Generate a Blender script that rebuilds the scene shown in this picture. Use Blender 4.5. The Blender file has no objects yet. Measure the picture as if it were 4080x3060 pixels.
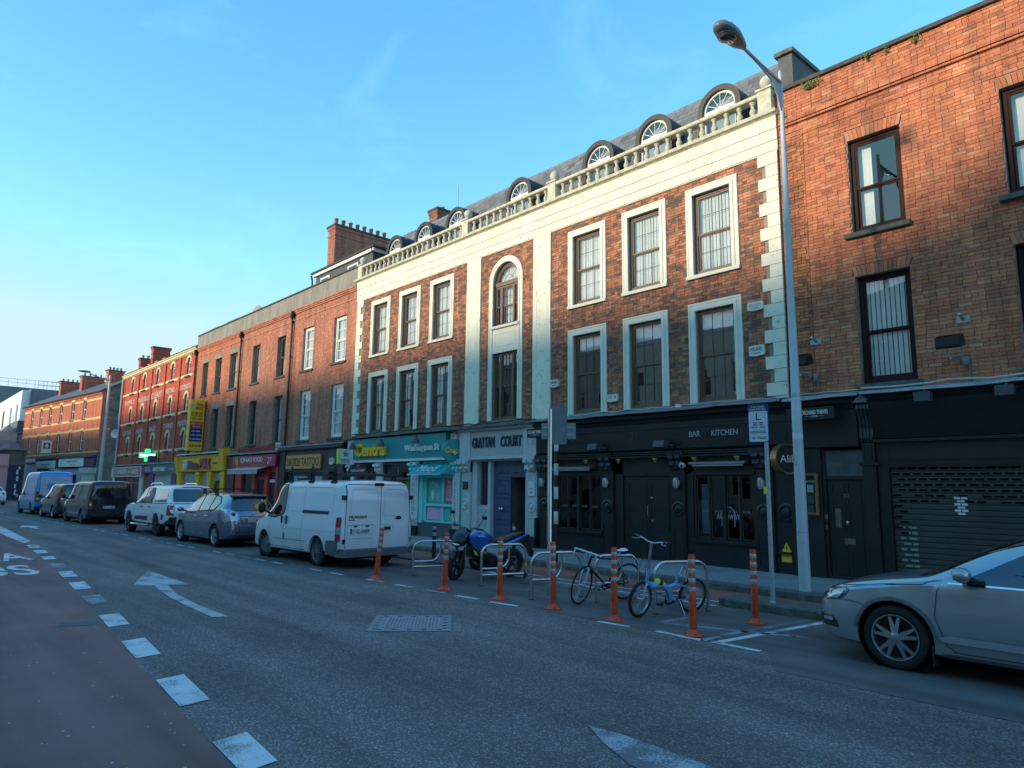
import bpy, bmesh, math, random
from mathutils import Vector, Matrix
from mathutils.bvhtree import BVHTree
random.seed(7)
PI = math.pi
SC = bpy.context.scene
COL = SC.collection
# ---------------------------------------------------------------- camera
cam = bpy.data.cameras.new('camera')
cam_ob = bpy.data.objects.new('camera', cam)
COL.objects.link(cam_ob)
cam.sensor_width = 36.0
cam.lens = 24.19
cam.clip_start = 0.05
cam.clip_end = 3000
_r = Vector((0.67807261, 0.73488386, 0.01277669))
_u = Vector((0.10076898, -0.11017001, 0.98879127))
_f = Vector((-0.72805436, 0.66918478, 0.14875676))
_m = Matrix((_r, _u, -_f)).transposed().to_4x4()
_m.translation = Vector((0, 0, 1.8))
cam_ob.matrix_world = _m
SC.camera = cam_ob
# ---------------------------------------------------------------- light
SUN_EL = math.radians(12.0)
SUN_OFF = math.radians(18.0)      # sun stands behind the camera, towards -X
sdir = Vector((-math.sin(SUN_OFF) * math.cos(SUN_EL), -math.cos(SUN_OFF) * math.cos(SUN_EL), math.sin(SUN_EL)))
w = bpy.data.worlds.new('World')
SC.world = w
w.use_nodes = True
nt = w.node_tree
nt.nodes.clear()
sky = nt.nodes.new('ShaderNodeTexSky')
sky.sky_type = 'NISHITA'
sky.sun_disc = False
sky.sun_elevation = SUN_EL
sky.sun_rotation = math.atan2(sdir.x, sdir.y)
sky.altitude = 50
sky.air_density = 1.0
sky.dust_density = 0.0
sky.ozone_density = 1.6
hsv = nt.nodes.new('ShaderNodeHueSaturation')
hsv.inputs["Hue"].default_value = 0.506
hsv.inputs['Saturation'].default_value = 1.62
tc = nt.nodes.new('ShaderNodeTexCoord')
mp = nt.nodes.new('ShaderNodeMapping')
mp.inputs['Scale'].default_value = (1.2, 3.0, 5.0)
mp.inputs['Rotation'].default_value = (0.3, 0.2, 0.7)
cn = nt.nodes.new('ShaderNodeTexNoise')
cn.inputs['Scale'].default_value = 1.6
cn.inputs['Detail'].default_value = 9
cn.inputs['Roughness'].default_value = 0.62
cn.inputs['Distortion'].default_value = 0.5
cr = nt.nodes.new('ShaderNodeMapRange')
cr.inputs['From Min'].default_value = 0.55
cr.inputs['From Max'].default_value = 0.82
cr.inputs['To Max'].default_value = 0.16
cr.clamp = True
mixc = nt.nodes.new('ShaderNodeMixRGB')
mixc.inputs[2].default_value = (1.2, 2.0, 2.8, 1)
bg = nt.nodes.new('ShaderNodeBackground')
bg.inputs['Strength'].default_value = 0.11
wo = nt.nodes.new('ShaderNodeOutputWorld')
L = nt.links.new
gam = nt.nodes.new('ShaderNodeGamma')      # softer range between zenith and horizon
gam.inputs['Gamma'].default_value = 0.72
L(sky.outputs[0], gam.inputs['Color']); L(gam.outputs[0], hsv.inputs['Color'])
dk = nt.nodes.new('ShaderNodeMixRGB'); dk.blend_type = 'DARKEN'; dk.inputs[0].default_value = 1.0
dk.inputs[2].default_value = (0.95, 1.3, 1.6, 1)
L(tc.outputs['Generated'], mp.inputs[0]); L(mp.outputs[0], cn.inputs['Vector'])
L(cn.outputs[0], cr.inputs['Value']); L(cr.outputs[0], mixc.inputs[0])
L(hsv.outputs[0], dk.inputs[1]); L(dk.outputs[0], mixc.inputs[1]); L(mixc.outputs[0], bg.inputs['Color']); L(bg.outputs[0], wo.inputs[0])
sl = bpy.data.lights.new('sun', 'SUN')
sl.energy = 0.7
sl.color = (1.0, 0.84, 0.58)
sl.angle = math.radians(4.5)
so = bpy.data.objects.new('sun', sl)
COL.objects.link(so)
so.rotation_euler = sdir.to_track_quat('Z', 'Y').to_euler()
so.location = (0, 0, 40)
SC.view_settings.view_transform = 'Standard'
SC.view_settings.look = 'None'
SC.view_settings.gamma = 1.0
SC.view_settings.use_curve_mapping = False
SC.view_settings.exposure = 2.7
# ---------------------------------------------------------------- materials
MATS = {}
def mat(name, col, rough=0.6, metal=0.0, var=0.12, vscale=3.0, bump=0.0, bscale=40.0, coat=0.0, emit=0.0, spec=0.5, dark=None, stain=0.0, stretch=None):
 """plain surface with a little procedural variation in colour and relief"""
 if name in MATS: return MATS[name]
 m = bpy.data.materials.new(name); m.use_nodes = True
 n = m.node_tree; b = n.nodes['Principled BSDF']
 b.inputs['Roughness'].default_value = rough
 b.inputs['Metallic'].default_value = metal
 b.inputs['Coat Weight'].default_value = coat
 b.inputs['Coat Roughness'].default_value = 0.05
 b.inputs['Specular IOR Level'].default_value = spec
 t = n.nodes.new('ShaderNodeTexCoord')
 vec = t.outputs['Object']
 if stretch:
  mpn = n.nodes.new('ShaderNodeMapping'); mpn.inputs['Scale'].default_value = stretch
  n.links.new(vec, mpn.inputs[0]); vec = mpn.outputs[0]
 if var > 0 or dark:
  no = n.nodes.new('ShaderNodeTexNoise'); no.inputs['Scale'].default_value = vscale
  no.inputs['Detail'].default_value = 8; no.inputs['Roughness'].default_value = 0.65
  n.links.new(vec, no.inputs['Vector'])
  mr = n.nodes.new('ShaderNodeMapRange'); mr.inputs['From Min'].default_value = 0.3; mr.inputs['From Max'].default_value = 0.7
  n.links.new(no.outputs[0], mr.inputs['Value'])
  mx = n.nodes.new('ShaderNodeMixRGB')
  c2 = dark if dark else tuple(c * (1 - 2 * var) for c in col)
  c1 = tuple(min(1, c * (1 + var)) for c in col) if not dark else col
  mx.inputs[1].default_value = (*c2, 1); mx.inputs[2].default_value = (*c1, 1)
  n.links.new(mr.outputs[0], mx.inputs[0])
  out = mx.outputs[0]
  if stain > 0:
   n2 = n.nodes.new('ShaderNodeTexNoise'); n2.inputs['Scale'].default_value = vscale * 5
   n2.inputs['Detail'].default_value = 10; n2.inputs['Roughness'].default_value = 0.75
   n.links.new(t.outputs['Object'], n2.inputs['Vector'])
   m2 = n.nodes.new('ShaderNodeMapRange'); m2.inputs['From Min'].default_value = 0.58; m2.inputs['From Max'].default_value = 0.66
   m2.inputs['To Max'].default_value = stain
   n.links.new(n2.outputs[0], m2.inputs['Value'])
   x2 = n.nodes.new('ShaderNodeMixRGB'); x2.inputs[2].default_value = (0.16, 0.15, 0.12, 1)
   n.links.new(m2.outputs[0], x2.inputs[0]); n.links.new(out, x2.inputs[1]); out = x2.outputs[0]
  n.links.new(out, b.inputs['Base Color'])
 else:
  b.inputs['Base Color'].default_value = (*col, 1)
 if bump > 0:
  nb = n.nodes.new('ShaderNodeTexNoise'); nb.inputs['Scale'].default_value = bscale; nb.inputs['Detail'].default_value = 6
  n.links.new(vec, nb.inputs['Vector'])
  bp = n.nodes.new('ShaderNodeBump'); bp.inputs['Strength'].default_value = bump; bp.inputs['Distance'].default_value = 0.02
  n.links.new(nb.outputs[0], bp.inputs['Height']); n.links.new(bp.outputs[0], b.inputs['Normal'])
 if emit > 0:
  b.inputs['Emission Color'].default_value = (*col, 1); b.inputs['Emission Strength'].default_value = emit
 MATS[name] = m
 return m
def brick_mat(name, cols, rough=0.85, weather=None, bump=0.5):
 """each brick takes its own colour from a ramp (per mesh island and per object)"""
 if name in MATS: return MATS[name]
 m = bpy.data.materials.new(name); m.use_nodes = True
 n = m.node_tree; b = n.nodes['Principled BSDF']; b.inputs['Roughness'].default_value = rough
 g = n.nodes.new('ShaderNodeNewGeometry'); oi = n.nodes.new('ShaderNodeObjectInfo')
 ad = n.nodes.new('ShaderNodeMath'); ad.operation = 'ADD'
 fr = n.nodes.new('ShaderNodeMath'); fr.operation = 'FRACT'
 n.links.new(g.outputs['Random Per Island'], ad.inputs[0]); n.links.new(oi.outputs['Random'], ad.inputs[1]); n.links.new(ad.outputs[0], fr.inputs[0])
 r = n.nodes.new('ShaderNodeValToRGB'); e = r.color_ramp.elements
 while len(e) < len(cols): e.new(0.5)
 for i, c in enumerate(cols):
  e[i].position = i / (len(cols) - 1); e[i].color = (*c, 1)
 n.links.new(fr.outputs[0], r.inputs[0])
 no = n.nodes.new('ShaderNodeTexNoise'); no.inputs['Scale'].default_value = 30; no.inputs['Detail'].default_value = 8
 n.links.new(g.outputs['Position'], no.inputs['Vector'])
 mr = n.nodes.new('ShaderNodeMapRange'); mr.inputs['To Min'].default_value = 0.72; mr.inputs['To Max'].default_value = 1.2
 n.links.new(no.outputs[0], mr.inputs['Value'])
 mu = n.nodes.new('ShaderNodeMixRGB'); mu.blend_type = 'MULTIPLY'; mu.inputs[0].default_value = 1
 n.links.new(r.outputs[0], mu.inputs[1]); n.links.new(mr.outputs[0], mu.inputs[2])
 out = mu.outputs[0]
 if weather:
  wn = n.nodes.new('ShaderNodeTexNoise'); wn.inputs['Scale'].default_value = 0.9; wn.inputs['Detail'].default_value = 7; wn.inputs['Roughness'].default_value = 0.65
  n.links.new(g.outputs['Position'], wn.inputs['Vector'])
  wr = n.nodes.new('ShaderNodeMapRange'); wr.inputs['From Min'].default_value = 0.45; wr.inputs['From Max'].default_value = 0.75; wr.inputs['To Max'].default_value = weather[1]
  n.links.new(wn.outputs[0], wr.inputs['Value'])
  wm = n.nodes.new('ShaderNodeMixRGB'); wm.inputs[2].default_value = (*weather[0], 1)
  n.links.new(wr.outputs[0], wm.inputs[0]); n.links.new(out, wm.inputs[1]); out = wm.outputs[0]
 if bump > .3:
  sm = n.nodes.new('ShaderNodeMapping'); sm.inputs['Scale'].default_value = (2.2, 2.2, .28); n.links.new(g.outputs['Position'], sm.inputs[0])
  sn = n.nodes.new('ShaderNodeTexNoise'); sn.inputs['Scale'].default_value = 1.3; sn.inputs['Detail'].default_value = 9; sn.inputs['Roughness'].default_value = .7; n.links.new(sm.outputs[0], sn.inputs['Vector'])
  sr = n.nodes.new('ShaderNodeMapRange'); sr.inputs['From Min'].default_value = .35; sr.inputs['From Max'].default_value = .68; sr.inputs['To Min'].default_value = .62; sr.inputs['To Max'].default_value = 1.12; n.links.new(sn.outputs[0], sr.inputs['Value'])
  sx = n.nodes.new('ShaderNodeMixRGB'); sx.blend_type = 'MULTIPLY'; sx.inputs[0].default_value = 1; n.links.new(out, sx.inputs[1]); n.links.new(sr.outputs[0], sx.inputs[2]); out = sx.outputs[0]
 n.links.new(out, b.inputs['Base Color'])
 nb = n.nodes.new('ShaderNodeTexNoise'); nb.inputs['Scale'].default_value = 60; nb.inputs['Detail'].default_value = 5
 n.links.new(g.outputs['Position'], nb.inputs['Vector'])
 bp = n.nodes.new('ShaderNodeBump'); bp.inputs['Strength'].default_value = bump; bp.inputs['Distance'].default_value = 0.008
 n.links.new(nb.outputs[0], bp.inputs['Height']); n.links.new(bp.outputs[0], b.inputs['Normal'])
 MATS[name] = m
 return m
def glass_mat(name, tint=(0.75, 0.82, 0.85), refl=1.5, rough=0.01, base=0.0):
 """window pane: clear with fresnel reflection"""
 if name in MATS: return MATS[name]
 m = bpy.data.materials.new(name); m.use_nodes = True
 n = m.node_tree; n.nodes.clear()
 o = n.nodes.new('ShaderNodeOutputMaterial')
 tr = n.nodes.new('ShaderNodeBsdfTransparent'); tr.inputs[0].default_value = (*tint, 1)
 gl = n.nodes.new('ShaderNodeBsdfGlossy'); gl.inputs['Roughness'].default_value = rough
 lw = n.nodes.new('ShaderNodeLayerWeight'); lw.inputs['Blend'].default_value = 0.5
 nz = n.nodes.new('ShaderNodeTexNoise'); nz.inputs['Scale'].default_value = 1.1; nz.inputs['Detail'].default_value = 1
 g = n.nodes.new('ShaderNodeNewGeometry'); n.links.new(g.outputs['Position'], nz.inputs['Vector'])
 bp = n.nodes.new('ShaderNodeBump'); bp.inputs['Strength'].default_value = 0.012; bp.inputs['Distance'].default_value = 0.05
 n.links.new(nz.outputs[0], bp.inputs['Height']); n.links.new(bp.outputs[0], gl.inputs['Normal'])
 pw = n.nodes.new('ShaderNodeMath'); pw.operation = 'POWER'; pw.inputs[1].default_value = 4.0
 n.links.new(lw.outputs['Facing'], pw.inputs[0])
 mr = n.nodes.new('ShaderNodeMapRange'); mr.inputs['To Min'].default_value = base
 n.links.new(pw.outputs[0], mr.inputs['Value'])
 mx = n.nodes.new('ShaderNodeMixShader')
 n.links.new(mr.outputs[0], mx.inputs[0]); n.links.new(tr.outputs[0], mx.inputs[1]); n.links.new(gl.outputs[0], mx.inputs[2]); n.links.new(mx.outputs[0], o.inputs[0])
 MATS[name] = m
 return m
def asphalt_mat(name, base, chip, scale=150, chips=0.35, patch=0.25, bump=0.8):
 m = bpy.data.materials.new(name); m.use_nodes = True
 n = m.node_tree; b = n.nodes['Principled BSDF']; b.inputs['Roughness'].default_value = 0.82
 g = n.nodes.new('ShaderNodeNewGeometry')
 v = n.nodes.new('ShaderNodeTexVoronoi'); v.inputs['Scale'].default_value = scale
 n.links.new(g.outputs['Position'], v.inputs['Vector'])
 sep = n.nodes.new('ShaderNodeSeparateColor'); n.links.new(v.outputs['Color'], sep.inputs[0])
 r = n.nodes.new('ShaderNodeMapRange'); r.inputs['From Min'].default_value = 1 - chips; r.inputs['From Max'].default_value = 1.0
 n.links.new(sep.outputs[0], r.inputs['Value'])
 mx = n.nodes.new('ShaderNodeMixRGB'); mx.inputs[1].default_value = (*base, 1); mx.inputs[2].default_value = (*chip, 1)
 n.links.new(r.outputs[0], mx.inputs[0])
 nz = n.nodes.new('ShaderNodeTexNoise'); nz.inputs['Scale'].default_value = 0.55; nz.inputs['Detail'].default_value = 9; nz.inputs['Roughness'].default_value = 0.6
 n.links.new(g.outputs['Position'], nz.inputs['Vector'])
 pr = n.nodes.new('ShaderNodeMapRange'); pr.inputs['From Min'].default_value = 0.3; pr.inputs['From Max'].default_value = 0.7
 pr.inputs['To Min'].default_value = 1 - patch; pr.inputs['To Max'].default_value = 1 + patch
 n.links.new(nz.outputs[0], pr.inputs['Value'])
 mu = n.nodes.new('ShaderNodeMixRGB'); mu.blend_type = 'MULTIPLY'; mu.inputs[0].default_value = 1
 n.links.new(mx.outputs[0], mu.inputs[1]); n.links.new(pr.outputs[0], mu.inputs[2])
 tm = n.nodes.new('ShaderNodeMapping'); tm.inputs['Scale'].default_value = (.12, 1.5, 1); tm.inputs['Rotation'].default_value = (0, 0, .04); n.links.new(g.outputs['Position'], tm.inputs[0])
 tn = n.nodes.new('ShaderNodeTexNoise'); tn.inputs['Scale'].default_value = 1.1; tn.inputs['Detail'].default_value = 6; n.links.new(tm.outputs[0], tn.inputs['Vector'])
 tr = n.nodes.new('ShaderNodeMapRange'); tr.inputs['From Min'].default_value = .35; tr.inputs['From Max'].default_value = .65; tr.inputs['To Min'].default_value = .68; tr.inputs['To Max'].default_value = 1.2; n.links.new(tn.outputs[0], tr.inputs['Value'])
 t2 = n.nodes.new('ShaderNodeMixRGB'); t2.blend_type = 'MULTIPLY'; t2.inputs[0].default_value = 1; n.links.new(mu.outputs[0], t2.inputs[1]); n.links.new(tr.outputs[0], t2.inputs[2]); mu = t2
 sp = n.nodes.new('ShaderNodeTexNoise'); sp.inputs['Scale'].default_value = 2.6; sp.inputs['Detail'].default_value = 3
 n.links.new(g.outputs['Position'], sp.inputs['Vector'])
 sr = n.nodes.new('ShaderNodeMapRange'); sr.inputs['From Min'].default_value = 0.68; sr.inputs['From Max'].default_value = 0.74; sr.inputs['To Max'].default_value = 0.4
 n.links.new(sp.outputs[0], sr.inputs['Value'])
 m3 = n.nodes.new('ShaderNodeMixRGB'); m3.inputs[2].default_value = (*[c * 2.2 for c in base], 1)
 n.links.new(sr.outputs[0], m3.inputs[0]); n.links.new(mu.outputs[0], m3.inputs[1])
 n.links.new(m3.outputs[0], b.inputs['Base Color'])
 bp = n.nodes.new('ShaderNodeBump'); bp.inputs['Strength'].default_value = bump; bp.inputs['Distance'].default_value = 0.006
 n.links.new(v.outputs['Distance'], bp.inputs['Height']); n.links.new(bp.outputs[0], b.inputs['Normal'])
 MATS[name] = m
 return m
def paint_mark_mat(name, col, wear=0.45, scale=60):
 """road paint worn through to the asphalt"""
 m = bpy.data.materials.new(name); m.use_nodes = True
 n = m.node_tree; b = n.nodes['Principled BSDF']; b.inputs['Roughness'].default_value = 0.75
 g = n.nodes.new('ShaderNodeNewGeometry')
 a = n.nodes.new('ShaderNodeTexNoise'); a.inputs['Scale'].default_value = scale; a.inputs['Detail'].default_value = 6; a.inputs['Roughness'].default_value = 0.7
 c = n.nodes.new('ShaderNodeTexNoise'); c.inputs['Scale'].default_value = 3; c.inputs['Detail'].default_value = 4
 for q in (a, c): n.links.new(g.outputs['Position'], q.inputs['Vector'])
 ad = n.nodes.new('ShaderNodeMath'); ad.operation = 'ADD'; n.links.new(a.outputs[0], ad.inputs[0]); n.links.new(c.outputs[0], ad.inputs[1])
 r = n.nodes.new('ShaderNodeMapRange'); r.inputs['From Min'].default_value = 0.75 + wear * 0.35; r.inputs['From Max'].default_value = 0.9 + wear * 0.4
 n.links.new(ad.outputs[0], r.inputs['Value'])
 mx = n.nodes.new('ShaderNodeMixRGB'); mx.inputs[1].default_value = (0.15, 0.15, 0.155, 1); mx.inputs[2].default_value = (*col, 1)
 n.links.new(r.outputs[0], mx.inputs[0]); n.links.new(mx.outputs[0], b.inputs['Base Color'])
 MATS[name] = m
 return m
# ---------------------------------------------------------------- mesh helpers
class MB:
 def __init__(s): s.v = []; s.f = []
 def add(s, vs, fs):
  o = len(s.v); s.v += [tuple(v) for v in vs]; s.f += [tuple(i + o for i in f) for f in fs]; return s
 def box(s, x0, x1, y0, y1, z0, z1):
  return s.add([(x0,y0,z0),(x1,y0,z0),(x1,y1,z0),(x0,y1,z0),(x0,y0,z1),(x1,y0,z1),(x1,y1,z1),(x0,y1,z1)],
      [(3,2,1,0),(4,5,6,7),(0,1,5,4),(1,2,6,5),(2,3,7,6),(3,0,4,7)])
 def quad(s, a, b, c, d): return s.add([a,b,c,d], [(0,1,2,3)])
 def prism(s, pts, a, b, ax='y'):
  """extrude a 2D outline between a and b along axis ax"""
  def P(p, t): return {'y': (p[0], t, p[1]), 'x': (t, p[0], p[1]), 'z': (p[0], p[1], t)}[ax]
  n = len(pts); vs = [P(p, a) for p in pts] + [P(p, b) for p in pts]
  fs = [tuple(range(n)), tuple(range(2*n-1, n-1, -1))] + [(i, i+n, (i+1)%n+n, (i+1)%n) for i in range(n)]
  return s.add(vs, fs)
 def tube(s, pts, r, n=10, caps=True, closed=False):
  pts = [Vector(p) for p in pts]; m = len(pts)
  rr = r if hasattr(r, '__len__') else [r]*m
  rings = []; up = None
  for i, p in enumerate(pts):
   if closed: t = (pts[(i+1)%m]-pts[i-1])
   else: t = (pts[min(i+1,m-1)]-pts[max(i-1,0)])
   t = t.normalized() if t.length > 1e-9 else Vector((0,0,1))
   if up is None:
    up = Vector((0,0,1)) if abs(t.z) < 0.9 else Vector((1,0,0))
   up = (up - t*up.dot(t)).normalized(); sd = t.cross(up)
   rings.append([p + (up*math.cos(2*PI*k/n) + sd*math.sin(2*PI*k/n))*rr[i] for k in range(n)])
  vs = [v for R in rings for v in R]; fs = []
  for i in range(m if closed else m-1):
   for k in range(n):
    a = i*n+k; b = i*n+(k+1)%n; j = (i+1)%m
    fs.append((a, b, j*n+(k+1)%n, j*n+k))
  if caps and not closed:
   fs.append(tuple(range(n-1,-1,-1))); fs.append(tuple((m-1)*n+k for k in range(n)))
  return s.add(vs, fs)
 def lathe(s, prof, c=(0,0,0), n=16, ax='z', arc=2*PI, start=0.0, cap=False):
  """prof: list of (radius, height)"""
  full = abs(arc-2*PI) < 1e-6; k = n if full else n+1
  vs = []
  for r, h in prof:
   for i in range(k):
    a = start + arc*i/n; x = r*math.cos(a); y = r*math.sin(a)
    p = {'z': (x, y, h), 'y': (x, h, y), 'x': (h, x, y)}[ax]
    vs.append((p[0]+c[0], p[1]+c[1], p[2]+c[2]))
  fs = []
  for j in range(len(prof)-1):
   for i in range(k if full else k-1):
    i2 = (i+1) % k
    fs.append((j*k+i, j*k+i2, (j+1)*k+i2, (j+1)*k+i))
  if full and cap:
   if prof[0][0] > 1e-6: fs.append(tuple(range(k-1,-1,-1)))
   if prof[-1][0] > 1e-6: fs.append(tuple((len(prof)-1)*k+i for i in range(k)))
  return s.add(vs, fs)
 def xf(s, M):
  s.v = [tuple(M @ Vector(v)) for v in s.v]; return s
ORG = {}
def mesh_from(name, mb, m, smooth=False, org=(0,0,0), fixn=True):
 me = bpy.data.meshes.new(name)
 me.from_pydata([(v[0]-org[0], v[1]-org[1], v[2]-org[2]) for v in mb.v], [], mb.f)
 if fixn:
  bm = bmesh.new(); bm.from_mesh(me); bmesh.ops.recalc_face_normals(bm, faces=bm.faces); bm.to_mesh(me); bm.free()
 if smooth:
  me.polygons.foreach_set('use_smooth', [True]*len(me.polygons))
  me.set_sharp_from_angle(angle=math.radians(smooth if smooth is not True else 38))
 if m: me.materials.append(m)
 me.update()
 return me
def tag(o, label=None, cat=None, group=None, kind=None):
 if label: o['label'] = label
 if cat: o['category'] = cat
 if group: o['group'] = group
 if kind: o['kind'] = kind
 return o
def root(name, loc, label, cat, group=None, rotz=0.0):
 """an Empty at the thing's base"""
 o = bpy.data.objects.new(name, None); COL.objects.link(o)
 o.empty_display_size = 0.2
 o.location = loc; o.rotation_euler = (0, 0, rotz)
 ORG[o.name] = Vector(loc)
 return tag(o, label, cat, group)
def lroot(name, label, cat, group=None):
 """an Empty whose parts are built around its own origin"""
 o = root(name, (0,0,0), label, cat, group)
 return o
def part(name, mb, m, parent, smooth=False, label=None, kind=None, fixn=True):
 org = ORG.get(parent.name, Vector((0,0,0))) if parent else Vector((0,0,0))
 o = bpy.data.objects.new(name, mesh_from(name, mb, m, smooth, org, fixn)); COL.objects.link(o)
 if parent: o.parent = parent
 ORG[o.name] = org
 if label: o['label'] = label
 if kind: o['kind'] = kind
 return o
def solo(name, mb, m, label, cat, group=None, smooth=False, base=None):
 """a thing that is one mesh; its origin is put at its base"""
 xs = [v[0] for v in mb.v]; ys = [v[1] for v in mb.v]; zs = [v[2] for v in mb.v]
 b = base or ((min(xs)+max(xs))/2, (min(ys)+max(ys))/2, min(zs))
 o = bpy.data.objects.new(name, mesh_from(name, mb, m, smooth, b)); COL.objects.link(o)
 o.location = b; ORG[o.name] = Vector(b)
 return tag(o, label, cat, group)
def struct(name, mb, m, smooth=False):
 o = part(name, mb, m, None, smooth); o['kind'] = 'structure'; return o
def piece(name, me, parent, loc, scale=None, rot=None):
 o = bpy.data.objects.new(name, me); COL.objects.link(o); o.parent = parent
 org = ORG.get(parent.name, Vector((0,0,0)))
 o.location = Vector(loc) - org
 if scale: o.scale = scale
 if rot: o.rotation_euler = rot
 return o
def copy_tree(o, loc=None, rotz=None, label=None):
 c = o.copy(); COL.objects.link(c); c.parent = None
 if loc is not None: c.location = loc
 if rotz is not None: c.rotation_euler = (c.rotation_euler[0], c.rotation_euler[1], rotz)
 if label: c['label'] = label
 def rec(src, dst):
  for ch in list(src.children):
   d = ch.copy(); COL.objects.link(d); d.parent = dst; rec(ch, d)
 rec(o, c)
 return c
_fc = {}
def text_mb(s, size=1.0, ext=0.0, bold=0.0, shear=0.0, sx=1.0, space=1.0):
 """text laid in XZ, facing -Y, centred at the origin; returns an MB, ext = depth"""
 cu = bpy.data.curves.new('t', 'FONT'); cu.body = s; cu.size = size; cu.extrude = ext/2; cu.offset = bold; cu.shear = shear
 cu.align_x = 'CENTER'; cu.align_y = 'CENTER'; cu.space_character = space; cu.resolution_u = 3; cu.space_line = 0.85
 ob = bpy.data.objects.new('t', cu); COL.objects.link(ob)
 dg = bpy.context.evaluated_depsgraph_get(); dg.update()
 me = bpy.data.meshes.new_from_object(ob.evaluated_get(dg))
 mb = MB(); mb.add([(v.co.x*sx, -v.co.z, v.co.y) for v in me.vertices], [tuple(p.vertices) for p in me.polygons])
 bpy.data.objects.remove(ob); bpy.data.curves.remove(cu); bpy.data.meshes.remove(me)
 return mb
def fit_text(s, x0, x1, z0, z1, y, ext=0.0, bold=0.0, shear=0.0):
 """text stretched to fill a rectangle on a plane facing -Y"""
 mb = text_mb(s, 1.0, ext, bold, shear)
 xs = [v[0] for v in mb.v]; zs = [v[2] for v in mb.v]
 if not xs: return mb
 a, b, c, d = min(xs), max(xs), min(zs), max(zs)
 mb.v = [(x0+(v[0]-a)/(b-a)*(x1-x0), y+v[1], z0+(v[2]-c)/(d-c)*(z1-z0)) for v in mb.v]
 return mb
def lettering(s, x0, x1, z0, z1, y, m, parent, ext=0.004, bold=0.0, shear=0.0, name='lettering'):
 return part(name, fit_text(s, x0, x1, z0, z1, y, ext, bold, shear), m, parent, fixn=False)
# ---------------------------------------------------------------- palette
CREAM = mat('cream_stucco', (0.80, 0.77, 0.63), 0.8, var=0.06, vscale=1.2, bump=0.25, bscale=30, stain=0.75)
CREAMP = mat('cream_trim', (0.80, 0.77, 0.65), 0.7, var=0.05, vscale=3, bump=0.1, bscale=40)
STONEB = mat('weathered_balustrade', (0.68, 0.64, 0.50), 0.85, var=0.2, vscale=7, bump=0.4, bscale=50, stain=0.5)
MORT1 = mat('pale_mortar', (0.34, 0.27, 0.22), 0.95, var=0.15, vscale=10)
MORT2 = mat('mortar', (0.30, 0.24, 0.19), 0.95, var=0.2, vscale=6)
CONC = mat('grey_render', (0.30, 0.275, 0.24), 0.95, var=0.2, vscale=1.3, bump=0.3, bscale=20, stain=0.6, stretch=(1, 1, 0.35))
COPING = mat('coping_stone', (0.09, 0.085, 0.08), 0.9, var=0.2, vscale=6)
SILL = mat('sill_stone', (0.12, 0.125, 0.12), 0.85, var=0.25, vscale=8, bump=0.3)
LEAD = mat('lead_flashing', (0.20, 0.215, 0.235), 0.55, var=0.2, vscale=4, bump=0.3, bscale=14)
BLACK = mat('black_gloss_paint', (0.019, 0.019, 0.021), 0.36, var=0.15, vscale=4, bump=0.05)
BLACKM = mat('black_matt_paint', (0.011, 0.011, 0.013), 0.6, var=0.2, vscale=5)
IRON = mat('black_iron', (0.012, 0.012, 0.014), 0.5, var=0.1)
TIMBER = mat('brown_timber', (0.17, 0.10, 0.065), 0.5, var=0.15, vscale=9, stretch=(3, 3, 0.6))
DKBROWN = mat('dark_brown_frame', (0.045, 0.022, 0.02), 0.75, var=0.08, spec=.15)
WHITEF = mat('white_frame', (0.78, 0.78, 0.76), 0.4, var=0.03)
LEADBAR = mat('lead_bar', (0.05, 0.052, 0.055), 0.5, var=0)
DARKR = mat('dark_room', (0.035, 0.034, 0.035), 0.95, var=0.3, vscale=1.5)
NET = mat('net_curtain', (0.85, 0.84, 0.80), 0.9, var=0.05)
BLIND = mat('vertical_blind', (0.82, 0.82, 0.78), 0.8, var=0.04)
SLATE = brick_mat('roof_slate', [(0.11, 0.108, 0.115), (0.2, 0.194, 0.194), (0.15, 0.148, 0.155), (0.26, 0.247, 0.234)], 0.65, bump=0.2)
SLATEF = mat('slate_roof_plain', (0.11, 0.11, 0.115), 0.7, var=0.2, vscale=5, bump=0.3, bscale=12)
BROWNM = mat('brown_sheet_metal', (0.020, 0.014, 0.012), 0.45, var=0.1, vscale=2)
GLASS = glass_mat('window_glass', tint=(.93, .96, .97), base=0.2)
GLASSD = glass_mat('shop_glass', tint=(0.5, 0.53, 0.56), base=0.06)
TERRA = mat('terracotta_pot', (0.42, 0.16, 0.09), 0.8, var=0.15)
POTB = mat('buff_pot', (0.42, 0.36, 0.24), 0.8, var=0.15)
BR_MAIN = brick_mat('brick_multi', [(0.455, 0.165, 0.0851), (0.545, 0.213, 0.104), (0.151, 0.106, 0.0948), (0.409, 0.154, 0.0851), (0.128, 0.0965, 0.0909), (0.5, 0.193, 0.114), (0.605, 0.27, 0.142)])
BR_RIGHT = brick_mat('brick_red', [(0.57, 0.174, 0.0937), (0.696, 0.225, 0.108), (0.523, 0.167, 0.0937), (0.73, 0.266, 0.123), (0.395, 0.142, 0.0869), (0.633, 0.2, 0.101), (0.664, 0.314, 0.173)], weather=((0.601, 0.233, 0.129), 0.35))
BR_OLD = brick_mat('brick_buff_brown', [(0.536, 0.195, 0.114), (0.635, 0.245, 0.146), (0.417, 0.169, 0.114), (0.702, 0.259, 0.146), (0.484, 0.181, 0.128), (0.568, 0.213, 0.128)], weather=((0.453, 0.221, 0.152), 0.55))
BR_OLD2 = brick_mat('brick_orange_brown', [(0.619, 0.195, 0.102), (0.702, 0.233, 0.114), (0.469, 0.155, 0.102), (0.752, 0.259, 0.128), (0.552, 0.181, 0.108)], weather=((0.453, 0.195, 0.128), 0.4))
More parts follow.
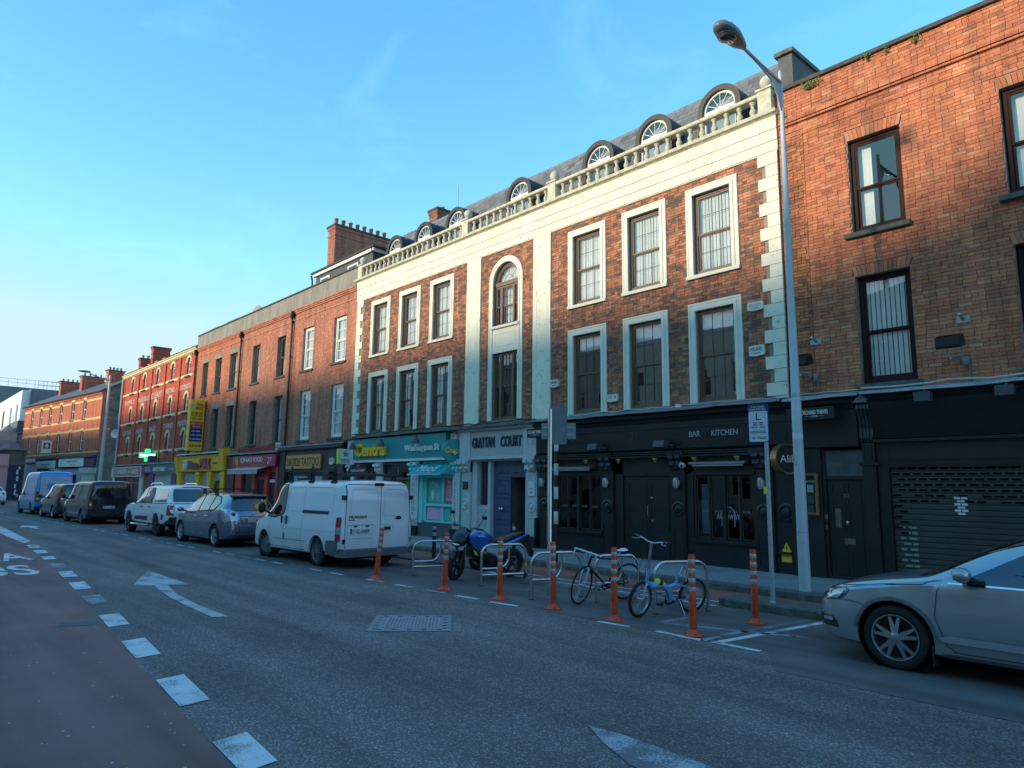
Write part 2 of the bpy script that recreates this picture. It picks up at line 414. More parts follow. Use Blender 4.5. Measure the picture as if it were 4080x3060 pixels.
BR_SEAM = brick_mat('brick_stained_buff', [(0.611, 0.226, 0.0935), (0.306, 0.136, 0.0748), (0.712, 0.238, 0.0935), (0.237, 0.113, 0.07), (0.56, 0.17, 0.0748)])
BR_RED = brick_mat('brick_bright_red', [(0.626, 0.108, 0.0648), (0.689, 0.136, 0.0722), (0.538, 0.0932, 0.0577), (0.671, 0.122, 0.0722)])
BR_CORN = brick_mat('brick_orange_red', [(0.626, 0.172, 0.101), (0.686, 0.201, 0.115), (0.567, 0.159, 0.0937)])
YEL = mat('yellow_brick_band', (0.72, 0.50, 0.20), 0.85, var=0.12, vscale=9)
YELP = mat('pale_yellow_band', (0.74, 0.62, 0.36), 0.85, var=0.1, vscale=9)
FY = 15.1     # brick face of the terrace
CAMP = Vector((0, 0, 1.8))
# ---------------------------------------------------------------- wall builders
def wall_sheet(mb, x0, x1, z0, z1, y, holes, depth=0.3, side=True):
 """masonry behind the bricks: front faces round rectangular holes, with reveals"""
 xs = sorted(set([x0, x1] + [min(max(h[i], x0), x1) for h in holes for i in (0, 1)]))
 zs = sorted(set([z0, z1] + [min(max(h[i], z0), z1) for h in holes for i in (2, 3)]))
 for j in range(len(zs)-1):
  for i in range(len(xs)-1):
   cx = (xs[i]+xs[i+1])/2; cz = (zs[j]+zs[j+1])/2
   if any(h[0] < cx < h[1] and h[2] < cz < h[3] for h in holes): continue
   mb.quad((xs[i],y,zs[j]),(xs[i+1],y,zs[j]),(xs[i+1],y,zs[j+1]),(xs[i],y,zs[j+1]))
 for a,b,c,d in holes:
  y2 = y+depth
  mb.quad((a,y,c),(a,y2,c),(a,y2,d),(a,y,d)); mb.quad((b,y,c),(b,y,d),(b,y2,d),(b,y2,c))
  mb.quad((a,y,c),(b,y,c),(b,y2,c),(a,y2,c)); mb.quad((a,y,d),(a,y2,d),(b,y2,d),(b,y,d))
 if side:
  mb.quad((x0,y,z0),(x0,y,z1),(x0,y+8,z1),(x0,y+8,z0)); mb.quad((x1,y,z0),(x1,y+8,z0),(x1,y+8,z1),(x1,y,z1))
  mb.quad((x0,y,z1),(x1,y,z1),(x1,y+8,z1),(x0,y+8,z1)); mb.quad((x0,y+8,z0),(x1,y+8,z0),(x1,y+8,z1),(x0,y+8,z1))
def arch_fill(mb, cx, r, zs, ztop, y, depth=0.3, n=16):
 """wall between a semicircular arch and the square top of its hole"""
 pts = [(cx + r*math.cos(PI*k/n), zs + r*math.sin(PI*k/n)*(1 if ztop > zs+r-1e-4 else (ztop-zs)/r)) for k in range(n+1)]
 for k in range(n):
  a, b = pts[k], pts[k+1]
  mb.quad((a[0],y,a[1]),(a[0],y,ztop),(b[0],y,ztop),(b[0],y,b[1]))
  mb.quad((a[0],y,a[1]),(b[0],y,b[1]),(b[0],y+depth,b[1]),(a[0],y+depth,a[1]))
_bm = {}
def unit_brick(m, dx=0.0):
 k = (m.name)
 if k not in _bm:
  mb = MB().box(-0.5, 0.5, 0, 1, -0.5, 0.5)
  _bm[k] = mesh_from('brick', mb, m)
 return _bm[k]
def bricks(parent, m, x0, x1, z0, z1, y, blocked, course=0.075, L=0.225, g=0.009, proud=0.013, indiv=300, header=0.25, name='brick', seed=1, xform=None):
 """blocked(z) -> list of (xa, xb) spans with no brick at that height"""
 rnd = random.Random(seed)
 out = []
 nz = int(round((z1-z0)/course)); ch = (z1-z0)/nz
 for j in range(nz):
  zc = z0 + (j+0.5)*ch
  sp = sorted([s for s in blocked(zc) if s[1] > x0 and s[0] < x1])
  free = []; c = x0
  for a, b in sp:
   if a > c: free.append((c, min(a, x1)))
   c = max(c, b)
  if c < x1: free.append((c, x1))
  x = x0 - (L/2 if j % 2 else 0) - rnd.random()*0.03
  row = []
  while x < x1:
   l = L/2 if rnd.random() < header else L
   row.append((x, x+l)); x += l
  for fa, fb in free:
   for a, b in row:
    p, q = max(a, fa), min(b, fb)
    if q-p > 0.035: out.append((p+g/2, q-g/2, zc-ch/2+g/2, zc+ch/2-g/2, proud*(0.55+0.9*rnd.random())))
 def key(b):
  px, pz = (b[0]+b[1])/2, (b[2]+b[3])/2
  P = Vector((px, y, pz)) if xform is None else xform @ Vector((px, y, pz))
  d = P-CAMP; f = d.dot(_f)
  if f < 1: return 1e9
  sx = d.dot(_r)/f; sy = d.dot(_u)/f
  return d.length + (1000 if abs(sx) > 0.75 or abs(sy) > 0.56 else 0)
 if indiv:
  out.sort(key=key)
  me = unit_brick(m)
  for b in out[:indiv]:
   piece(name, me, parent, ((b[0]+b[1])/2, y-b[4], (b[2]+b[3])/2), scale=(b[1]-b[0], b[4]+0.01, b[3]-b[2]),
     rot=(0, rnd.uniform(-0.006, 0.006), 0))
 mb = MB()
 for a, b, c, d, p in out[indiv:]:
  # front and four sides, the back is buried in mortar
  mb.add([(a,y-p,c),(b,y-p,c),(b,y-p,d),(a,y-p,d),(a,y+.01,c),(b,y+.01,c),(b,y+.01,d),(a,y+.01,d)],
    [(0,1,2,3),(0,4,5,1),(1,5,6,2),(2,6,7,3),(3,7,4,0)])
 if mb.f: part('brickwork', mb, m, parent, kind='stuff', fixn=False)
def soldier_arch(parent, m, xa, xb, z, y, h=0.24, splay=0.07, n=None, name='brick'):
 """flat arch of upright bricks over an opening"""
 w_ = xb-xa; n = n or max(5, int(w_/0.078))
 for i in range(n):
  t0, t1 = i/n, (i+1)/n
  b0 = xa+w_*t0+0.004; b1 = xa+w_*t1-0.004
  u0 = xa-splay+(w_+2*splay)*t0+0.004; u1 = xa-splay+(w_+2*splay)*t1-0.004
  p = 0.017+random.random()*0.006
  part(name, MB().prism([(b0,z),(b1,z),(u1,z+h),(u0,z+h)], y-p, y+0.005), m, parent)
_pm = {}
def pane(parent, x0, x1, z0, z1, y, m=None, jit=0.004, name='pane'):
 m = m or GLASS
 if m.name not in _pm:
  me = bpy.data.meshes.new('pane'); me.from_pydata([(-.5,0,-.5),(.5,0,-.5),(.5,0,.5),(-.5,0,.5)], [], [(0,1,2,3)]); me.materials.append(m); _pm[m.name] = me
 return piece(name, _pm[m.name], parent, ((x0+x1)/2, y, (z0+z1)/2), scale=(x1-x0, 1, z1-z0), rot=(random.uniform(-jit, jit), 0, random.uniform(-jit, jit)))
def frame_mb(mb, x0, x1, z0, z1, y0, y1, w_, bot=None, top=None):
 bot = bot if bot is not None else w_; top = top if top is not None else w_
 mb.box(x0, x0+w_, y0, y1, z0, z1); mb.box(x1-w_, x1, y0, y1, z0, z1)
 mb.box(x0+w_, x1-w_, y0, y1, z0, z0+bot); mb.box(x0+w_, x1-w_, y0, y1, z1-top, z1)
 return mb
def curtain_mb(x0, x1, z0, z1, y, amp=0.02, per=0.09):
 mb = MB(); n = max(4, int((x1-x0)/per*4)); vs = []
 ph = random.random()*6
 for i in range(n+1):
  x = x0+(x1-x0)*i/n; yy = y+amp*math.sin(i*PI/2+ph)+amp*0.5*math.sin(i*0.37+ph)
  vs += [(x, yy, z0), (x, yy, z1)]
 return mb.add(vs, [(2*i, 2*i+2, 2*i+3, 2*i+1) for i in range(n)])
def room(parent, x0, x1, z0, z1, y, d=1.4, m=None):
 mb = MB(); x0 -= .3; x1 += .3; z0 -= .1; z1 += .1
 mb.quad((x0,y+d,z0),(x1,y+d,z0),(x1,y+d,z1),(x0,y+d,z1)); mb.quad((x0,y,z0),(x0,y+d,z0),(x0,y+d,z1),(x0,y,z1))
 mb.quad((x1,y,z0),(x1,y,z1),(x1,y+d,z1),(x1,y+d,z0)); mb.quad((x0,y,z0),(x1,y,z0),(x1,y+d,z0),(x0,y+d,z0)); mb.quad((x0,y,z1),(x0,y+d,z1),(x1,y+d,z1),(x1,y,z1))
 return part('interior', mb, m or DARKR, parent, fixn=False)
def window(bld, x0, x1, z0, z1, y, rec=0.14, fm=None, fw=0.05, mid=0.5, nx=3, ny=2, bar=0.008, bm_=None, curtain='net', glass=None, sub=True, barp=0.0):
 """sash window in an opening; y is the wall face; returns the frame part (sub-parts hang on it)"""
 fm = fm or TIMBER; bm_ = bm_ or LEADBAR; ya = y+rec
 fr = part('window', frame_mb(MB(), x0, x1, z0, z1, ya, ya+0.09, fw, bot=fw*1.5), fm, bld)
 zm = z0+(z1-z0)*mid; gx0, gx1 = x0+fw, x1-fw
 s = MB()
 # lower sash stands back, upper sash proud
 yl, yu = ya+0.05, ya+0.02
 frame_mb(s, gx0, gx1, z0+fw*1.5, zm, yl, yl+0.035, fw*0.7); frame_mb(s, gx0, gx1, zm-0.02, z1-fw, yu, yu+0.035, fw*0.7, bot=0.045)
 part('sash', s, fm, fr)
 if bar and (nx > 1 or ny > 1):
  b = MB()
  for (a, c, yy) in ((z0+fw*2.2, zm-fw*.7, yl-barp), (zm+0.025, z1-fw*1.7, yu-barp)):
   for i in range(1, nx): xx = gx0+fw*.7+(gx1-gx0-fw*1.4)*i/nx; b.box(xx-bar/2, xx+bar/2, yy+0.004, yy+0.024, a, c)
   for j in range(1, ny): zz = a+(c-a)*j/ny; b.box(gx0+fw*.7, gx1-fw*.7, yy+0.006, yy+0.022, zz-bar/2, zz+bar/2)
  part('glazing_bars', b, bm_, fr)
 for (a, c, yy) in ((z0+fw*2.2, zm-fw*.7, yl+0.017), (zm+0.025, z1-fw*1.7, yu+0.017)):
  for i in range(nx if sub else 1):
   for j in range(ny if sub else 1):
    N, M2 = (nx, ny) if sub else (1, 1)
    w2 = (gx1-gx0-fw*1.4)
    pane(fr, gx0+fw*.7+w2*i/N, gx0+fw*.7+w2*(i+1)/N, a+(c-a)*j/M2, a+(c-a)*(j+1)/M2, yy, glass)
 yi = ya+0.14
 if curtain == 'net':
  part('net_curtain', curtain_mb(gx0, gx1, z0, z1, yi), NET, fr, fixn=False)
 elif curtain == 'blind':
  b = MB(); n = int((gx1-gx0)/0.09)
  for i in range(n):
   xx = gx0+(i+.5)*(gx1-gx0)/n; a = 0.2+random.uniform(-.1, .1); dx = 0.036*math.cos(a-.45); dy = 0.036*math.sin(a-.45)
   b.quad((xx-dx, yi+dy-.03, z0+.06), (xx+dx, yi-dy-.03, z0+.06), (xx+dx, yi-dy-.03, z1-.05), (xx-dx, yi+dy-.03, z1-.05))
  part('vertical_blind', b, BLIND, fr, fixn=False)
 elif curtain == 'roller':
  part('roller_blind', MB().box(gx0, gx1, yi, yi+.01, z1-(z1-z0)*.2, z1), BLIND, fr)
  part('side_curtain', curtain_mb(gx1-.16, gx1, z0, z1, yi+.04, .03), NET, fr, fixn=False)
 elif curtain == 'half':
  part('net_curtain', curtain_mb(gx0, gx0+(gx1-gx0)*.33, z0, z1, yi+.03, .004), NET, fr, fixn=False)
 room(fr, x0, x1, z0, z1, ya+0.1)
 return fr
def corbel_console(mb, x0, x1, y, z0, z1, dep=0.22):
 """scrolled console bracket"""
 pr = [(y, z1), (y-dep, z1), (y-dep*1.02, z1-(z1-z0)*.18), (y-dep*.8, z1-(z1-z0)*.34), (y-dep*.55, z1-(z1-z0)*.42), (y-dep*.62, z1-(z1-z0)*.56), (y-dep*.5, z1-(z1-z0)*.75), (y-dep*.2, z0+.02), (y, z0)]
 wd = (x1-x0)
 for a, b in ((x0, x0+wd*.42), (x1-wd*.42, x1)):
  mb.prism(pr, a, b, 'x')
 mb.box(x0+wd*.42, x1-wd*.42, y-dep*.45, y, z0+(z1-z0)*.1, z1-.02)
 for a in (x0+wd*.21, x1-wd*.21):
  mb.lathe([(0.0, -wd*.2), (dep*.26, -wd*.2), (dep*.26, wd*.2), (0.0, wd*.2)], (a, y-dep*.8, z1-(z1-z0)*.2), 10, 'x')
  mb.lathe([(0.0, -wd*.19), (dep*.18, -wd*.19), (dep*.18, wd*.19), (0.0, wd*.19)], (a, y-dep*.52, z1-(z1-z0)*.62), 10, 'x')
def ring_boss(mb, cx, cz, y, r=0.17):
 mb.lathe([(r*1.05, 0), (r*1.05, -.02), (r*.92, -.035), (r*.8, -.035), (r*.72, -.012), (r*.55, -.012), (r*.5, -.03), (r*.42, -.038), (0.0, -.042)], (cx, y, cz), 20, 'y')
def lead_cornice(bld, x0, x1, z, y, out=0.3, m=None, name='lead_flashing'):
 """uneven lead-dressed top of a shopfront"""
 n = max(2, int((x1-x0)/.5)); vs = []
 for i in range(n+1):
  x = x0+(x1-x0)*i/n; j = random.uniform(-.015, .015)
  vs += [(x, y, z+.12), (x, y-out*.5, z+.07+j), (x, y-out, z+.03+j), (x, y-out-.01, z-.02+j), (x, y-.02, z-.02)]
 mb = MB().add(vs, [(5*i+k, 5*i+5+k, 5*i+6+k, 5*i+1+k) for i in range(n) for k in range(4)])
 return part(name, mb, m or LEAD, bld, fixn=False)
# ================================================================ MAIN BUILDING
MBLD = root('brick_building', (-16.9, FY, 0), 'brown brick building with cream quoins, balustrade and arched dormers above the teal shopfront', 'building')
TOPC = [-24.66, -22.5, -20.37, -13.16, -11.06, -8.94]
holes = []
for c in TOPC:
 holes.append((c-.54, c+.54, 7.3, 9.45)); holes.append((c-.54, c+.54, 3.98, 6.33))
ACX = -16.77
holes.append((ACX-.64, ACX+.64, 7.2, 9.4)); holes.append((ACX-.64, ACX+.64, 4.0, 6.28))
mb = MB(); wall_sheet(mb, -26.63, -7.12, 3.7, 9.9, FY, holes)
arch_fill(mb, ACX, .64, 8.76, 9.4, FY)
part('wall', mb, MORT1, MBLD, fixn=False)
def blk_main(z):
 s = [(-99, -26.05), (-18.87, -18.06), (-15.45, -14.63), (-7.55, 0)]
 for c in TOPC:
  if 7.2 < z < 9.64 or z < 6.52: s.append((c-.745, c+.745))
 if 7.1 < z < 8.76 or z < 7.1: s.append((ACX-.84, ACX+.84))
 elif z < 9.6: r = math.sqrt(max(0, .84**2-(z-8.76)**2)); s.append((ACX-r, ACX+r))
 return s
bricks(MBLD, BR_MAIN, -26.3, -7.2, 3.9, 9.9, FY, blk_main, course=0.0745, L=0.22, header=0.35, seed=3)
# quoins
k = 0; z = 9.88
while z > 3.95:
 lw = .5 if k % 2 == 0 else .3
 for xa, xb in ((-26.62, -26.62+lw+.03), (-7.13-lw, -7.13)):
  b = MB().box(xa, xb, FY-.045, FY+.02, z-.305, z-.006)
  part('quoin', b, CREAM, MBLD)
 z -= .3115; k += 1
# pilasters, fascia, cornice
for xa, xb in ((-18.85, -18.08), (-15.43, -14.65)):
 b = MB().box(xa, xb, FY-.05, FY+.01, 3.9, 9.9)
 frame_mb(b, xa+.14, xb-.14, 4.15, 9.5, FY-.058, FY-.05, .03)
 part('pilaster', b, CREAM, MBLD)
zz = [9.88, 10.14, 10.42, 10.76]
for i in range(3):
 part('fascia_course', MB().box(-26.65, -7.1, FY-.06-.012*i, FY+.2, zz[i]+.006, zz[i+1]-.006), CREAM, MBLD)
part('fascia_backing', MB().box(-26.64, -7.11, FY-.04, FY+.25, 9.86, 10.78), CREAM, MBLD)
part('cornice', MB().prism([(FY+.25, 10.76), (FY-.09, 10.76), (FY-.13, 10.79), (FY-.2, 10.8), (FY-.22, 10.87), (FY+.25, 10.89)], -26.75, -7.05, 'x'), STONEB, MBLD)
# balustrade
BY = FY-.02
def baluster_me():
 pr = [(.085, 0), (.085, .035), (.05, .05), (.075, .10), (.085, .14), (.075, .19), (.045, .25), (.04, .29), (.06, .31), (.04, .325), (.075, .365), (.08, .375), (.08, .41)]
 mb = MB().lathe(pr, (0,0,0), 12); return mesh_from('baluster', mb, STONEB, 50)
bme = baluster_me()
PIERS = [-26.3, -18.9, -14.5, -7.32]
part('balustrade_plinth', MB().box(-26.5, -7.1, BY-.12, BY+.14, 10.885, 10.925), STONEB, MBLD)
for i in range(3):
 a, b = PIERS[i]+.2, PIERS[i+1]-.2; n = int((b-a)/.345)
 for k in range(n):
  piece('baluster', bme, MBLD, (a+(k+.5)*(b-a)/n, BY, 10.925), rot=(0, 0, random.random()))
 part('top_rail', MB().prism([(BY-.13, 11.335), (BY-.15, 11.36), (BY-.15, 11.42), (BY-.1, 11.445), (BY+.12, 11.445), (BY+.15, 11.36), (BY+.13, 11.335)], a-.05, b+.05, 'x'), STONEB, MBLD)
for x in PIERS:
 b = MB().box(x-.17, x+.17, BY-.16, BY+.16, 10.88, 11.45).box(x-.21, x+.21, BY-.2, BY+.2, 11.45, 11.5)
 b.lathe([(.16, 11.5), (.07, 11.54), (.06, 11.57), (.1, 11.585), (.145, 11.64), (.16, 11.71), (.145, 11.78), (.09, 11.85), (.02, 11.88), (.02, 11.9), (0, 11.9)], (x, BY, 0), 14)
 part('pier_with_ball', b, STONEB, MBLD, 40)
# windows
def architrave(x0, x1, z0, z1, w_=.2, bottom=False):
 b = MB()
 for k, (o, p) in enumerate(((0, .05), (.05, .035), (.12, .06))):
  a = o; e = (.05, .12, w_)[k]
  b.box(x0+a, x0+e, FY-p, FY+.02, z0, z1-a); b.box(x1-e, x1-a, FY-p, FY+.02, z0, z1-a); b.box(x0+e, x1-e, FY-p-.001, FY+.02, z1-e, z1-a)
 if bottom: b.box(x0-.01, x1+.01, FY-.09, FY+.12, z0-.02, z0+.07)
 part('architrave', b, CREAMP, MBLD)
cu = ['net', 'net', 'net', 'net', 'blind', 'blind']
for c, q in zip(TOPC, cu):
 architrave(c-.745, c+.745, 7.2, 9.65, bottom=True)
 window(MBLD, c-.54, c+.54, 7.3, 9.45, FY, rec=.08, curtain=q, fw=.06)
 architrave(c-.745, c+.745, 3.95, 6.53)
 window(MBLD, c-.54, c+.54, 3.98, 6.33, FY, rec=.08, curtain='roller' if c > -14 else 'half', fw=.06, glass=GLASSD if False else None)
# arched centre window
b = MB(); n = 20
for r0, r1, p in ((.84, .79, .05), (.79, .71, .035), (.71, .64, .06)):
 for k in range(n):
  a0, a1 = PI*k/n, PI*(k+1)/n
  b.prism([(ACX+r1*math.cos(a0), 8.76+r1*math.sin(a0)), (ACX+r0*math.cos(a0), 8.76+r0*math.sin(a0)), (ACX+r0*math.cos(a1), 8.76+r0*math.sin(a1)), (ACX+r1*math.cos(a1), 8.76+r1*math.sin(a1))], FY-p, FY+.02)
 b.box(ACX-r0, ACX-r1, FY-p, FY+.02, 4.0, 8.76); b.box(ACX+r1, ACX+r0, FY-p, FY+.02, 4.0, 8.76)
part('architrave', b, CREAMP, MBLD)
b = MB().box(ACX-.64, ACX+.64, FY-.03, FY+.02, 6.28, 7.12); frame_mb(b, ACX-.5, ACX+.5, 6.5, 6.95, FY-.04, FY-.03, .025)
b.box(ACX-.7, ACX+.7, FY-.12, FY+.1, 7.12, 7.2)
part('spandrel_panel', b, CREAMP, MBLD)
for (za, zb, tag_) in ((7.2, 8.62, 'u'), (4.0, 6.28, 'l')):
 fr = part('window', frame_mb(MB(), ACX-.64, ACX+.64, za, zb, FY+.08, FY+.18, .06, bot=.09), TIMBER, MBLD)
 s = MB()
 for xx in (ACX-.3, ACX+.3): s.box(xx-.045, xx+.045, FY+.06, FY+.17, za+.09, zb-.06)
 spans = ((ACX-.58, ACX-.345), (ACX-.255, ACX+.255), (ACX+.345, ACX+.58)); zm = (za+zb)/2
 for xa, xb in spans:
  frame_mb(s, xa, xb, za+.09, zm, FY+.13, FY+.16, .035); frame_mb(s, xa, xb, zm-.02, zb-.06, FY+.1, FY+.13, .03)
 part('sash', s, TIMBER, fr)
 bb = MB()
 for xa, xb in spans:
  nn = 3 if xb-xa > .4 else 1
  for i in range(nn):
   for (c, d, yy) in ((za+.12, zm-.03, FY+.145), (zm+.01, zb-.09, FY+.115)):
    h = (d-c)/2
    pane(fr, xa+.03+(xb-xa-.06)*i/nn, xa+.03+(xb-xa-.06)*(i+1)/nn, c, c+h, yy); pane(fr, xa+.03+(xb-xa-.06)*i/nn, xa+.03+(xb-xa-.06)*(i+1)/nn, c+h, d, yy)
    bb.box(xa+.03, xb-.03, yy-.015, yy+.005, c+h-.004, c+h+.004)
    if i: xx = xa+.03+(xb-xa-.06)*i/nn; bb.box(xx-.004, xx+.004, yy-.015, yy+.005, c, d)
 part('glazing_bars', bb, LEADBAR, fr)
 if tag_ == 'u': part('net_curtain', curtain_mb(ACX-.6, ACX+.6, za, 9.35, FY+.24), NET, fr, fixn=False)
 room(fr, ACX-.6, ACX+.6, za, zb+(.75 if tag_ == 'u' else 0), FY+.2)
fl = MB()   # fanlight
for r0, r1, ya in ((.64, .56, FY+.08), (.56, .52, FY+.1)):
 for k in range(n):
  a0, a1 = PI*k/n, PI*(k+1)/n
  fl.prism([(ACX+r1*math.cos(a0), 8.76+r1*math.sin(a0)), (ACX+r0*math.cos(a0), 8.76+r0*math.sin(a0)), (ACX+r0*math.cos(a1), 8.76+r0*math.sin(a1)), (ACX+r1*math.cos(a1), 8.76+r1*math.sin(a1))], ya, FY+.18)
fl.box(ACX-.64, ACX+.64, FY+.05, FY+.18, 8.62, 8.76)
fo = part('fanlight', fl, TIMBER, MBLD)
b = MB()
for k in range(12):
 a0, a1 = PI*k/12, PI*(k+1)/12; b.tube([(ACX+.22*math.cos(a0), FY+.12, 8.76+.22*math.sin(a0)), (ACX+.22*math.cos(a1), FY+.12, 8.76+.22*math.sin(a1))], .006, 5)
for a in (PI*.25, PI*.5, PI*.75): b.tube([(ACX+.22*math.cos(a), FY+.12, 8.76+.22*math.sin(a)), (ACX+.54*math.cos(a), FY+.12, 8.76+.54*math.sin(a))], .006, 5)
part('glazing_bars', b, LEADBAR, fo)
part('pane', MB().add([(ACX+.55*math.cos(PI*k/n), FY+.13, 8.76+.55*math.sin(PI*k/n)) for k in range(n+1)], [tuple(range(n+1))]), GLASS, fo, fixn=False)
# mansard with slates and seven arched dormers
MY0, MZ0, MY1, MZ1 = 15.72, 10.8, 16.9, 13.27
part('mansard_backing', MB().prism([(MY0, MZ0), (MY1, MZ1), (MY1+5, MZ1+.6), (MY1+5, MZ0)], -26.3, -7.3, 'x'), SLATEF, MBLD)
part('roof_gutter', MB().box(-26.5, -7.2, FY+.14, MY0, 10.6, 10.75), LEAD, MBLD)
part('ridge_roll', MB().prism([(MY1-.09, MZ1-.24), (MY1-.03, MZ1+.02), (MY1+.3, MZ1+.07), (MY1+.3, MZ1-.1)], -26.3, -7.45, 'x'), LEAD, MBLD)
sl_len = math.hypot(MY1-MY0, MZ1-MZ0); ang = math.atan2(MZ1-MZ0, MY1-MY0)
DORM = TOPC[:3]+[ACX]+TOPC[3:]
sme = mesh_from('slate', MB().add([(-.145,-.012,0),(.145,-.012,0),(.145,-.004,.23),(-.145,-.004,.23),(-.145,.004,0),(.145,.004,0),(.145,.004,.23),(-.145,.004,.23)],
  [(0,1,2,3),(0,4,5,1),(1,5,6,2),(3,7,4,0)]), SLATE, fixn=False)
sl_list = []
rows = int(sl_len/.2)
for j in range(2, rows):
 t = j*.2/sl_len; yy = MY0+(MY1-MY0)*t; z = MZ0+(MZ1-MZ0)*t
 x = -26.2+(.15 if j % 2 else 0)
 while x < -7.5:
  if not any(abs(x-c) < .5 and z < 11.95 for c in DORM): sl_list.append((x, yy-.012, z))
  x += .3
sl_list.sort(key=lambda p: (Vector(p)-CAMP).length)
for p in sl_list[:300]:
 piece('slate', sme, MBLD, p, rot=(-(PI/2-ang)+random.uniform(-.012, .012), random.uniform(-.01, .01), 0))
mb = MB(); R = Matrix.Rotation(-(PI/2-ang), 4, 'X')
for p in sl_list[300:]:
 M = Matrix.Translation(p) @ R @ Matrix.Rotation(random.uniform(-.01, .01), 4, 'Y')
 mb.add([M @ Vector(v.co) for v in sme.vertices], [tuple(q.vertices) for q in sme.polygons])
part('slates', mb, SLATE, MBLD, kind='stuff', fixn=False)
DY = 15.6
for c in DORM:
 zs = 11.96; ro, ri = .64, .49; b = MB()
 prof = lambda r: [(c-r, 10.95)]+[(c-r*math.cos(PI*k/14), zs+r*math.sin(PI*k/14)) for k in range(15)]+[(c+r, 10.95)]
 po, pi_ = prof(ro), prof(ri); m_ = len(po)
 vs = [(p[0], DY, p[1]) for p in po]+[(p[0], DY, p[1]) for p in pi_]+[(p[0], DY+.16, p[1]) for p in pi_]+[(p[0], 17.3, p[1]) for p in po]
 b.add(vs, [(i, i+1, m_+i+1, m_+i) for i in range(m_-1)]+[(m_+i, m_+i+1, 2*m_+i+1, 2*m_+i) for i in range(m_-1)]+[(i, 3*m_+i, 3*m_+i+1, i+1) for i in range(m_-1)])
 d = part('dormer', b, BROWNM, MBLD, 35, fixn=False)
 w_ = MB(); r0, r1 = .49, .43
 for k in range(14):
  a0, a1 = PI*k/14, PI*(k+1)/14
  w_.prism([(c+r1*math.cos(a0), zs+r1*math.sin(a0)), (c+r0*math.cos(a0), zs+r0*math.sin(a0)), (c+r0*math.cos(a1), zs+r0*math.sin(a1)), (c+r1*math.cos(a1), zs+r1*math.sin(a1))], DY+.08, DY+.15)
 w_.box(c-.49, c-.43, DY+.08, DY+.15, 10.95, zs); w_.box(c+.43, c+.49, DY+.08, DY+.15, 10.95, zs)
 w_.box(c-.43, c+.43, DY+.07, DY+.15, zs-.06, zs+.02); w_.box(c-.43, c+.43, DY+.08, DY+.15, 10.95, 11.05)
 for a in (PI/6, PI/3, PI/2, PI*2/3, PI*5/6):
  w_.tube([(c+.05*math.cos(a), DY+.11, zs+.05*math.sin(a)), (c+.45*math.cos(a), DY+.11, zs+.45*math.sin(a))], .011, 6)
 w_.lathe([(0, -.02), (.07, -.02), (.07, .02)], (c, DY+.11, zs), 10, 'y')
 part('window_frame', w_, WHITEF, d)
 part('pane', MB().add([(c-.45*math.cos(PI*k/14), DY+.12, zs+.45*math.sin(PI*k/14)) for k in range(15)]+[(c+.45, DY+.12, 11.0), (c-.45, DY+.12, 11.0)], [tuple(range(17))]), GLASS, d, fixn=False)
 part('interior', MB().quad((c-.47, DY+.3, 10.95), (c+.47, DY+.3, 10.95), (c+.47, DY+.3, 12.45), (c-.47, DY+.3, 12.45)), mat('pale_room', (0.35, 0.36, 0.38), 0.9, var=0.2, vscale=4), d, fixn=False)
# party walls rising through the roof
for xa, xb, ya, yb, zt in ((-7.42, -7.05, 15.95, 21, 12.93), (-25.5, -24.95, 16.9, 21, 13.25)):
 b = MB().prism([(ya, 10.8), (ya+.02, zt-.12), (yb, zt+.1), (yb, 10.8)], xa, xb, 'x')
 part('party_wall', b, mat('slate_hung_wall', (0.12, 0.12, 0.125), 0.8, var=0.2, vscale=4), MBLD)
 part('wall_coping', MB().prism([(ya-.07, zt-.12), (ya-.07, zt-.01), (yb, zt+.2), (yb, zt+.09)], xa-.06, xb+.06, 'x'), mat('mossy_coping', (0.16, 0.155, 0.13), 0.9, var=0.3, vscale=5), MBLD)
def chimney_stack(parent, x0, x1, y0, y1, z0, z1, bm_, pots, potm, along='y', cap=.08, poth=.35, name='chimney', corb=True):
 """brick stack with corbelled head and pots; one part with sub-parts"""
 c = part(name, MB().box(x0, x1, y0, y1, z0, z1-.01), MORT2, parent)
 def rows(a, b, fixed, axis):
  m_ = MB(); z = z0; j = 0
  while z < z1-.05:
   L = .22; p = a-(L/2 if j % 2 else 0)
   while p < b:
    s, e = max(p, a)+.005, min(p+L, b)-.005
    if e-s > .03:
     if axis == 'x': m_.box(s, e, fixed-.012, fixed+.004, z+.005, z+.07)
     else: m_.box(fixed-.004, fixed+.012, s, e, z+.005, z+.07)
    p += L
   z += .075; j += 1
  return m_
 f1 = rows(x0, x1, y0, 'x'); f2 = rows(y0, y1, x1, 'y'); f1.add(f2.v, f2.f)
 part('brickwork', f1, bm_, c, kind='stuff', fixn=False)
 h = MB().box(x0-cap, x1+cap, y0-cap, y1+cap, z1-.02, z1+.08)
 part('stack_cap', h, COPING, c)
 if corb: part('corbel_course', MB().box(x0-cap*.6, x1+cap*.6, y0-cap*.6, y1+cap*.6, z1-.17, z1-.03).box(x0-cap*.4, x1+cap*.4, y0-cap*.4, y1+cap*.4, z1-.55, z1-.47), bm_, c)
 for i in range(pots):
  t = (i+.5)/pots
  px = (x0+x1)/2 if along == 'y' else x0+(x1-x0)*t; py = y0+(y1-y0)*t if along == 'y' else (y0+y1)/2
  part('chimney_pot', MB().lathe([(.13, 0), (.11, .04), (.105, poth*.8), (.125, poth*.84), (.125, poth), (.09, poth), (.09, poth*.5)], (px, py, z1+.08), 10), potm, c, 40)
 return c
chimney_stack(MBLD, -25.5, -24.85, 18, 20, 12.5, 14.6, BR_MAIN, 2, POTB, cap=.07, poth=.22)
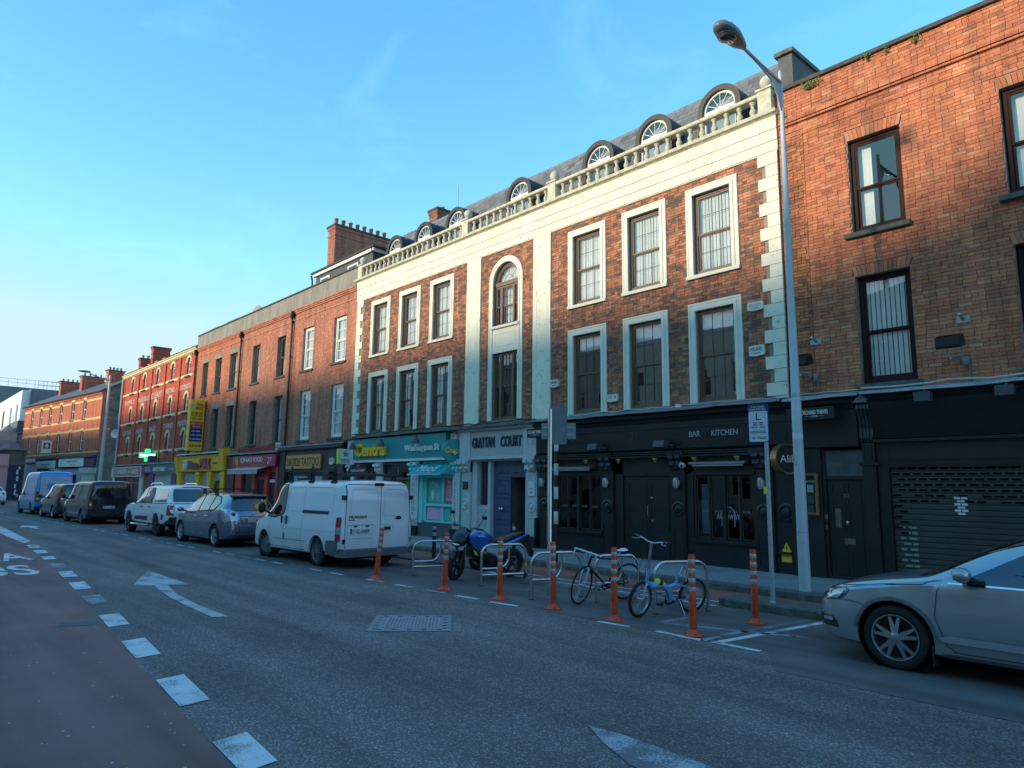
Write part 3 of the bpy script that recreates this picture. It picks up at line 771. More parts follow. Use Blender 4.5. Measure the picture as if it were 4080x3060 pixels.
b = MB().tube([(-24.1, 18.6, 13), (-24.1, 18.6, 15.7)], .02, 6).tube([(-24.1, 18.6, 14.35), (-22.9, 18.6, 14.2)], .012, 5)
for i in range(9): x = -23.9+i*.12; b.tube([(x, 18.4, 14.33-i*.015), (x, 18.8, 14.33-i*.015)], .006, 4)
solo('television_aerial', b, mat('dull_aluminium', (0.45, 0.46, 0.48), 0.5, 0.6, var=0.05), 'thin television aerial on a mast by the small chimney behind the dormers', 'aerial', base=(-24.1, 18.6, 13))
# ================================================================ RIGHT BUILDING
RB = root('brick_building', (-3.5, FY, 0), 'tall red brick building at the right edge, above the black shutter', 'building')
rh = [(-5.54, -4.48, 7.33, 9.48), (-5.54, -4.48, 4.03, 6.37), (-2.72, -1.66, 7.33, 9.48), (-2.72, -1.66, 4.03, 6.37)]
mb = MB(); wall_sheet(mb, -7.09, 3.0, 3.6, 11.3, FY+.012, rh, .16); part('wall', mb, MORT2, RB, fixn=False)
def blk_r(z):
 s = [(h[0], h[1]) for h in rh if h[2] < z < h[3]]
 s += [(h[0]-.05, h[1]+.05) for h in rh if h[3] <= z < h[3]+.245]
 return s
def blk_r1(z): return blk_r(z)+([(-99, -6.5)] if z < 10.15 else [])
bricks(RB, BR_RIGHT, -7.08, 2.0, 3.8, 11.3, FY, blk_r1, course=.0745, L=.235, proud=.012, g=.008, header=.3, seed=11)
bricks(RB, BR_SEAM, -7.08, -6.5, 3.8, 10.15, FY+.002, lambda z: [], course=.0745, L=.21, proud=.02, indiv=0, header=.5, seed=12)
for h in rh: soldier_arch(RB, BR_RIGHT, h[0], h[1], h[3], FY, .24)
for z, p, hh in ((10.36, .075, .05), (10.42, .10, .075), (10.505, .075, .05), (10.06, .03, .045)):
 m_ = MB(); x = -7.05
 while x < 2: m_.box(x+.004, x+.222, FY-p, FY+.005, z, z+hh-.006); x += .226
 part('moulded_course', m_, BR_RIGHT, RB, kind='stuff', fixn=False)
part('coping', MB().prism([(FY-.09, 11.28), (FY-.09, 11.37), (FY+.3, 11.42), (FY+.3, 11.28)], -7.1, 3, 'x'), COPING, RB)
for (x0, x1, z0, z1) in rh[:1]+rh[2:3]:
 window(RB, x0+.02, x1-.02, z0+.02, z1, FY, rec=.12, fm=DKBROWN, fw=.075, mid=.48, nx=1, ny=1, bar=0, curtain='half')
for (x0, x1, z0, z1) in rh[1:2]+rh[3:4]:
 window(RB, x0+.02, x1-.02, z0+.02, z1, FY, rec=.12, fm=DKBROWN, fw=.075, mid=.48, nx=1, ny=1, bar=0, curtain='blind')
for h in rh:
 if h[2] > 7: part('sill', MB().box(h[0]-.14, h[1]+.1, FY-.13, FY+.1, h[2]-.1, h[2]), SILL, RB)
 else: part('sill', MB().box(h[0]-.1, h[1]+.1, FY-.1, FY+.1, h[2]-.08, h[2]), SILL, RB)
# ================================================================ THE OLDER TERRACE (three houses)
def old_house(x0, x1, wins, bm_, label, seed, downpipe=True, ftype='dark', ztop=11.5, soldier=True, lintel=None):
 B = root('brick_building', ((x0+x1)/2, FY, 0), label, 'building')
 hs = []
 for (a, b) in wins: hs += [(a, b, 7.36, 9.52), (a, b, 3.93, 6.36)]
 mb = MB(); wall_sheet(mb, x0, x1, -.1, 10.7, FY, hs, .22); part('wall', mb, MORT2, B, fixn=False)
 def blk(z):
  s = [(h[0], h[1]) for h in hs if h[2] < z < h[3]]
  s += [(h[0]-.04, h[1]+.04) for h in hs if h[3] <= z < h[3]+.3]
  return s
 bricks(B, bm_, x0+.01, x1-.01, 3.75, 10.45, FY, blk, course=.0775, L=.225, proud=.013, header=.35, seed=seed, indiv=300)
 for h in hs:
  if lintel: part('lintel', MB().box(h[0]-.12, h[1]+.12, FY-.025, FY+.05, h[3], h[3]+.29), lintel, B)
  else: soldier_arch(B, bm_, h[0], h[1], h[3], FY, .29, .06, n=9)
  part('sill', MB().box(h[0]-.12, h[1]+.12, FY-.1, FY+.1, h[2]-.09, h[2]), SILL, B)
  if ftype == 'white': window(B, h[0]+.02, h[1]-.02, h[2], h[3], FY, rec=.1, fm=WHITEF, fw=.085, nx=2, ny=2, bar=.025, bm_=WHITEF, curtain='net')
  else: window(B, h[0]+.02, h[1]-.02, h[2], h[3], FY, rec=.16, fm=mat('grey_brown_frame', (.11, .09, .08), .5), fw=.06, nx=2 if seed == 22 else 1, ny=1, bar=.012, bm_=LEADBAR, curtain='net' if random.random() < .7 else 'half')
 # corbelled brick cornice, rendered parapet, coping
 m_ = MB();
 for z, p in ((10.08, .03), (10.44, .06), (10.52, .1), (10.6, .13)):
  x = x0+.01
  while x < x1-.02: m_.box(x, min(x+.215, x1), FY-p-.01*random.random(), FY+.01, z, z+.07); x += .222
 part('corbel_courses', m_, bm_, B, kind='stuff', fixn=False)
 part('parapet', MB().box(x0, x1, FY-.06, FY+.3, 10.68, ztop), CONC, B)
 part('coping', MB().box(x0, x1, FY-.12, FY+.36, ztop, ztop+.06), COPING, B)
 return B
B7 = old_house(-33.0, -26.67, [(-31.86, -30.72), (-28.72, -27.56)], BR_OLD, 'brown brick house with white sash windows and a dark boxed attic above the tattoo shop', 21, ftype='white')
B6 = old_house(-39.7, -33.01, [(-38.1, -37.1), (-34.85, -33.85)], BR_OLD, 'brown brick house between two black downpipes above the red food shop', 22)
B5 = old_house(-47.4, -39.71, [(-46.2, -45.2), (-43.9, -42.85), (-41.5, -40.38)], BR_OLD2, 'orange brown brick house three windows wide above the yellow pizza shop', 23, lintel=CONC)
# attic box, its windows and roof behind the parapets
b = MB().box(-32.5, -26.9, 15.9, 19.5, 11.3, 12.62)
at = part('attic_box', b, mat('grey_cladding', (.075, .08, .088), .6, var=.15, vscale=2), B7)
part('attic_roof', MB().box(-32.75, -26.6, 15.7, 19.7, 12.66, 12.74), mat('dark_membrane', (.03, .032, .036), .6), B7)
part('attic_fascia', MB().box(-32.65, -26.7, 15.78, 15.9, 12.5, 12.66).box(-26.88, -26.78, 15.78, 19.6, 12.5, 12.66), WHITEF, B7)
for a, c in ((-31.9, -30.95), (-29.13, -28.15)):
 part('attic_window', frame_mb(MB(), a, c, 11.7, 12.3, 15.85, 15.93, .09), WHITEF, B7); pane(at, a+.09, c-.09, 11.79, 12.21, 15.88)
 part('interior', MB().box(a+.05, c-.05, 15.892, 15.896, 11.75, 12.25), DARKR, at)
part('attic_downpipe', MB().tube([(-32.75, 15.75, 12.6), (-32.62, 15.75, 12.3), (-32.6, 15.75, 11.5)], .05, 8), IRON, B7)
chimney_stack(B7, -33.55, -32.78, 17.0, 20.5, 11.4, 15.75, BR_OLD, 8, TERRA, cap=.1, poth=.45)
for B, xa, xb in ((B6, -39.7, -33.0), (B5, -47.4, -39.7)):
 part('slate_roof', MB().prism([(15.5, 11.2), (19.5, 12.9), (23.5, 11.2)], xa, xb, 'x'), SLATEF, B)
for xa, xb in ((-43.9, -42.2), (-46.9, -45.6)):
 part('roof_dormer', MB().box(xa, xb, 15.75, 17.5, 11.3, 11.95), WHITEF, B5); part('dormer_roof', MB().box(xa-.1, xb+.1, 15.65, 17.7, 11.95, 12.02), mat('dark_membrane', (.03, .032, .036), .6), B5)
# downpipes
for x, zb in ((-33.0, 3.6), (-39.7, 3.8), (-47.4, 3.6)):
 b = MB().tube([(x, FY-.12, 10.35), (x, FY-.12, zb)], .055, 10).lathe([(.06, 10.2), (.16, 10.42), (.16, 10.58), (.12, 10.6)], (x, FY-.14, 0), 8)
 z = 10
 while z > zb: b.lathe([(.075, z), (.075, z+.08)], (x, FY-.12, 0), 10); z -= 1.8
 solo('downpipe', b, IRON, {-33.0: 'black cast iron downpipe beside the white sash windows', -39.7: 'black downpipe between the pizza shop and the red food shop buildings', -47.4: 'black downpipe where the orange brown house meets the bright red warehouse'}[x], 'downpipe', 'black downpipes on the terrace', smooth=40, base=(x, FY-.12, zb))
# satellite dish on the parapet
b = MB().lathe([(0, .0), (.25, .03), (.42, .09), (.5, .14), (.5, .16), (.25, .05), (0, .02)], (0,0,0), 20, 'y').tube([(0, .1, -.1), (0, .45, -.45)], .03, 6).tube([(0,0,-.3),(0,-.35,-.05)], .015, 5)
b.xf(Matrix.Translation((-40.2, 15.9, 12.0)) @ Matrix.Rotation(.25, 4, 'Z'))
solo('satellite_dish', b, mat('grey_dish', (.33, .33, .33), .6), 'grey satellite dish on the parapet roof left of the downpipe', 'satellite dish', smooth=40)
# ================================================================ STREET
ZR = -0.12
ASPH = asphalt_mat('coarse_asphalt', (0.135, 0.112, 0.098), (0.37, 0.33, 0.30), 75, 0.34, 0.2, 1.0)
ASPH2 = asphalt_mat('smooth_asphalt', (0.125, 0.108, 0.098), (0.20, 0.18, 0.165), 220, 0.25, 0.35, 0.4)
REDT = asphalt_mat('red_bus_lane', (0.225, 0.105, 0.09), (0.27, 0.14, 0.12), 260, 0.4, 0.22, 0.15)
REDC = asphalt_mat('red_cycle_lane', (0.27, 0.095, 0.07), (0.32, 0.13, 0.10), 300, 0.4, 0.2, 0.15)
WPAINT = paint_mark_mat('worn_white_paint', (0.66, 0.68, 0.68), 0.25, 70)
WPAINT2 = paint_mark_mat('faded_white_paint', (0.36, 0.39, 0.40), 0.6, 40)
PAVE = brick_mat('paving_stone', [(0.28, 0.28, 0.28), (0.34, 0.335, 0.33), (0.24, 0.245, 0.25), (0.31, 0.31, 0.31)], 0.75, weather=((0.17, 0.17, 0.165), 0.6), bump=0.15)
KERB = mat('kerb_granite', (0.16, 0.155, 0.145), 0.85, var=0.3, vscale=5, bump=0.4, dark=(0.055, 0.06, 0.05))
def flat(name, pts, z, m, kind=True):
 mb = MB().add([(x, y, z) for x, y in pts], [tuple(range(len(pts)))])
 o = part(name, mb, m, None, fixn=False)
 if o.data.polygons[0].normal.z < 0: o.data.flip_normals()
 if kind: o['kind'] = 'structure'
 return o
flat('ground', [(-400, -200), (200, -200), (200, 300), (-400, 300)], ZR-.012, mat('distant_ground', (0.08, 0.08, 0.08), 0.9))
def ymb(x):       # bus lane boundary
 pts = [(6, 1.9), (-3, 1.98), (-5, 2.05), (-8.6, 2.36), (-13.8, 2.84), (-19.5, 3.3), (-25.7, 3.68), (-30.6, 3.72), (-60, 4.6), (-130, 6.0)]
 for (a, b), (c, d) in zip(pts, pts[1:]):
  if c <= x <= a: return b+(d-b)*(a-x)/(a-c)
 return pts[0][1] if x > 6 else 6.0
flat('road', [(60, -4.2), (60, 12.4), (-140, 12.4), (-140, -4.2)], ZR-.004, ASPH)
xs_ = [20, 6, 0, -3, -5, -8.6, -13.8, -19.5, -25.7, -30.6, -60, -130]
rj = random.Random(2); flat('bus_lane', [(x, ymb(x)-.015+rj.uniform(-.022, .018)) for x in [20-.35*i for i in range(240)]]+[(x, ymb(x)-.01) for x in xs_ if x < -64]+[(-130, -1.5), (20, -1.5)], ZR, REDT)
def ybay(x): return 8.12-.0415*(-5-x) if x < -5 else 8.12
flat('parking_bay', [(-4.3, 8.2)]+[(x, ybay(x)+.02) for x in (-6, -12, -20, -30, -45, -70)]+[(-70, 10.62), (-4.3, 10.62)], ZR, ASPH2)
flat('parking_bay', [(-4.3, 8.2), (-4.3, 12.3), (40, 12.3), (40, 7.4), (-3.8, 7.4)], ZR, ASPH2)
flat('cycle_lane', [(-130, 11.12), (-4.3, 11.12), (-4.3, 12.36), (-130, 12.36)], ZR, REDC)
# pavement: slabs one by one near the camera, drawn joints as real gaps
PZ = 0.0
pv = struct('pavement', MB().box(-140, 40, 12.62, FY+.3, -.3, PZ-.03), mat('bedding', (.05, .05, .05), .9))
rnd = random.Random(5)
sl = []
y = 12.66; r = 0
while y < FY-.05:
 dy = min([.62, .75, .55, .6][r % 4], FY+.02-y); x = -70+rnd.random()
 while x < 4:
  w_ = rnd.choice((.6, .75, .9, .9, 1.05)); sl.append((x, x+w_, y, y+dy)); x += w_
 y += dy; r += 1
sl.sort(key=lambda s: math.hypot(s[0]+4.5, s[2]))
sl = [s for s in sl if (s[0]/s[2]) < 0.1 or True]
um = mesh_from('paving_slab', MB().box(-.5, .5, -.5, .5, -.04, 0), PAVE)
for s in sl[:300]:
 piece('paving_slab', um, pv, ((s[0]+s[1])/2, (s[2]+s[3])/2, PZ+rnd.uniform(-.004, .003)), scale=(s[1]-s[0]-.014, s[3]-s[2]-.014, 1), rot=(rnd.uniform(-.003, .003), rnd.uniform(-.004, .004), 0))
mb = MB()
for s in sl[300:]:
 z = PZ+rnd.uniform(-.003, .003); mb.add([(s[0]+.007, s[2]+.007, z), (s[1]-.007, s[2]+.007, z), (s[1]-.007, s[3]-.007, z), (s[0]+.007, s[3]-.007, z)], [(0,1,2,3)])
part('paving_slabs', mb, PAVE, pv, kind='stuff', fixn=False)
flat('pavement', [(-140, 12.66), (-70.2, 12.66), (-70.2, FY), (-140, FY)], PZ-.004, PAVE)
# kerb stones
kb = struct('kerb', MB().box(-140, -70, 12.36, 12.66, -.3, PZ), KERB)
x = 6
def kerbstone(x0, x1, y0, y1, z1, parent):
 c = .018
 b = MB().prism([(y0, -.3), (y0, z1-c), (y0+c, z1), (y1, z1), (y1, -.3)], x0+.004, x1-.004, 'x')
 part('kerb_stone', b, KERB, parent)
while x > -70:
 L_ = rnd.choice((.9, 1.0, 1.2)); kerbstone(x-L_, x, 12.36, 12.655, PZ+rnd.uniform(-.006, .002)+(.012 if x < -5 and x > -7.4 else 0), kb); x -= L_
# low kerb islands between cycle lane and parking bay
isl = root('kerb_island', (-5.4, 11.1, ZR), 'short mossy kerb island under the loading bay sign post', 'kerb')
x = -4.35
MOSS = mat('mossy_kerb', (0.17, 0.165, 0.15), 0.9, var=0.3, vscale=7, bump=0.4, dark=(0.045, 0.06, 0.03))
for w_ in (.78, .6, .72):
 part('kerb_stone', MB().prism([(10.72, ZR), (10.72, -.01), (10.74, .01), (11.3, .01), (11.32, -.01), (11.32, ZR)], x-w_+.004, x-.004, 'x'), MOSS, isl); x -= w_
isl2 = root('kerb_island', (-20, 10.8, ZR), 'long low dark kerb between the parked vehicles and the red cycle lane', 'kerb')
x = -12.9
while x > -64:
 part('kerb_stone', MB().prism([(10.62, ZR), (10.62, -.07), (10.65, -.05), (10.95, -.05), (10.98, -.07), (10.98, ZR)], x-1.0+.004, x-.004, 'x'), KERB, isl2); x -= 1.0
PATCH = asphalt_mat('patched_asphalt', (.115, .102, .094), (.26, .245, .23), 110, .3, .2, .6)
flat('road_patch', [(-11.2, 6.2), (-9.9, 6.25), (-9.85, 7.1), (-11.25, 7.05)], ZR-.001, PATCH); flat('road_patch', [(-22, 5.0), (-17.4, 4.9), (-17.3, 5.6), (-22, 5.75)], ZR-.001, PATCH)
# ---- markings
def stripe(name, x0, y0, x1, y1, w_, m=None, z=None):
 a = Vector((x0, y0)); b = Vector((x1, y1)); d = (b-a).normalized(); n = Vector((-d.y, d.x))*w_/2
 return flat(name, [tuple(a-n), tuple(b-n), tuple(b+n), tuple(a+n)], ZR+.004 if z is None else z, m or WPAINT)
# square dashes along the bus lane
for i, (x0, x1) in enumerate([(-5.55, -4.85), (-7.6, -6.58), (-9.67, -8.65), (-11.7, -10.7), (-13.8, -12.8), (-15.77, -14.7), (-17.77, -16.7), (-19.65, -18.6), (-21.55, -20.65), (-23.7, -22.6), (-25.7, -24.55)]):
 flat('lane_dash', [(x0, ymb(x0)), (x1, ymb(x1)), (x1-.05, ymb(x1)+.27), (x0-.05, ymb(x0)+.28)], ZR+.004, WPAINT if i not in (4, 7) else WPAINT2)
flat('lane_line', [(-26.6, 3.74), (-27.3, 4.02), (-60, 4.95), (-60, 4.6), (-30.6, 3.72)], ZR+.004, WPAINT)
# dashes along the parking bay
xb = -9.05
for x0, x1 in [(-12.84, -12.3), (-11.81, -11.3), (-10.87, -10.38), (-10.0, -9.45), (-9.11, -8.5), (-6.82, -6.28)]:
 stripe('bay_dash', x0, ybay(x0)-.02, x1, ybay(x1)+.02, .1)
x = -13.75
while x > -60:
 stripe('bay_dash', x, ybay(x)-.02, x-.55, ybay(x-.55)-.02, .09, WPAINT if int(x) % 3 else WPAINT2); x -= .92
flat('lane_arrow', [(-14.67, 3.84), (-14.43, 4.16), (-13.57, 4.02), (-12.73, 3.94), (-11.76, 3.89), (-10.58, 3.86), (-10.5, 4.06), (-11.81, 4.06), (-13.1, 4.15), (-14.34, 4.36), (-14.21, 4.72), (-16.95, 4.72)], ZR+.004, paint_mark_mat('grey_white_paint', (.46, .48, .48), .3, 60))
flat('lane_arrow', [(-36.73, 4.98), (-36.95, 5.2), (-35.74, 5.55), (-35.6, 5.32), (-34.1, 5.34), (-34.1, 5.18), (-35.6, 5.1), (-35.71, 4.82)], ZR+.004, WPAINT)
flat('lane_arrow', [(-3.96, 4.54), (-3.6, 4.58), (-2.85, 4.55), (-2.0, 4.48), (-1.2, 4.4), (-1.2, 4.0), (-2.2, 4.06), (-3.22, 4.14), (-3.65, 4.34)], ZR+.004, paint_mark_mat('worn_off_paint', (.42, .45, .46), .42, 45))
# loading bay box lines
stripe('bay_line', -6.24, 8.66, -4.45, 9.28, .1, WPAINT2); stripe('bay_line', -6.2, 8.7, -6.15, 9.38, .1, WPAINT2)
stripe('bay_line', -5.85, 8.13, -5.14, 8.1, .1); stripe('bay_line', -5.12, 8.1, -5.12, 8.5, .09, WPAINT2)
stripe('bay_line', -5.0, 8.14, -4.34, 8.12, .1); stripe('bay_line', -4.94, 8.15, -4.62, 10.75, .11); stripe('bay_line', -5.14, 8.6, -4.86, 10.6, .1, WPAINT2)
stripe('bay_line', -4.6, 9.34, -4.3, 9.3, .12, WPAINT2)
for yy, m_ in ((11.06, WPAINT), (10.64, WPAINT)):
 stripe('cycle_line', -6.45, yy, -12.7, yy, .07, m_)
stripe('bus_lane_scar', -11.3, 2.08, -11.1, 2.5, .3, mat('dull_scar', (.09, .085, .1), .7))
# LANA BUS painted on the red lane, read by drivers heading away
def road_text(s, x0, x1, y0, y1):
 mb = text_mb(s, 1, 0, .015); xs = [v[0] for v in mb.v]; zs = [v[2] for v in mb.v]
 a, b, c, d = min(xs), max(xs), min(zs), max(zs)
 q = MB(); q.f = [tuple(reversed(f)) for f in mb.f]; q.v = [(x1+(v[2]-c)/(d-c)*(x0-x1), y0+(v[0]-a)/(b-a)*(y1-y0), ZR+.0045) for v in mb.v]
 o = part('road_lettering', q, WPAINT, None); o['kind'] = 'structure'
 if o.data.polygons[0].normal.z < 0: o.data.flip_normals()
road_text('BUS', -19.7, -17.6, 1.1, 2.88); road_text('LÁNA', -23.6, -20.9, .9, 3.2)
# manhole cover with frame
mh = root('manhole_cover', (-8.4, 5.85, ZR), 'pale square metal manhole cover with studded centre plate in the road', 'manhole cover', rotz=0)
MCON = mat('manhole_frame', (0.27, 0.28, 0.28), 0.7, var=0.2, vscale=8)
def rq(c, hw, hh, a): return [(c[0]+math.cos(a)*u*hw-math.sin(a)*v*hh, c[1]+math.sin(a)*u*hw+math.cos(a)*v*hh) for u, v in ((-1,-1),(1,-1),(1,1),(-1,1))]
part('frame', MB().prism(rq((-8.4, 5.85), .56, .56, .9), ZR, ZR+.008, 'z'), MCON, mh)
part('plate', MB().prism(rq((-8.4, 5.87), .38, .38, .9), ZR, ZR+.014, 'z'), mat('manhole_plate', (0.31, 0.32, 0.33), 0.5, 0.1, var=0.15), mh)
b = MB(); ca, sa = math.cos(.9), math.sin(.9)
for i in range(-7, 8):
 for j in range(-7, 8):
  u, v = i*.048, j*.048; cx, cy = -8.4+ca*u-sa*v, 5.87+sa*u+ca*v; b.prism(rq((cx, cy), .016, .008, .9+(PI/2 if (i+j) % 2 else 0)), ZR+.012, ZR+.019, 'z')
part('studs', b, mat('manhole_stud', (0.28, 0.29, 0.30), 0.6, 0.1), mh, kind='stuff')
b = MB()
for i in range(-2, 3):
 for s in (-.47, .47):
  for (u, v) in ((i*.2, s), (s, i*.2)): b.prism(rq((-8.4+ca*u-sa*v, 5.85+sa*u+ca*v), .03, .014, .9), ZR+.008, ZR+.0105, 'z')
part('slots', b, mat('slot_dark', (.03, .03, .03), .9), mh, kind='stuff')
# chewing gum spots on the bus lane
b = MB(); rnd = random.Random(9)
for i in range(150):
 x, y = rnd.uniform(-11, -1.0), rnd.uniform(.1, 2.1); r_ = rnd.uniform(.006, .014)
 if y > ymb(x)-.1: continue
 n = 7; b.add([(x+r_*math.cos(2*PI*k/n)*1.2, y+r_*math.sin(2*PI*k/n), ZR+.004) for k in range(n)], [tuple(range(n))])
o = part('chewing_gum_spots', b, mat('gum', (.45, .48, .5), .7, var=0), None, fixn=False); o['kind'] = 'stuff'; o['label'] = 'pale chewing gum spots trodden on the red bus lane'; o['category'] = 'gum'
# ================================================================ ACROSS THE STREET (behind the camera: they shade it and are mirrored in the windows)
OY = -10.0
OPP = brick_mat('opposite_brick', [(.62, .5, .42), (.66, .53, .45), (.58, .47, .4)]); OPR = mat('opposite_render', (.80, .74, .62), .85, var=.1)
def opp(x0, x1, zt0, zt1, m_, label, n, roof=True, base=True):
 B = root('terrace_house', ((x0+x1)/2, OY, 0), label, 'building')
 hs = []; w_ = (x1-x0)/n
 for i in range(n):
  c = x0+w_*(i+.5)
  for z in (1.2, 4.9, 8.0, 11.1):
   if z+2.2 < min(zt0, zt1): hs.append((c-.6, c+.6, z, z+2.1))
 b = MB(); wall_sheet(b, x0, x1, -.1, min(zt0, zt1), 0, hs, .2, side=False)
 b.v = [(v[0], OY-v[1], v[2]) for v in b.v]
 b.prism([(x0, min(zt0, zt1)), (x1, min(zt0, zt1)), (x1, zt1), (x0, zt0)] if zt0 != zt1 else [(x0, zt0-.01), (x1, zt0-.01), (x1, zt0+.15), (x0, zt0+.15)], OY, OY-.6)
 part('wall', b, m_, B, fixn=False)
 part('block', MB().prism([(x0, -.1), (x1, -.1), (x1, zt1-.1), (x0, zt0-.1)], OY-.7, OY-9), SLATEF, B)
 for h in hs:
  f = part('window', frame_mb(MB(), h[0], h[1], h[2], h[3], OY-.2, OY-.12, .07).box(h[0], h[1], OY-.2, OY-.13, (h[2]+h[3])/2-.03, (h[2]+h[3])/2+.03), WHITEF, B)
  part('pane', MB().quad((h[0], OY-.17, h[2]), (h[1], OY-.17, h[2]), (h[1], OY-.17, h[3]), (h[0], OY-.17, h[3])), mat('dark_pane', (.02, .025, .03), .1, var=0), f, fixn=False)
 return B
opp(-150, -74, 12.4, 12.4, OPP, 'long brown terrace block across the street, farthest to the left', 14)
opp(-74, -50, 12.8, 12.8, OPR, 'pale rendered block across the street facing the bright red warehouse', 6)
opp(-50, -32, 12.5, 12.5, OPP, 'brown brick block across the street facing the orange brown house', 6)
opp(-32, -15.8, 12.5, 12.5, OPR, 'tall pale rendered block across the street facing the tattoo shop', 6)
opp(-15.8, -12.2, 12.5, 13.2, OPP, 'narrow brick house across the street with a rising parapet', 1)
opp(-12.2, -8.4, 13.2, 15.6, OPR, 'pale gable ended block across the street with a steep sloping top', 1)
opp(-8.4, 26, 15.6, 15.6, OPP, 'tallest brown block across the street behind the camera', 10)
struct('pavement', MB().box(-140, 40, OY, -1.6, -.3, -.01), mat('far_pavement', (.2, .2, .2), .85))
# ================================================================ RED WAREHOUSE
WH = root('brick_warehouse', (-56.7, FY, 0), 'bright red brick warehouse with cream bands, round arched windows and faded painted lettering', 'building')
W0, W1 = -66.0, -47.5
WC = [-62.75, -59.45, -55.95, -52.45, -49.05]
rows_ = [(9.1, 10.0, .34), (6.6, 7.5, .34), (4.1, 5.0, .34)]
hs = [(c-.34, c+.34, a, b+.34) for c in WC for a, b, r in rows_]
mb = MB(); wall_sheet(mb, W0, W1, -.1, 10.75, FY, hs, .3)
for c in WC:
 for a, b, r in rows_: arch_fill(mb, c, r, b, b+r, FY, .3, 10)
part('wall', mb, mat('red_mortar', (.30, .10, .07), .9), WH, fixn=False)
def blk_w(z):
 s = []
 if any(q[0]-.12 < z < q[0]+.06 for q in rows_): s.append((-99, 99))
 for c in WC:
  for a, b, r in rows_:
   if a < z < b: s.append((c-r, c+r))
   elif b <= z < b+.6: q = math.sqrt(max(0, .58**2-(z-b)**2)); s.append((c-q, c+q))
 return s
bricks(WH, BR_RED, W0, W1, 3.3, 10.5, FY, blk_w, course=.0775, L=.23, header=.3, seed=31)
for x in (-60.95, -57.45, -54.05, -50.7, -65.7, -47.8):
 m_ = MB(); z = 3.3; j = 0
 while z < 10.45:
  m_.box(x-.15, x+.15 if j % 2 else x+.13, FY-.09, FY, z+.004, z+.072); z += .0775; j += 1
 part('brick_pilaster', m_, BR_RED, WH, kind='stuff', fixn=False)
 part('pilaster_core', MB().box(x-.14, x+.14, FY-.08, FY, 3.3, 10.5), mat('red_mortar', (.30, .10, .07), .9), WH)
for a, b, r in rows_:
 part('string_course', MB().box(W0, W1, FY-.04, FY+.02, a-.12, a-.035).box(W0, W1, FY-.03, FY+.02, a-.03, a+.055), YELP, WH)
 for c in WC:
  k = MB()
  for i in range(9):
   a0, a1 = PI*i/9+.02, PI*(i+1)/9-.02
   k.prism([(c+.34*math.cos(a0), b+.34*math.sin(a0)), (c+.56*math.cos(a0), b+.56*math.sin(a0)), (c+.56*math.cos(a1), b+.56*math.sin(a1)), (c+.34*math.cos(a1), b+.34*math.sin(a1))], FY-.04, FY+.02)
  part('arch_band', k, YELP, WH)
  part('sill', MB().box(c-.5, c+.5, FY-.14, FY+.1, a-.16, a-.06), SILL, WH)
  f = MB(); frame_mb(f, c-.3, c+.3, a, b+.02, FY+.1, FY+.16, .07); f.box(c-.23, c+.23, FY+.1, FY+.16, (a+b)/2-.03, (a+b)/2+.03)
  for i in range(8):
   a0, a1 = PI*i/8, PI*(i+1)/8
   f.prism([(c+.25*math.cos(a0), b+.25*math.sin(a0)), (c+.33*math.cos(a0), b+.33*math.sin(a0)), (c+.33*math.cos(a1), b+.33*math.sin(a1)), (c+.25*math.cos(a1), b+.25*math.sin(a1))], FY+.1, FY+.16)
  fo = part('window', f, WHITEF, WH)
  part('pane', MB().add([(c+.3*math.cos(PI*i/8), FY+.13, b+.3*math.sin(PI*i/8)) for i in range(9)]+[(c-.3, FY+.13, a), (c+.3, FY+.13, a)], [tuple(range(11))]), GLASS, fo, fixn=False)
  part('interior', MB().quad((c-.34, FY+.3, a), (c+.34, FY+.3, a), (c+.34, FY+.3, b+.34), (c-.34, FY+.3, b+.34)), DARKR, fo, fixn=False)
# dentil cornice and gutter
b = MB().box(W0, W1, FY-.1, FY+.05, 10.62, 10.75).box(W0, W1, FY-.16, FY+.05, 10.76, 10.86)
x = W0+.2
while x < W1-.2: b.box(x, x+.16, FY-.1, FY, 10.47, 10.61); x += .42
part('dentil_cornice', b, YELP, WH)
part('slate_roof', MB().prism([(FY-.25, 10.87), (20.5, 13.4), (26, 10.9)], W0-.1, W1+.1, 'x'), SLATEF, WH)
b = MB()
for i in range(9): x = W0+1.2+i*2.0; b.box(x, x+.7, 15.5, 15.95, 11.24, 11.30)
b.xf(Matrix.Identity(4)); part('rooflights', b, WHITEF, WH)
chimney_stack(WH, -62.6, -62.0, 16.2, 17.5, 10.8, 13.05, BR_RED, 0, TERRA, cap=.1)
chimney_stack(WH, -66.6, -66.0, 16.3, 17.15, 10.8, 12.6, BR_RED, 2, POTB, cap=.1, poth=.3)
PAINTED = mat('faded_painted_letters', (.62, .56, .52), .9, var=.25, vscale=14)
for s, xa, xb, za, zb in (('SUPPLY', -64.8, -61.8, 8.2, 8.55), ('WHOLESALE', -60.8, -57.9, 8.12, 8.5), ("O'LEARY'S", -57.25, -54.2, 8.1, 8.6), ('RETAIL', -53.6, -51.6, 8.2, 8.55), ('DISTRIBUTOR', -50.5, -47.9, 8.15, 8.5),
      ('LETTER', -64.6, -62.0, 5.65, 6.0), ('PAPER', -60.6, -58.6, 5.6, 5.98), ('BAGS', -56.95, -55.4, 5.62, 6.0), ('TWINES', -53.6, -51.3, 5.64, 6.0), ('PRINTING', -50.35, -47.9, 5.64, 6.02)):
 lettering(s, xa, xb, za, zb, FY-.02, PAINTED, WH, .006, .01)
b = MB().tube([(-65.2, FY-.22, 10.5), (-65.2, FY-.22, 3.3)], .07, 8)
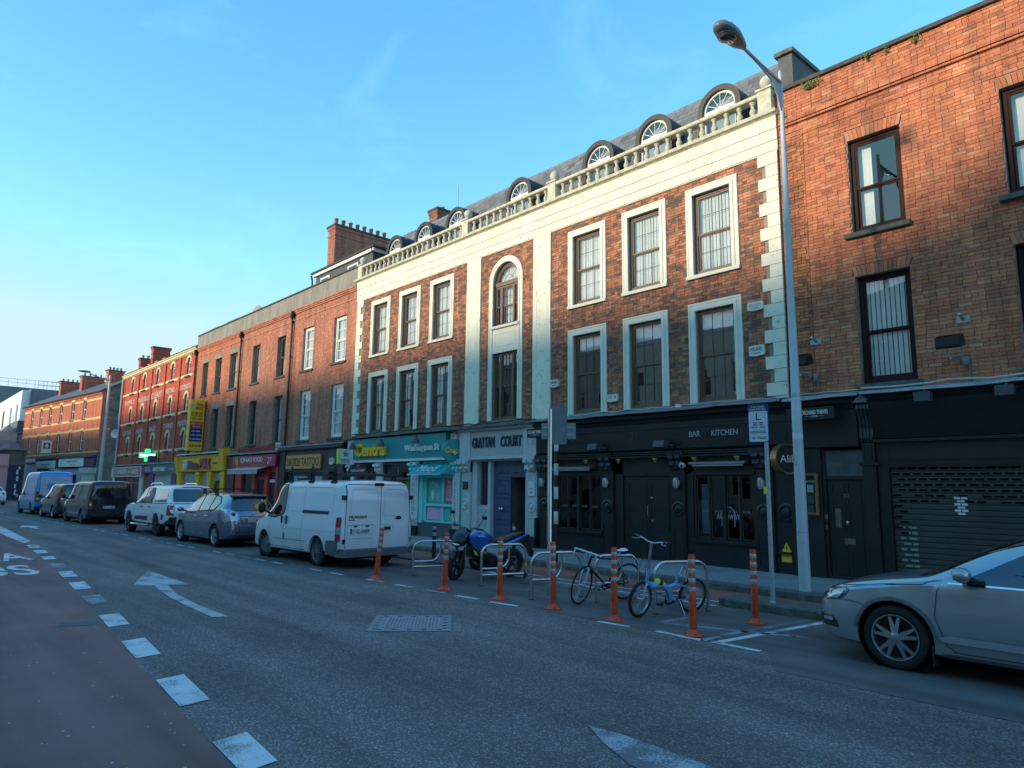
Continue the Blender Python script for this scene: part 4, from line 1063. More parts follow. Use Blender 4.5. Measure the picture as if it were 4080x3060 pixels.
solo('downpipe', b, mat('pale_pink_pipe', (.62, .5, .5), .6), 'pale pinkish downpipe at the left end of the bright red warehouse', 'downpipe', smooth=40, base=(-65.2, FY-.22, 3.3))
# ================================================================ CORNER HOUSE (turned slightly, across the side street)
CA = math.radians(6.36)
CH = root('corner_house', (-75, 15.5, 0), 'orange red brick corner house with yellow bands, three chimneys and a grey gable', 'building', rotz=CA)
ORG[CH.name] = Vector((0, 0, 0))      # built in its own frame: x from -25 to 0 along the street, y = 0 is the brick face
CM = Matrix.Translation((-75, 15.5, 0)) @ Matrix.Rotation(CA, 4, 'Z')
cw = [-4.65, -8.1, -11.8, -15.4, -18.7, -22.0]
hs = [(c-.42, c+.42, a, b) for c in cw for a, b in ((8.05, 9.95), (4.95, 6.85))]
mb = MB(); wall_sheet(mb, -25.1, 0, -.1, 10.55, 0, hs, .2); part('wall', mb, mat('orange_mortar', (.34, .13, .085), .9), CH, fixn=False)
def blk_c(z):
 s = [(h[0]-(.0 if z < h[3] else .05), h[1]+(.0 if z < h[3] else .05)) for h in hs if h[2] < z < h[3]+.24]
 if any(q < z < q+.2 for q in (9.72, 7.85, 6.8)): s = [(-99, 99)]
 return s
bricks(CH, BR_CORN, -25.1, 0, 4.5, 10.5, 0, blk_c, course=.0775, L=.23, header=.3, seed=41, indiv=0)
for q in (9.72, 7.85, 6.8):
 spans = []; c0 = -25.1
 if q != 7.85:
  for c in sorted(cw): spans.append((c0, c-.43)); c0 = c+.43
 spans.append((c0, .03))
 b = MB()
 for xa, xb in spans: b.box(xa, xb, -.03, .02, q, q+.2)
 part('yellow_band', b, YEL, CH)
part('yellow_band', MB().box(-.0, .03, -.03, .9, 9.72, 9.92).box(0, .03, -.03, .9, 7.85, 8.05).box(0, .03, -.03, .9, 6.8, 7.0), YEL, CH)
part('yellow_band', MB().box(-25.1, .04, -.06, .02, 4.62, 4.75), YEL, CH)
b = MB(); x = -25
while x < -.1: b.box(x, x+.11, -.09, 0, 10.2, 10.3); x += .22
b.box(-25.1, .02, -.1, .0, 10.31, 10.38).box(-25.1, .02, -.14, 0, 10.4, 10.55); part('brick_dentils', b, BR_CORN, CH, kind='stuff', fixn=False)
for h in hs:
 c = (h[0]+h[1])/2
 part('window_head', MB().box(h[0]-.06, h[1]+.06, -.05, .03, h[3], h[3]+.26).box(h[0]-.1, h[0], -.05, .03, h[3]-.14, h[3]+.1).box(h[1], h[1]+.1, -.05, .03, h[3]-.14, h[3]+.1), YEL, CH)
 part('sill', MB().box(h[0]-.12, h[1]+.12, -.12, .1, h[2]-.1, h[2]), SILL, CH)
 f = part('window', frame_mb(MB(), h[0], h[1], h[2], h[3], .08, .14, .1).box(h[0], h[1], .07, .14, (h[2]+h[3])/2-.05, (h[2]+h[3])/2+.05), WHITEF, CH)
 pane(f, h[0]+.1, h[1]-.1, h[2]+.1, h[3]-.1, .11)
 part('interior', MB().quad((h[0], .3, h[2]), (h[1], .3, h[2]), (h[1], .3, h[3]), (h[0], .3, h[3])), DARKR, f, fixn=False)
part('gable_wall', MB().prism([(.0, -.1), (.0, 10.55), (4.2, 12.9), (8.4, 10.55), (8.4, -.1)], -.3, .012, 'x'), mat('grey_roughcast', (.21, .205, .17), .95, var=.3, vscale=1.2, bump=.3), CH)
k = MB(); z = 4.6; j = 0
while z < 10.5: k.box(.0, .035, -.01, (.55 if j % 2 else .95), z+.01, z+.3); z += .31; j += 1
part('brick_quoins', k, BR_CORN, CH, kind='stuff')
part('slate_roof', MB().prism([(-.35, 10.5), (4.2, 13.0), (4.2, 12.85), (-.2, 10.4)], -25.4, .15, 'x').prism([(4.2, 13.0), (8.8, 10.5), (8.6, 10.4), (4.2, 12.85)], -25.4, .15, 'x'), SLATEF, CH)
part('ridge_tiles', MB().prism([(4.08, 12.99), (4.2, 13.08), (4.32, 12.99)], -25.4, .1, 'x'), mat('terracotta_ridge', (.35, .16, .1), .8), CH)
for x, y0, y1, z1 in ((-5.0, 2.0, 3.4, 13.3), (-12.9, 2.0, 4.2, 13.45), (-20.8, 2.2, 4.2, 13.6)):
 chimney_stack(CH, x-.7, x, y0, y1, 11, z1, BR_CORN, 4, POTB, cap=.14, poth=.32)
# corner shopfronts: white, white, purple
PURP = mat('purple_paint', (.075, .035, .10), .5); LILAC = mat('lilac_paint', (.35, .28, .45), .6); WHP = mat('white_paint', (.74, .74, .72), .5, var=.05); STONE = mat('pale_capital', (.5, .48, .42), .8, var=.15)
sf = part('shopfront', MB().box(-25, -17.8, -.12, 0, -.1, 4.0).box(-25.1, -17.7, -.35, 0, 3.9, 4.25), WHP, CH)
sf2 = part('shopfront', MB().box(-17.6, 0, -.1, 0, -.1, 4.0).box(-17.6, .1, -.4, 0, 4.15, 4.35).box(-10.8, -10.2, -.3, 0, 3.0, 4.2).box(-2.4, .0, -.25, 0, 3.3, 4.3), PURP, CH)
part('lilac_stall', MB().box(-16.5, -11, -.14, -.1, 0, 3.0).box(-9.8, -3.4, -.14, -.1, 0, 3.05), LILAC, sf2)
part('shop_window', MB().box(-16, -14.2, -.17, -.15, .8, 2.6).box(-9, -7.4, -.17, -.15, .8, 2.5).box(-6.6, -4.6, -.17, -.15, .8, 2.5), mat('dark_pane', (.02, .025, .03), .1), sf2)
part('sign_board', MB().box(-17.4, -11.0, -.3, -.22, 3.2, 4.0), WHP, sf2); part('sign_board', MB().box(-9.9, -2.6, -.3, -.22, 3.3, 4.2), WHP, sf2)
part('stone_capital', MB().box(-2.6, .1, -.35, -.02, 0, 2.6).box(-2.9, .25, -.5, 0, 2.6, 3.15), STONE, sf2); part('stone_capital', MB().box(-12.0, -9.4, -.45, 0, 2.8, 3.15).box(-11.6, -9.8, -.35, 0, 2.2, 2.8), STONE, sf2)
BLK = mat('black_print', (.015, .015, .015), .6)
lettering('angela.dot', -15.8, -12.6, 3.5, 3.75, -.306, BLK, sf2, .003, .0, .3); lettering('BOUTIQUE', -14.8, -13.4, 3.3, 3.4, -.306, BLK, sf2, .003)
lettering('angela.dot', -7.4, -4.2, 3.68, 3.95, -.306, BLK, sf2, .003, .0, .3); lettering('BOUTIQUE', -6.2, -4.8, 3.45, 3.56, -.306, BLK, sf2, .003)
# hanging sign with a cross
HS = root('hanging_sign', (-86.5, 14.0, 4.6), 'white projecting sign with a pale cross on dark maroon, on the corner house', 'sign')
part('board', MB().box(-86.6, -86.45, 12.75, 13.6, 4.75, 6.05), WHP, HS)
part('panel', MB().box(-86.445, -86.44, 12.88, 13.47, 5.2, 5.8), mat('maroon', (.13, .015, .03), .5), HS)
part('cross', MB().box(-86.437, -86.432, 13.1, 13.25, 5.27, 5.73).box(-86.4315, -86.427, 12.98, 13.37, 5.43, 5.57), WHP, HS)
part('bracket', MB().box(-86.55, -86.5, 13.6, 14.3, 5.9, 5.95).box(-86.55, -86.5, 13.6, 14.3, 4.85, 4.9), IRON, HS)
# round dish on the gable
b = MB().lathe([(0, .0), (.2, .03), (.36, .1), (.42, .16), (.4, .17), (.2, .06), (0, .03)], (0,0,0), 18, 'x').tube([(.05, 0, 0), (-.5, 0, .1)], .03, 6).tube([(0, -.2, -.35), (.35, -.42, -.42)], .02, 5)
b.xf(Matrix.Translation((-74.4, 16.75, 6.4)))
solo('satellite_dish', b, WHP, 'large white satellite dish on the grey gable of the corner house', 'satellite dish', smooth=40)
# ================================================================ FAR LEFT: flats, scaffold, pink shop
FL = root('apartment_block', (-113, 14.5, 0), 'modern white and grey metal clad flats with roof railings beyond the corner house', 'building')
ZINC = mat('zinc_cladding', (.16, .175, .19), .5, .2, var=.1, vscale=.6)
part('white_wing', MB().box(-136, -110, 13.4, 14.25, 0, 13.7), mat('white_render', (.8, .8, .76), .7, var=.04), FL)
part('zinc_wing', MB().box(-136, -109.5, 14.25, 30, 0, 13.9), ZINC, FL)
part('zinc_storey', MB().box(-160, -136.5, 12, 30, 0, 17.0), ZINC, FL)
b = MB()
for i in range(10): b.box(-109.5, -109.46, 14.4+i*.75, 14.45+i*.75, 8, 13.9)
part('seams', b, ZINC, FL)
DP = mat('dark_pane', (.02, .025, .03), .1)
for x, za, zb in ((-113, 8.2, 12.0), (-118.5, 8.2, 12.0), (-126, 8.2, 12.0), (-115, 6.6, 7.6), (-121, 6.6, 7.6)):
 part('window', MB().box(x-.75, x+.75, 13.36, 13.41, za, zb), DP, FL)
for y in (14.7, 15.5): part('window', MB().box(-109.5, -109.45, y, y+.35, 9.5, 11.2), DP, FL)
b = MB().tube([(-109.8, 15, 15.1), (-109.8, 22, 15.1)], .03, 5).tube([(-136.5, 12.2, 18.3), (-136.5, 22, 18.3)], .03, 5).tube([(-136.5, 12.2, 17.7), (-136.5, 22, 17.7)], .03, 5).tube([(-109.8, 15, 14.5), (-109.8, 22, 14.5)], .03, 5)
for i in range(8): b.tube([(-109.8, 15+i, 13.9), (-109.8, 15+i, 15.1)], .03, 5).tube([(-136.5, 12.2+i*1.2, 17), (-136.5, 12.2+i*1.2, 18.3)], .03, 5)
part('roof_railing', b, mat('rail_metal', (.4, .45, .5), .5, .5), FL)
SB = root('scaffolded_house', (-104, 12.5, 0), 'scaffolded gabled house wrapped in pinkish purple netting at the far left', 'building')
part('wall', MB().prism([(10.5, 0), (10.5, 7.4), (11.4, 8.5), (12.3, 7.4), (12.3, 0)], -106, -101, 'x'), mat('pinkish_stone', (.52, .42, .40), .9, var=.2, vscale=1), SB)
part('rear_block', MB().box(-109, -102, 12.3, 15, 0, 9.1), mat('slate_blue_cladding', (.11, .13, .16), .6), SB)
part('window', MB().box(-102.05, -101.95, 13.0, 14.3, 7.7, 8.5), mat('blue_pane', (.22, .36, .42), .2), SB)
part('debris_netting', MB().box(-101.6, -101.55, 12.4, 14.6, 6.4, 7.3).box(-100.95, -100.9, 10.2, 15.0, 4.7, 6.3), mat('lilac_netting', (.42, .34, .47), .8, var=.25, vscale=1.5), SB)
b = MB()
for y in (10.3, 11.7, 13.1, 14.5): b.tube([(-100.8, y, 0), (-100.8, y, 9.6 if y > 11 else 8.4)], .035, 5)
for z in (4.6, 5.6, 6.6, 7.6): b.tube([(-100.8, 10.2, z), (-100.8, 14.8, z)], .03, 5)
part('scaffold_tubes', b, mat('rail_metal', (.4, .45, .5), .5, .5), SB)
PK = root('pink_shop', (-90, 10, 0), 'low pink shop building with a dark mural flank at the left edge of the view', 'building')
part('wall', MB().box(-97, -86, 5.5, 10.05, -.1, 4.5), mat('pink_render', (.72, .36, .36), .7, var=.06), PK)
part('flank', MB().box(-97, -85.9, 10.06, 11.4, -.1, 5.0), mat('brown_slate_hang', (.16, .13, .12), .85, var=.2), PK)
part('band', MB().box(-86.0, -85.85, 5.5, 10.1, 3.25, 3.4), mat('pink_trim', (.62, .28, .29), .6), PK)
part('eaves', MB().box(-97, -85.7, 9.4, 11.6, 4.95, 5.1), mat('spiked_eaves', (.3, .24, .22), .8), PK)
part('mural', MB().box(-85.9, -85.86, 10.1, 11.35, 0, 3.4), mat('mural_blue', (.02, .03, .07), .6), PK)
b = MB()
for i, (y, z, h_) in enumerate(((10.9, 3.0, .25), (10.75, 2.5, .45), (10.8, 1.8, .5), (10.7, 1.1, .4), (10.75, .4, .55), (10.95, .25, .3))): b.box(-85.86, -85.85, y, y+.16, z, z+h_)
part('mural_marks', b, WHP, PK, kind='stuff')
# ================================================================ SHOPFRONTS of the older terrace
def pts_box(mb, x0, x1, y0, y1, z0, z1): return mb.box(x0, x1, y0, y1, z0, z1)
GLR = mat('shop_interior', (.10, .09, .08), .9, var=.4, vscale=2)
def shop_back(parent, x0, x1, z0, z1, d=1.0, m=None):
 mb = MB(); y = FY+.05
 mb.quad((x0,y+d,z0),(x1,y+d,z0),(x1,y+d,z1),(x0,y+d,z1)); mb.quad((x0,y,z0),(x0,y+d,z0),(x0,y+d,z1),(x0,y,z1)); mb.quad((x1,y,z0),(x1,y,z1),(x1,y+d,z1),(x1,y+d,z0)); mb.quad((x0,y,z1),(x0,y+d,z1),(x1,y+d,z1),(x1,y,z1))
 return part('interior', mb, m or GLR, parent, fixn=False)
# bakery and pharmacy under the warehouse
BK = part('bakery_shopfront', MB().box(-65.9, -57.2, FY-.25, FY-.01, 2.25, 3.05).box(-65.9, -65.2, FY-.15, FY-.01, -.05, 2.25).box(-57.9, -57.2, FY-.15, FY-.01, -.05, 2.25), mat('pale_shop_trim', (.72, .66, .58), .6), WH)
part('sign_board', MB().box(-65.2, -57.5, FY-.3, FY-.25, 2.38, 2.95), mat('dusty_pink_sign', (.46, .20, .19), .6), BK)
SGW = mat('sign_white', (.78, .76, .72), .5, var=.03)
lettering('CAMERON', -63.9, -61.3, 2.48, 2.82, FY-.306, SGW, BK, .003, .01); lettering('Traditional', -60.9, -59.9, 2.55, 2.75, FY-.306, SGW, BK, .003); lettering('BAKERY', -59.6, -57.7, 2.48, 2.82, FY-.306, SGW, BK, .003, .01)
part('window', frame_mb(frame_mb(MB(), -65.2, -62.4, 0, 2.25, FY-.12, FY-.02, .1), -60.0, -57.9, 0, 2.25, FY-.12, FY-.02, .1).box(-62.4, -60, FY-.1, FY-.02, 0, 1.9).box(-65.1, -57.9, FY-.12, FY-.03, 1.75, 1.85), mat('wood_brown_shop', (.30, .13, .08), .5), BK)
part('shop_glass', MB().quad((-65.1, FY-.06, .5), (-57.9, FY-.06, .5), (-57.9, FY-.06, 2.2), (-65.1, FY-.06, 2.2)), mat('dark_pane', (.02, .025, .03), .1), BK, fixn=False)
PU = mat('pharmacy_purple', (.15, .035, .16), .5); TEALG = mat('grey_teal', (.075, .115, .13), .5)
PHB = part('pharmacy_shopfront', MB().box(-54.35, -48.95, FY-.3, FY-.01, 2.42, 3.15), TEALG, WH)
part('side_sign', MB().box(-57.1, -54.4, FY-.28, FY-.01, 2.5, 3.05), PU, PHB)
part('pillar', MB().box(-55.4, -54.2, FY-.2, FY-.01, 0, 2.42), PU, PHB); part('pillar', MB().box(-50.2, -49.2, FY-.2, FY-.01, 0, 2.42), PU, PHB)
lettering('ETON', -56.1, -55.0, 2.82, 2.95, FY-.286, SGW, PHB, .003); lettering('VISION', -56.1, -54.8, 2.62, 2.76, FY-.286, SGW, PHB, .003)
lettering("SANTRY'S PHARMACY", -54.1, -51.2, 2.62, 2.92, FY-.306, SGW, PHB, .01, .02); lettering('Hickeys', -50.4, -49.4, 2.64, 2.82, FY-.306, SGW, PHB, .003)
part('window', frame_mb(MB(), -54.2, -50.2, 0, 2.42, FY-.1, FY-.02, .1).box(-54.1, -50.3, FY-.1, FY-.02, 1.2, 1.3).box(-52, -51.9, FY-.1, FY-.02, 0, 1.25), WHITEF, PHB)
part('shop_blind', MB().quad((-54.1, FY-.05, 0), (-50.3, FY-.05, 0), (-50.3, FY-.05, 2.35), (-54.1, FY-.05, 2.35)), mat('pale_shop_blind', (.42, .46, .46), .6), PHB, fixn=False)
lead_cornice(WH, -66, -47.5, 3.15, FY, .35); lead_cornice(B5, -48.8, -40.6, 3.62, FY, .4, mat('pale_lead', (.5, .53, .56), .5)); lead_cornice(B6, -40.4, -33.3, 3.42, FY, .35); lead_cornice(B7, -33.3, -26.7, 3.62, FY, .35)
# pizza shop
PY = mat('pizza_yellow', (.95, .48, .01), .45, var=.06, vscale=2, dark=(.88, .43, .012))
PZs = part('pizza_shopfront', MB().prism([(FY-.02, 3.55), (FY-.42, 3.5), (FY-.36, 3.35), (FY-.3, 2.55), (FY-.02, 2.55)], -48.3, -40.9, 'x').prism([(FY, 3.85), (FY-.5, 3.8), (FY-.34, 2.55), (FY, 2.5)], -40.9, -40.3, 'x').prism([(FY, 3.55), (FY-.5, 3.5), (FY-.34, 2.45), (FY, 2.4)], -48.9, -48.3, 'x'), PY, B5)
for x0, x1 in ((-48.7, -47.9), (-45.1, -44.5), (-43.1, -42.5), (-40.9, -40.35)):
 part('pillar', MB().box(x0, x1, FY-.3, FY-.02, -.05, 2.5).box(x0-.06, x1+.06, FY-.34, FY-.02, 2.3, 2.42), PY, PZs)
part('grey_backing', MB().box(-48, -40.6, FY-.06, FY-.01, -.05, 2.6), mat('grey_shop_panel', (.38, .38, .38), .7), PZs)
for xa, xb in ((-46.4, -45.2), (-42.4, -40.9)):
 pr = [(xa, 0), (xa, 1.7)]+[((xa+xb)/2-(xb-xa)/2*math.cos(PI*i/8), 1.7+.35*math.sin(PI*i/8)) for i in range(1, 8)]+[(xb, 1.7), (xb, 0)]
 part('arched_window', MB().prism(pr, FY-.09, FY-.065), mat('dark_pane', (.02, .025, .03), .1) if xa > -44 else mat('dull_yellow_door', (.42, .32, .04), .5), PZs)
PUR2 = mat('sign_plum', (.16, .035, .10), .5); PRED = mat('sign_red_brown', (.40, .06, .045), .5)
lettering('Pizza', -46.3, -44.5, 2.7, 3.2, FY-.41, PUR2, PZs, .03, .06); lettering('MAX', -44.2, -42.4, 2.68, 3.32, FY-.41, PRED, PZs, .03, .06); lettering('021 480 2967', -42.0, -41.3, 2.95, 3.05, FY-.40, PRED, PZs, .02)
part('chef_figure', MB().lathe([(.0, 0), (.16, .02), (.18, .25), (.1, .32)], (-46.8, FY-.4, 2.7), 8).lathe([(.1, 0), (.12, .1), (.14, .2), (0, .26)], (-46.8, FY-.4, 3.0), 8), WHP, PZs)
# vertical yellow sign on the wall, side on to the street
VS = root('vertical_sign', (-45.1, 14.56, 3.82), 'tall yellow blade sign with red and navy panels projecting high above the yellow pizza shop', 'sign')
YS = mat('sign_yellow', (.95, .52, .02), .45, var=.03)
VX = -44.95
part('box', MB().box(VX-.42, VX, 14.13, 15.0, 3.82, 7.0), YS, VS)
part('bracket', MB().box(VX-.25, VX-.2, 15.0, FY, 4.2, 4.3), IRON, VS); part('bracket', MB().box(VX-.25, VX-.2, 15.0, FY, 6.6, 6.7), IRON, VS)
part('red_panel', MB().box(VX, VX+.008, 14.19, 14.94, 5.2, 5.62), mat('sign_red', (.6, .02, .025), .5), VS)
part('navy_panel', MB().box(VX, VX+.008, 14.19, 14.94, 4.38, 5.19), mat('sign_navy', (.012, .016, .2), .5), VS)
def side_text(s, y0, y1, z0, z1, x, m_, par, bold=.01):
 q = fit_text(s, y0, y1, z0, z1, 0, .004, bold); q.v = [(x-v[1], v[0], v[2]) for v in q.v]; return part('lettering', q, m_, par, fixn=False)
for s, a, b_, za, zb, m_ in (('Pizza', 14.5, 14.9, 6.6, 6.8, PUR2), ('MAX', 14.48, 14.9, 6.38, 6.57, PUR2), ('021 480 2967', 14.22, 14.9, 6.06, 6.24, BLK), ('WWW.PIZZAMAX.IE', 14.22, 14.9, 5.93, 6.0, BLK), ('OPEN 7 DAYS', 14.25, 14.88, 5.72, 5.85, BLK), ('FRESH & TASTY', 14.24, 14.9, 5.44, 5.54, SGW), ('100% HALAL', 14.32, 14.82, 5.27, 5.37, SGW), ('KING KEBABS', 14.32, 14.82, 4.98, 5.08, SGW), ('CLASSIC CHICKEN', 14.24, 14.9, 4.73, 4.83, SGW), ('GOURMET BURGERS', 14.22, 14.92, 4.48, 4.58, SGW)):
 side_text(s, a, b_, za, zb, VX+.012, m_, VS)
part('chef_badge', MB().lathe([(0, .01), (.12, .01), (.12, 0)], (VX, 14.34, 6.6), 14, 'x'), mat('badge_blue', (.35, .5, .6), .5), VS)
for i in range(4):
 y = 14.28+i*.19; part('social_badge', MB().lathe([(0, .008), (.075, .008), (.075, 0)], (VX, y, 4.12), 14, 'x'), BLK, VS); side_text('fo>d'[i], y-.025, y+.025, 4.08, 4.16, VX+.012, SGW, VS, 0)
# red food shop
MAR = mat('maroon_paint', (.085, .02, .022), .45); REDP = mat('red_gloss', (.65, .03, .025), .35, var=.05); CRIM = mat('crimson_sign', (.45, .018, .05), .45, var=.05)
IQ = part('food_shopfront', MB().box(-40.25, -39.0, FY-.25, FY-.01, -.05, 3.3).box(-40.2, -33.3, FY-.2, FY-.01, 3.1, 3.32), MAR, B6)
part('fascia_sign', MB().box(-38.95, -33.45, FY-.36, FY-.26, 2.72, 3.3), CRIM, IQ)
lettering("IQRAA'S FOOD", -37.9, -35.0, 2.92, 3.22, FY-.366, SGW, IQ, .004, .01); lettering('Pizza, Kebabs & Curries', -36.6, -34.9, 2.78, 2.86, FY-.366, mat('sign_orange', (.75, .3, .05), .5), IQ, .003)
lettering('27', -34.4, -33.9, 2.85, 3.18, FY-.366, SGW, IQ, .004, 0, .2)
part('food_picture', MB().lathe([(0, -.01), (.2, -.008), (.24, 0)], (-38.45, FY-.37, 3.05), 9, 'y').lathe([(0, -.012), (.14, -.01), (.17, 0)], (-38.3, FY-.375, 2.88), 7, 'y'), mat('food_orange', (.62, .33, .1), .6, var=.3, vscale=12), IQ)
part('red_upper_wall', MB().box(-39.3, -33.3, FY-.03, FY-.012, 3.42, 3.82).box(-36.95, -36.83, FY-.03, FY-.02, 3.8, 4.5).box(-36.45, -36.33, FY-.03, FY-.02, 3.8, 4.7), mat('faded_red_paint', (.42, .03, .04), .6, var=.2), B6)
for x0, x1 in ((-38.9, -38.0), (-36.6, -36.2), (-35.0, -34.6), (-33.7, -33.4)):
 part('pillar', MB().box(x0, x1, FY-.2, FY-.01, -.05, 2.7), REDP, IQ)
part('door', frame_mb(MB(), -36.2, -35.0, -.05, 2.2, FY-.12, FY-.04, .14).box(-36.06, -35.14, FY-.1, FY-.05, 0, .5), REDP, IQ)
part('shop_glass', MB().box(-38.0, -36.6, FY-.08, FY-.06, .6, 2.7).box(-36.06, -35.14, FY-.09, FY-.07, .5, 2.06).box(-34.6, -33.7, FY-.08, FY-.06, .5, 2.4), mat('dark_pane', (.02, .025, .03), .1), IQ)
part('posters', MB().box(-37.5, -36.8, FY-.09, FY-.085, .75, 1.3).box(-34.55, -33.75, FY-.09, FY-.085, 1.9, 2.05), WHP, IQ)
aw = MB(); n = 22
for i in range(n):
 xa, xb = -38.65+4.0*i/n, -38.65+4.0*(i+1)/n
 aw.quad((xa, FY-.25, 2.7), (xb, FY-.25, 2.7), (xb, FY-.75, 2.55), (xa, FY-.75, 2.55))
 aw.add([(xa, FY-.75, 2.55), (xb, FY-.75, 2.55), (xb, FY-.75, 2.36), ((xa*.25+xb*.75), FY-.75, 2.32), ((xa+xb)/2, FY-.75, 2.31), (xa*.75+xb*.25, FY-.75, 2.32), (xa, FY-.75, 2.36)], [(0,1,2,3,4,5,6)])
AW = root('awning', (-36.6, FY-.3, 2.3), 'short pink striped awning with a scalloped edge over the red food shop', 'awning')
part('canopy', aw, mat('pink_white_canvas', (.62, .45, .47), .8, var=.2, vscale=6, stretch=(6, .2, .2)), AW, fixn=False)
part('front_bar', MB().box(-38.7, -34.6, FY-.78, FY-.73, 2.54, 2.58).box(-38.7, -34.6, FY-.3, FY-.2, 2.66, 2.74), WHP, AW)
# tattoo shop
DT = part('tattoo_shopfront', MB().box(-33.2, -27.0, FY-.15, FY-.01, 2.4, 3.5).box(-33.3, -26.9, FY-.32, FY-.01, 3.46, 3.6).box(-33.3, -32.7, FY-.2, FY-.01, -.05, 3.5).box(-28.8, -28.2, FY-.18, FY-.01, -.05, 2.4).box(-33.2, -27, FY-.1, FY-.01, -.05, .6).box(-27.6, -26.9, FY-.18, FY-.01, -.05, 2.4), mat('charcoal_paint', (.03, .031, .036), .5), B7)
part('shop_glass', MB().quad((-32.7, FY-.05, .6), (-27.6, FY-.05, .6), (-27.6, FY-.05, 2.4), (-32.7, FY-.05, 2.4)), mat('dark_pane', (.02, .025, .03), .1), DT, fixn=False)
part('window_print', MB().box(-32.3, -31.5, FY-.06, FY-.055, 1.6, 2.28).box(-30.2, -28.9, FY-.06, FY-.055, 1.2, 2.25), mat('pale_print', (.35, .4, .42), .5, var=.3, vscale=5), DT)
lettering('DRUIDS', -31.4, -30.5, 2.12, 2.26, FY-.06, SGW, DT, .004)
lettering('DRUIDS', -31.4, -30.5, 2.12, 2.26, FY-.065, SGW, DT, .004)
WS = root('wooden_sign', (-30.75, FY-.2, 2.54), 'long honey coloured wooden tattoo shop sign with burnt black lettering', 'sign')
part('board', MB().box(-32.5, -28.95, FY-.24, FY-.17, 2.55, 3.2), mat('honey_wood', (.75, .31, .10), .6, var=.2, vscale=5, stretch=(.5, 3, 6)), WS)
lettering('DRUIDS TATTOO', -32.38, -29.1, 2.68, 3.06, FY-.246, mat('burnt_letters', (.05, .015, .008), .7), WS, .006, .0)
# ================================================================ SHOPFRONTS of the main building
TEAL = mat('teal_sign_paint', (.010, .29, .31), .4, var=.05); YLET = mat('letter_yellow', (.95, .52, .01), .4, var=0)
OFFW = mat('shop_offwhite', (.72, .73, .74), .5, var=.06); AQUA = mat('aqua_paint', (.20, .72, .68), .45, var=.04)
GREY1 = mat('pale_grey_paint', (.52, .56, .57), .5, var=.06); GREY2 = mat('mid_grey_paint', (.43, .46, .47), .55, var=.05)
SLB = mat('slate_blue_door', (.07, .095, .165), .45, var=.08); STALL = mat('dark_grey_stall', (.10, .10, .11), .7, var=.1)
NAVYL = mat('navy_letters', (.012, .035, .09), .4, var=0); PINKP = mat('poster_pink', (.75, .42, .62), .5, var=.03); ROSE = mat('poster_rose', (.62, .13, .22), .5, var=.03)
TURQ = mat('poster_turquoise', (.04, .48, .46), .5, var=.03)
lead_cornice(MBLD, -26.6, -15.1, 3.78, FY, .4, mat('old_lead', (.13, .13, .125), .8, var=.3, vscale=3, bump=.5))
# --- convenience shop
CS = part('teal_fascia', MB().prism([(FY-.02, 3.75), (FY-.3, 3.7), (FY-.26, 2.84), (FY-.02, 2.82)], -26.0, -19.55, 'x'), TEAL, MBLD)
part('fascia_moulding', MB().box(-26.05, -19.5, FY-.3, FY-.02, 2.74, 2.83), OFFW, CS)
part('logo_lettering', fit_text('Centra', -25.65, -23.35, 2.98, 3.5, FY-.34, .12, .035), YLET, CS, fixn=False)
part('lettering', fit_text('Washington St', -22.1, -19.9, 3.03, 3.34, FY-.3, .05, .02), SGW, CS, fixn=False)
def swan_lamp(x, z, label, D=FY-.3):
 R_ = root('swan_neck_lamp', (x, D, z), label, 'lamp', 'swan neck lamps over the teal shop sign')
 part('arm', MB().tube([(x+.25, FY-.25, z+.42), (x+.1, D-.1, z+.52), (x-.1, D-.2, z+.5), (x-.14, D-.25, z+.38), (x-.02, D-.25, z+.26)], .013, 6), IRON, R_, 60)
 part('lamp_shade', MB().lathe([(.03, .28), (.07, .24), (.14, .1), (.16, .02), (.13, .0), (.0, .0)], (x, D-.25, z), 12), mat('brown_lamp_shade', (.10, .085, .08), .5), R_, 40)
swan_lamp(-25.6, 3.28, 'brown swan neck lamp in front of the first yellow letter of the teal sign')
swan_lamp(-23.4, 3.33, 'brown swan neck lamp above the last yellow letter of the teal sign')
swan_lamp(-21.05, 3.38, 'brown swan neck lamp above the white street lettering of the teal sign')
for x0, x1, m_, zt in ((-26.55, -26.0, OFFW, 2.74), (-24.35, -23.85, OFFW, 2.74), (-21.9, -21.3, AQUA, 2.74), (-19.25, -18.85, AQUA, 2.74)):
 p_ = part('pilaster', MB().box(x0+.04, x1-.04, FY-.14, FY-.01, .35, 2.35).box(x0, x1, FY-.2, FY-.01, 2.66, 2.76), m_, MBLD)
 b = MB(); corbel_console(b, x0+.02, x1-.02, FY-.1, 2.28, 2.67); part('console_bracket', b, m_, p_, 30)
 part('plinth_block', MB().box(x0-.03, x1+.03, FY-.26, FY-.01, -.02, .36), mat('black_plinth', (.02, .021, .025), .35), p_)
part('fascia_end_block', MB().box(-26.6, -26.0, FY-.2, FY-.01, 2.76, 3.7), OFFW, MBLD)
shop_back(CS, -25.9, -21.9, -.02, 2.74, 1.6)
part('shop_window', frame_mb(frame_mb(MB(), -25.95, -24.3, 0, 2.7, FY-.06, FY, .07), -23.9, -21.95, 0, 2.7, FY-.06, FY, .07).box(-23.85, -22.0, FY-.06, FY, 2.05, 2.12).box(-22.9, -22.83, FY-.05, FY, 2.1, 2.7).box(-25.9, -24.35, FY-.06, FY, 2.0, 2.08), mat('shop_grey_frame', (.12, .13, .14), .4), CS)
for a, b_ in ((-25.9, -24.35), (-23.85, -22.0)): pane(CS, a, b_, .5, 2.65, FY-.03, GLASSD)
part('stall_riser', MB().box(-25.95, -21.9, FY-.05, FY, -.02, .5), STALL, CS)
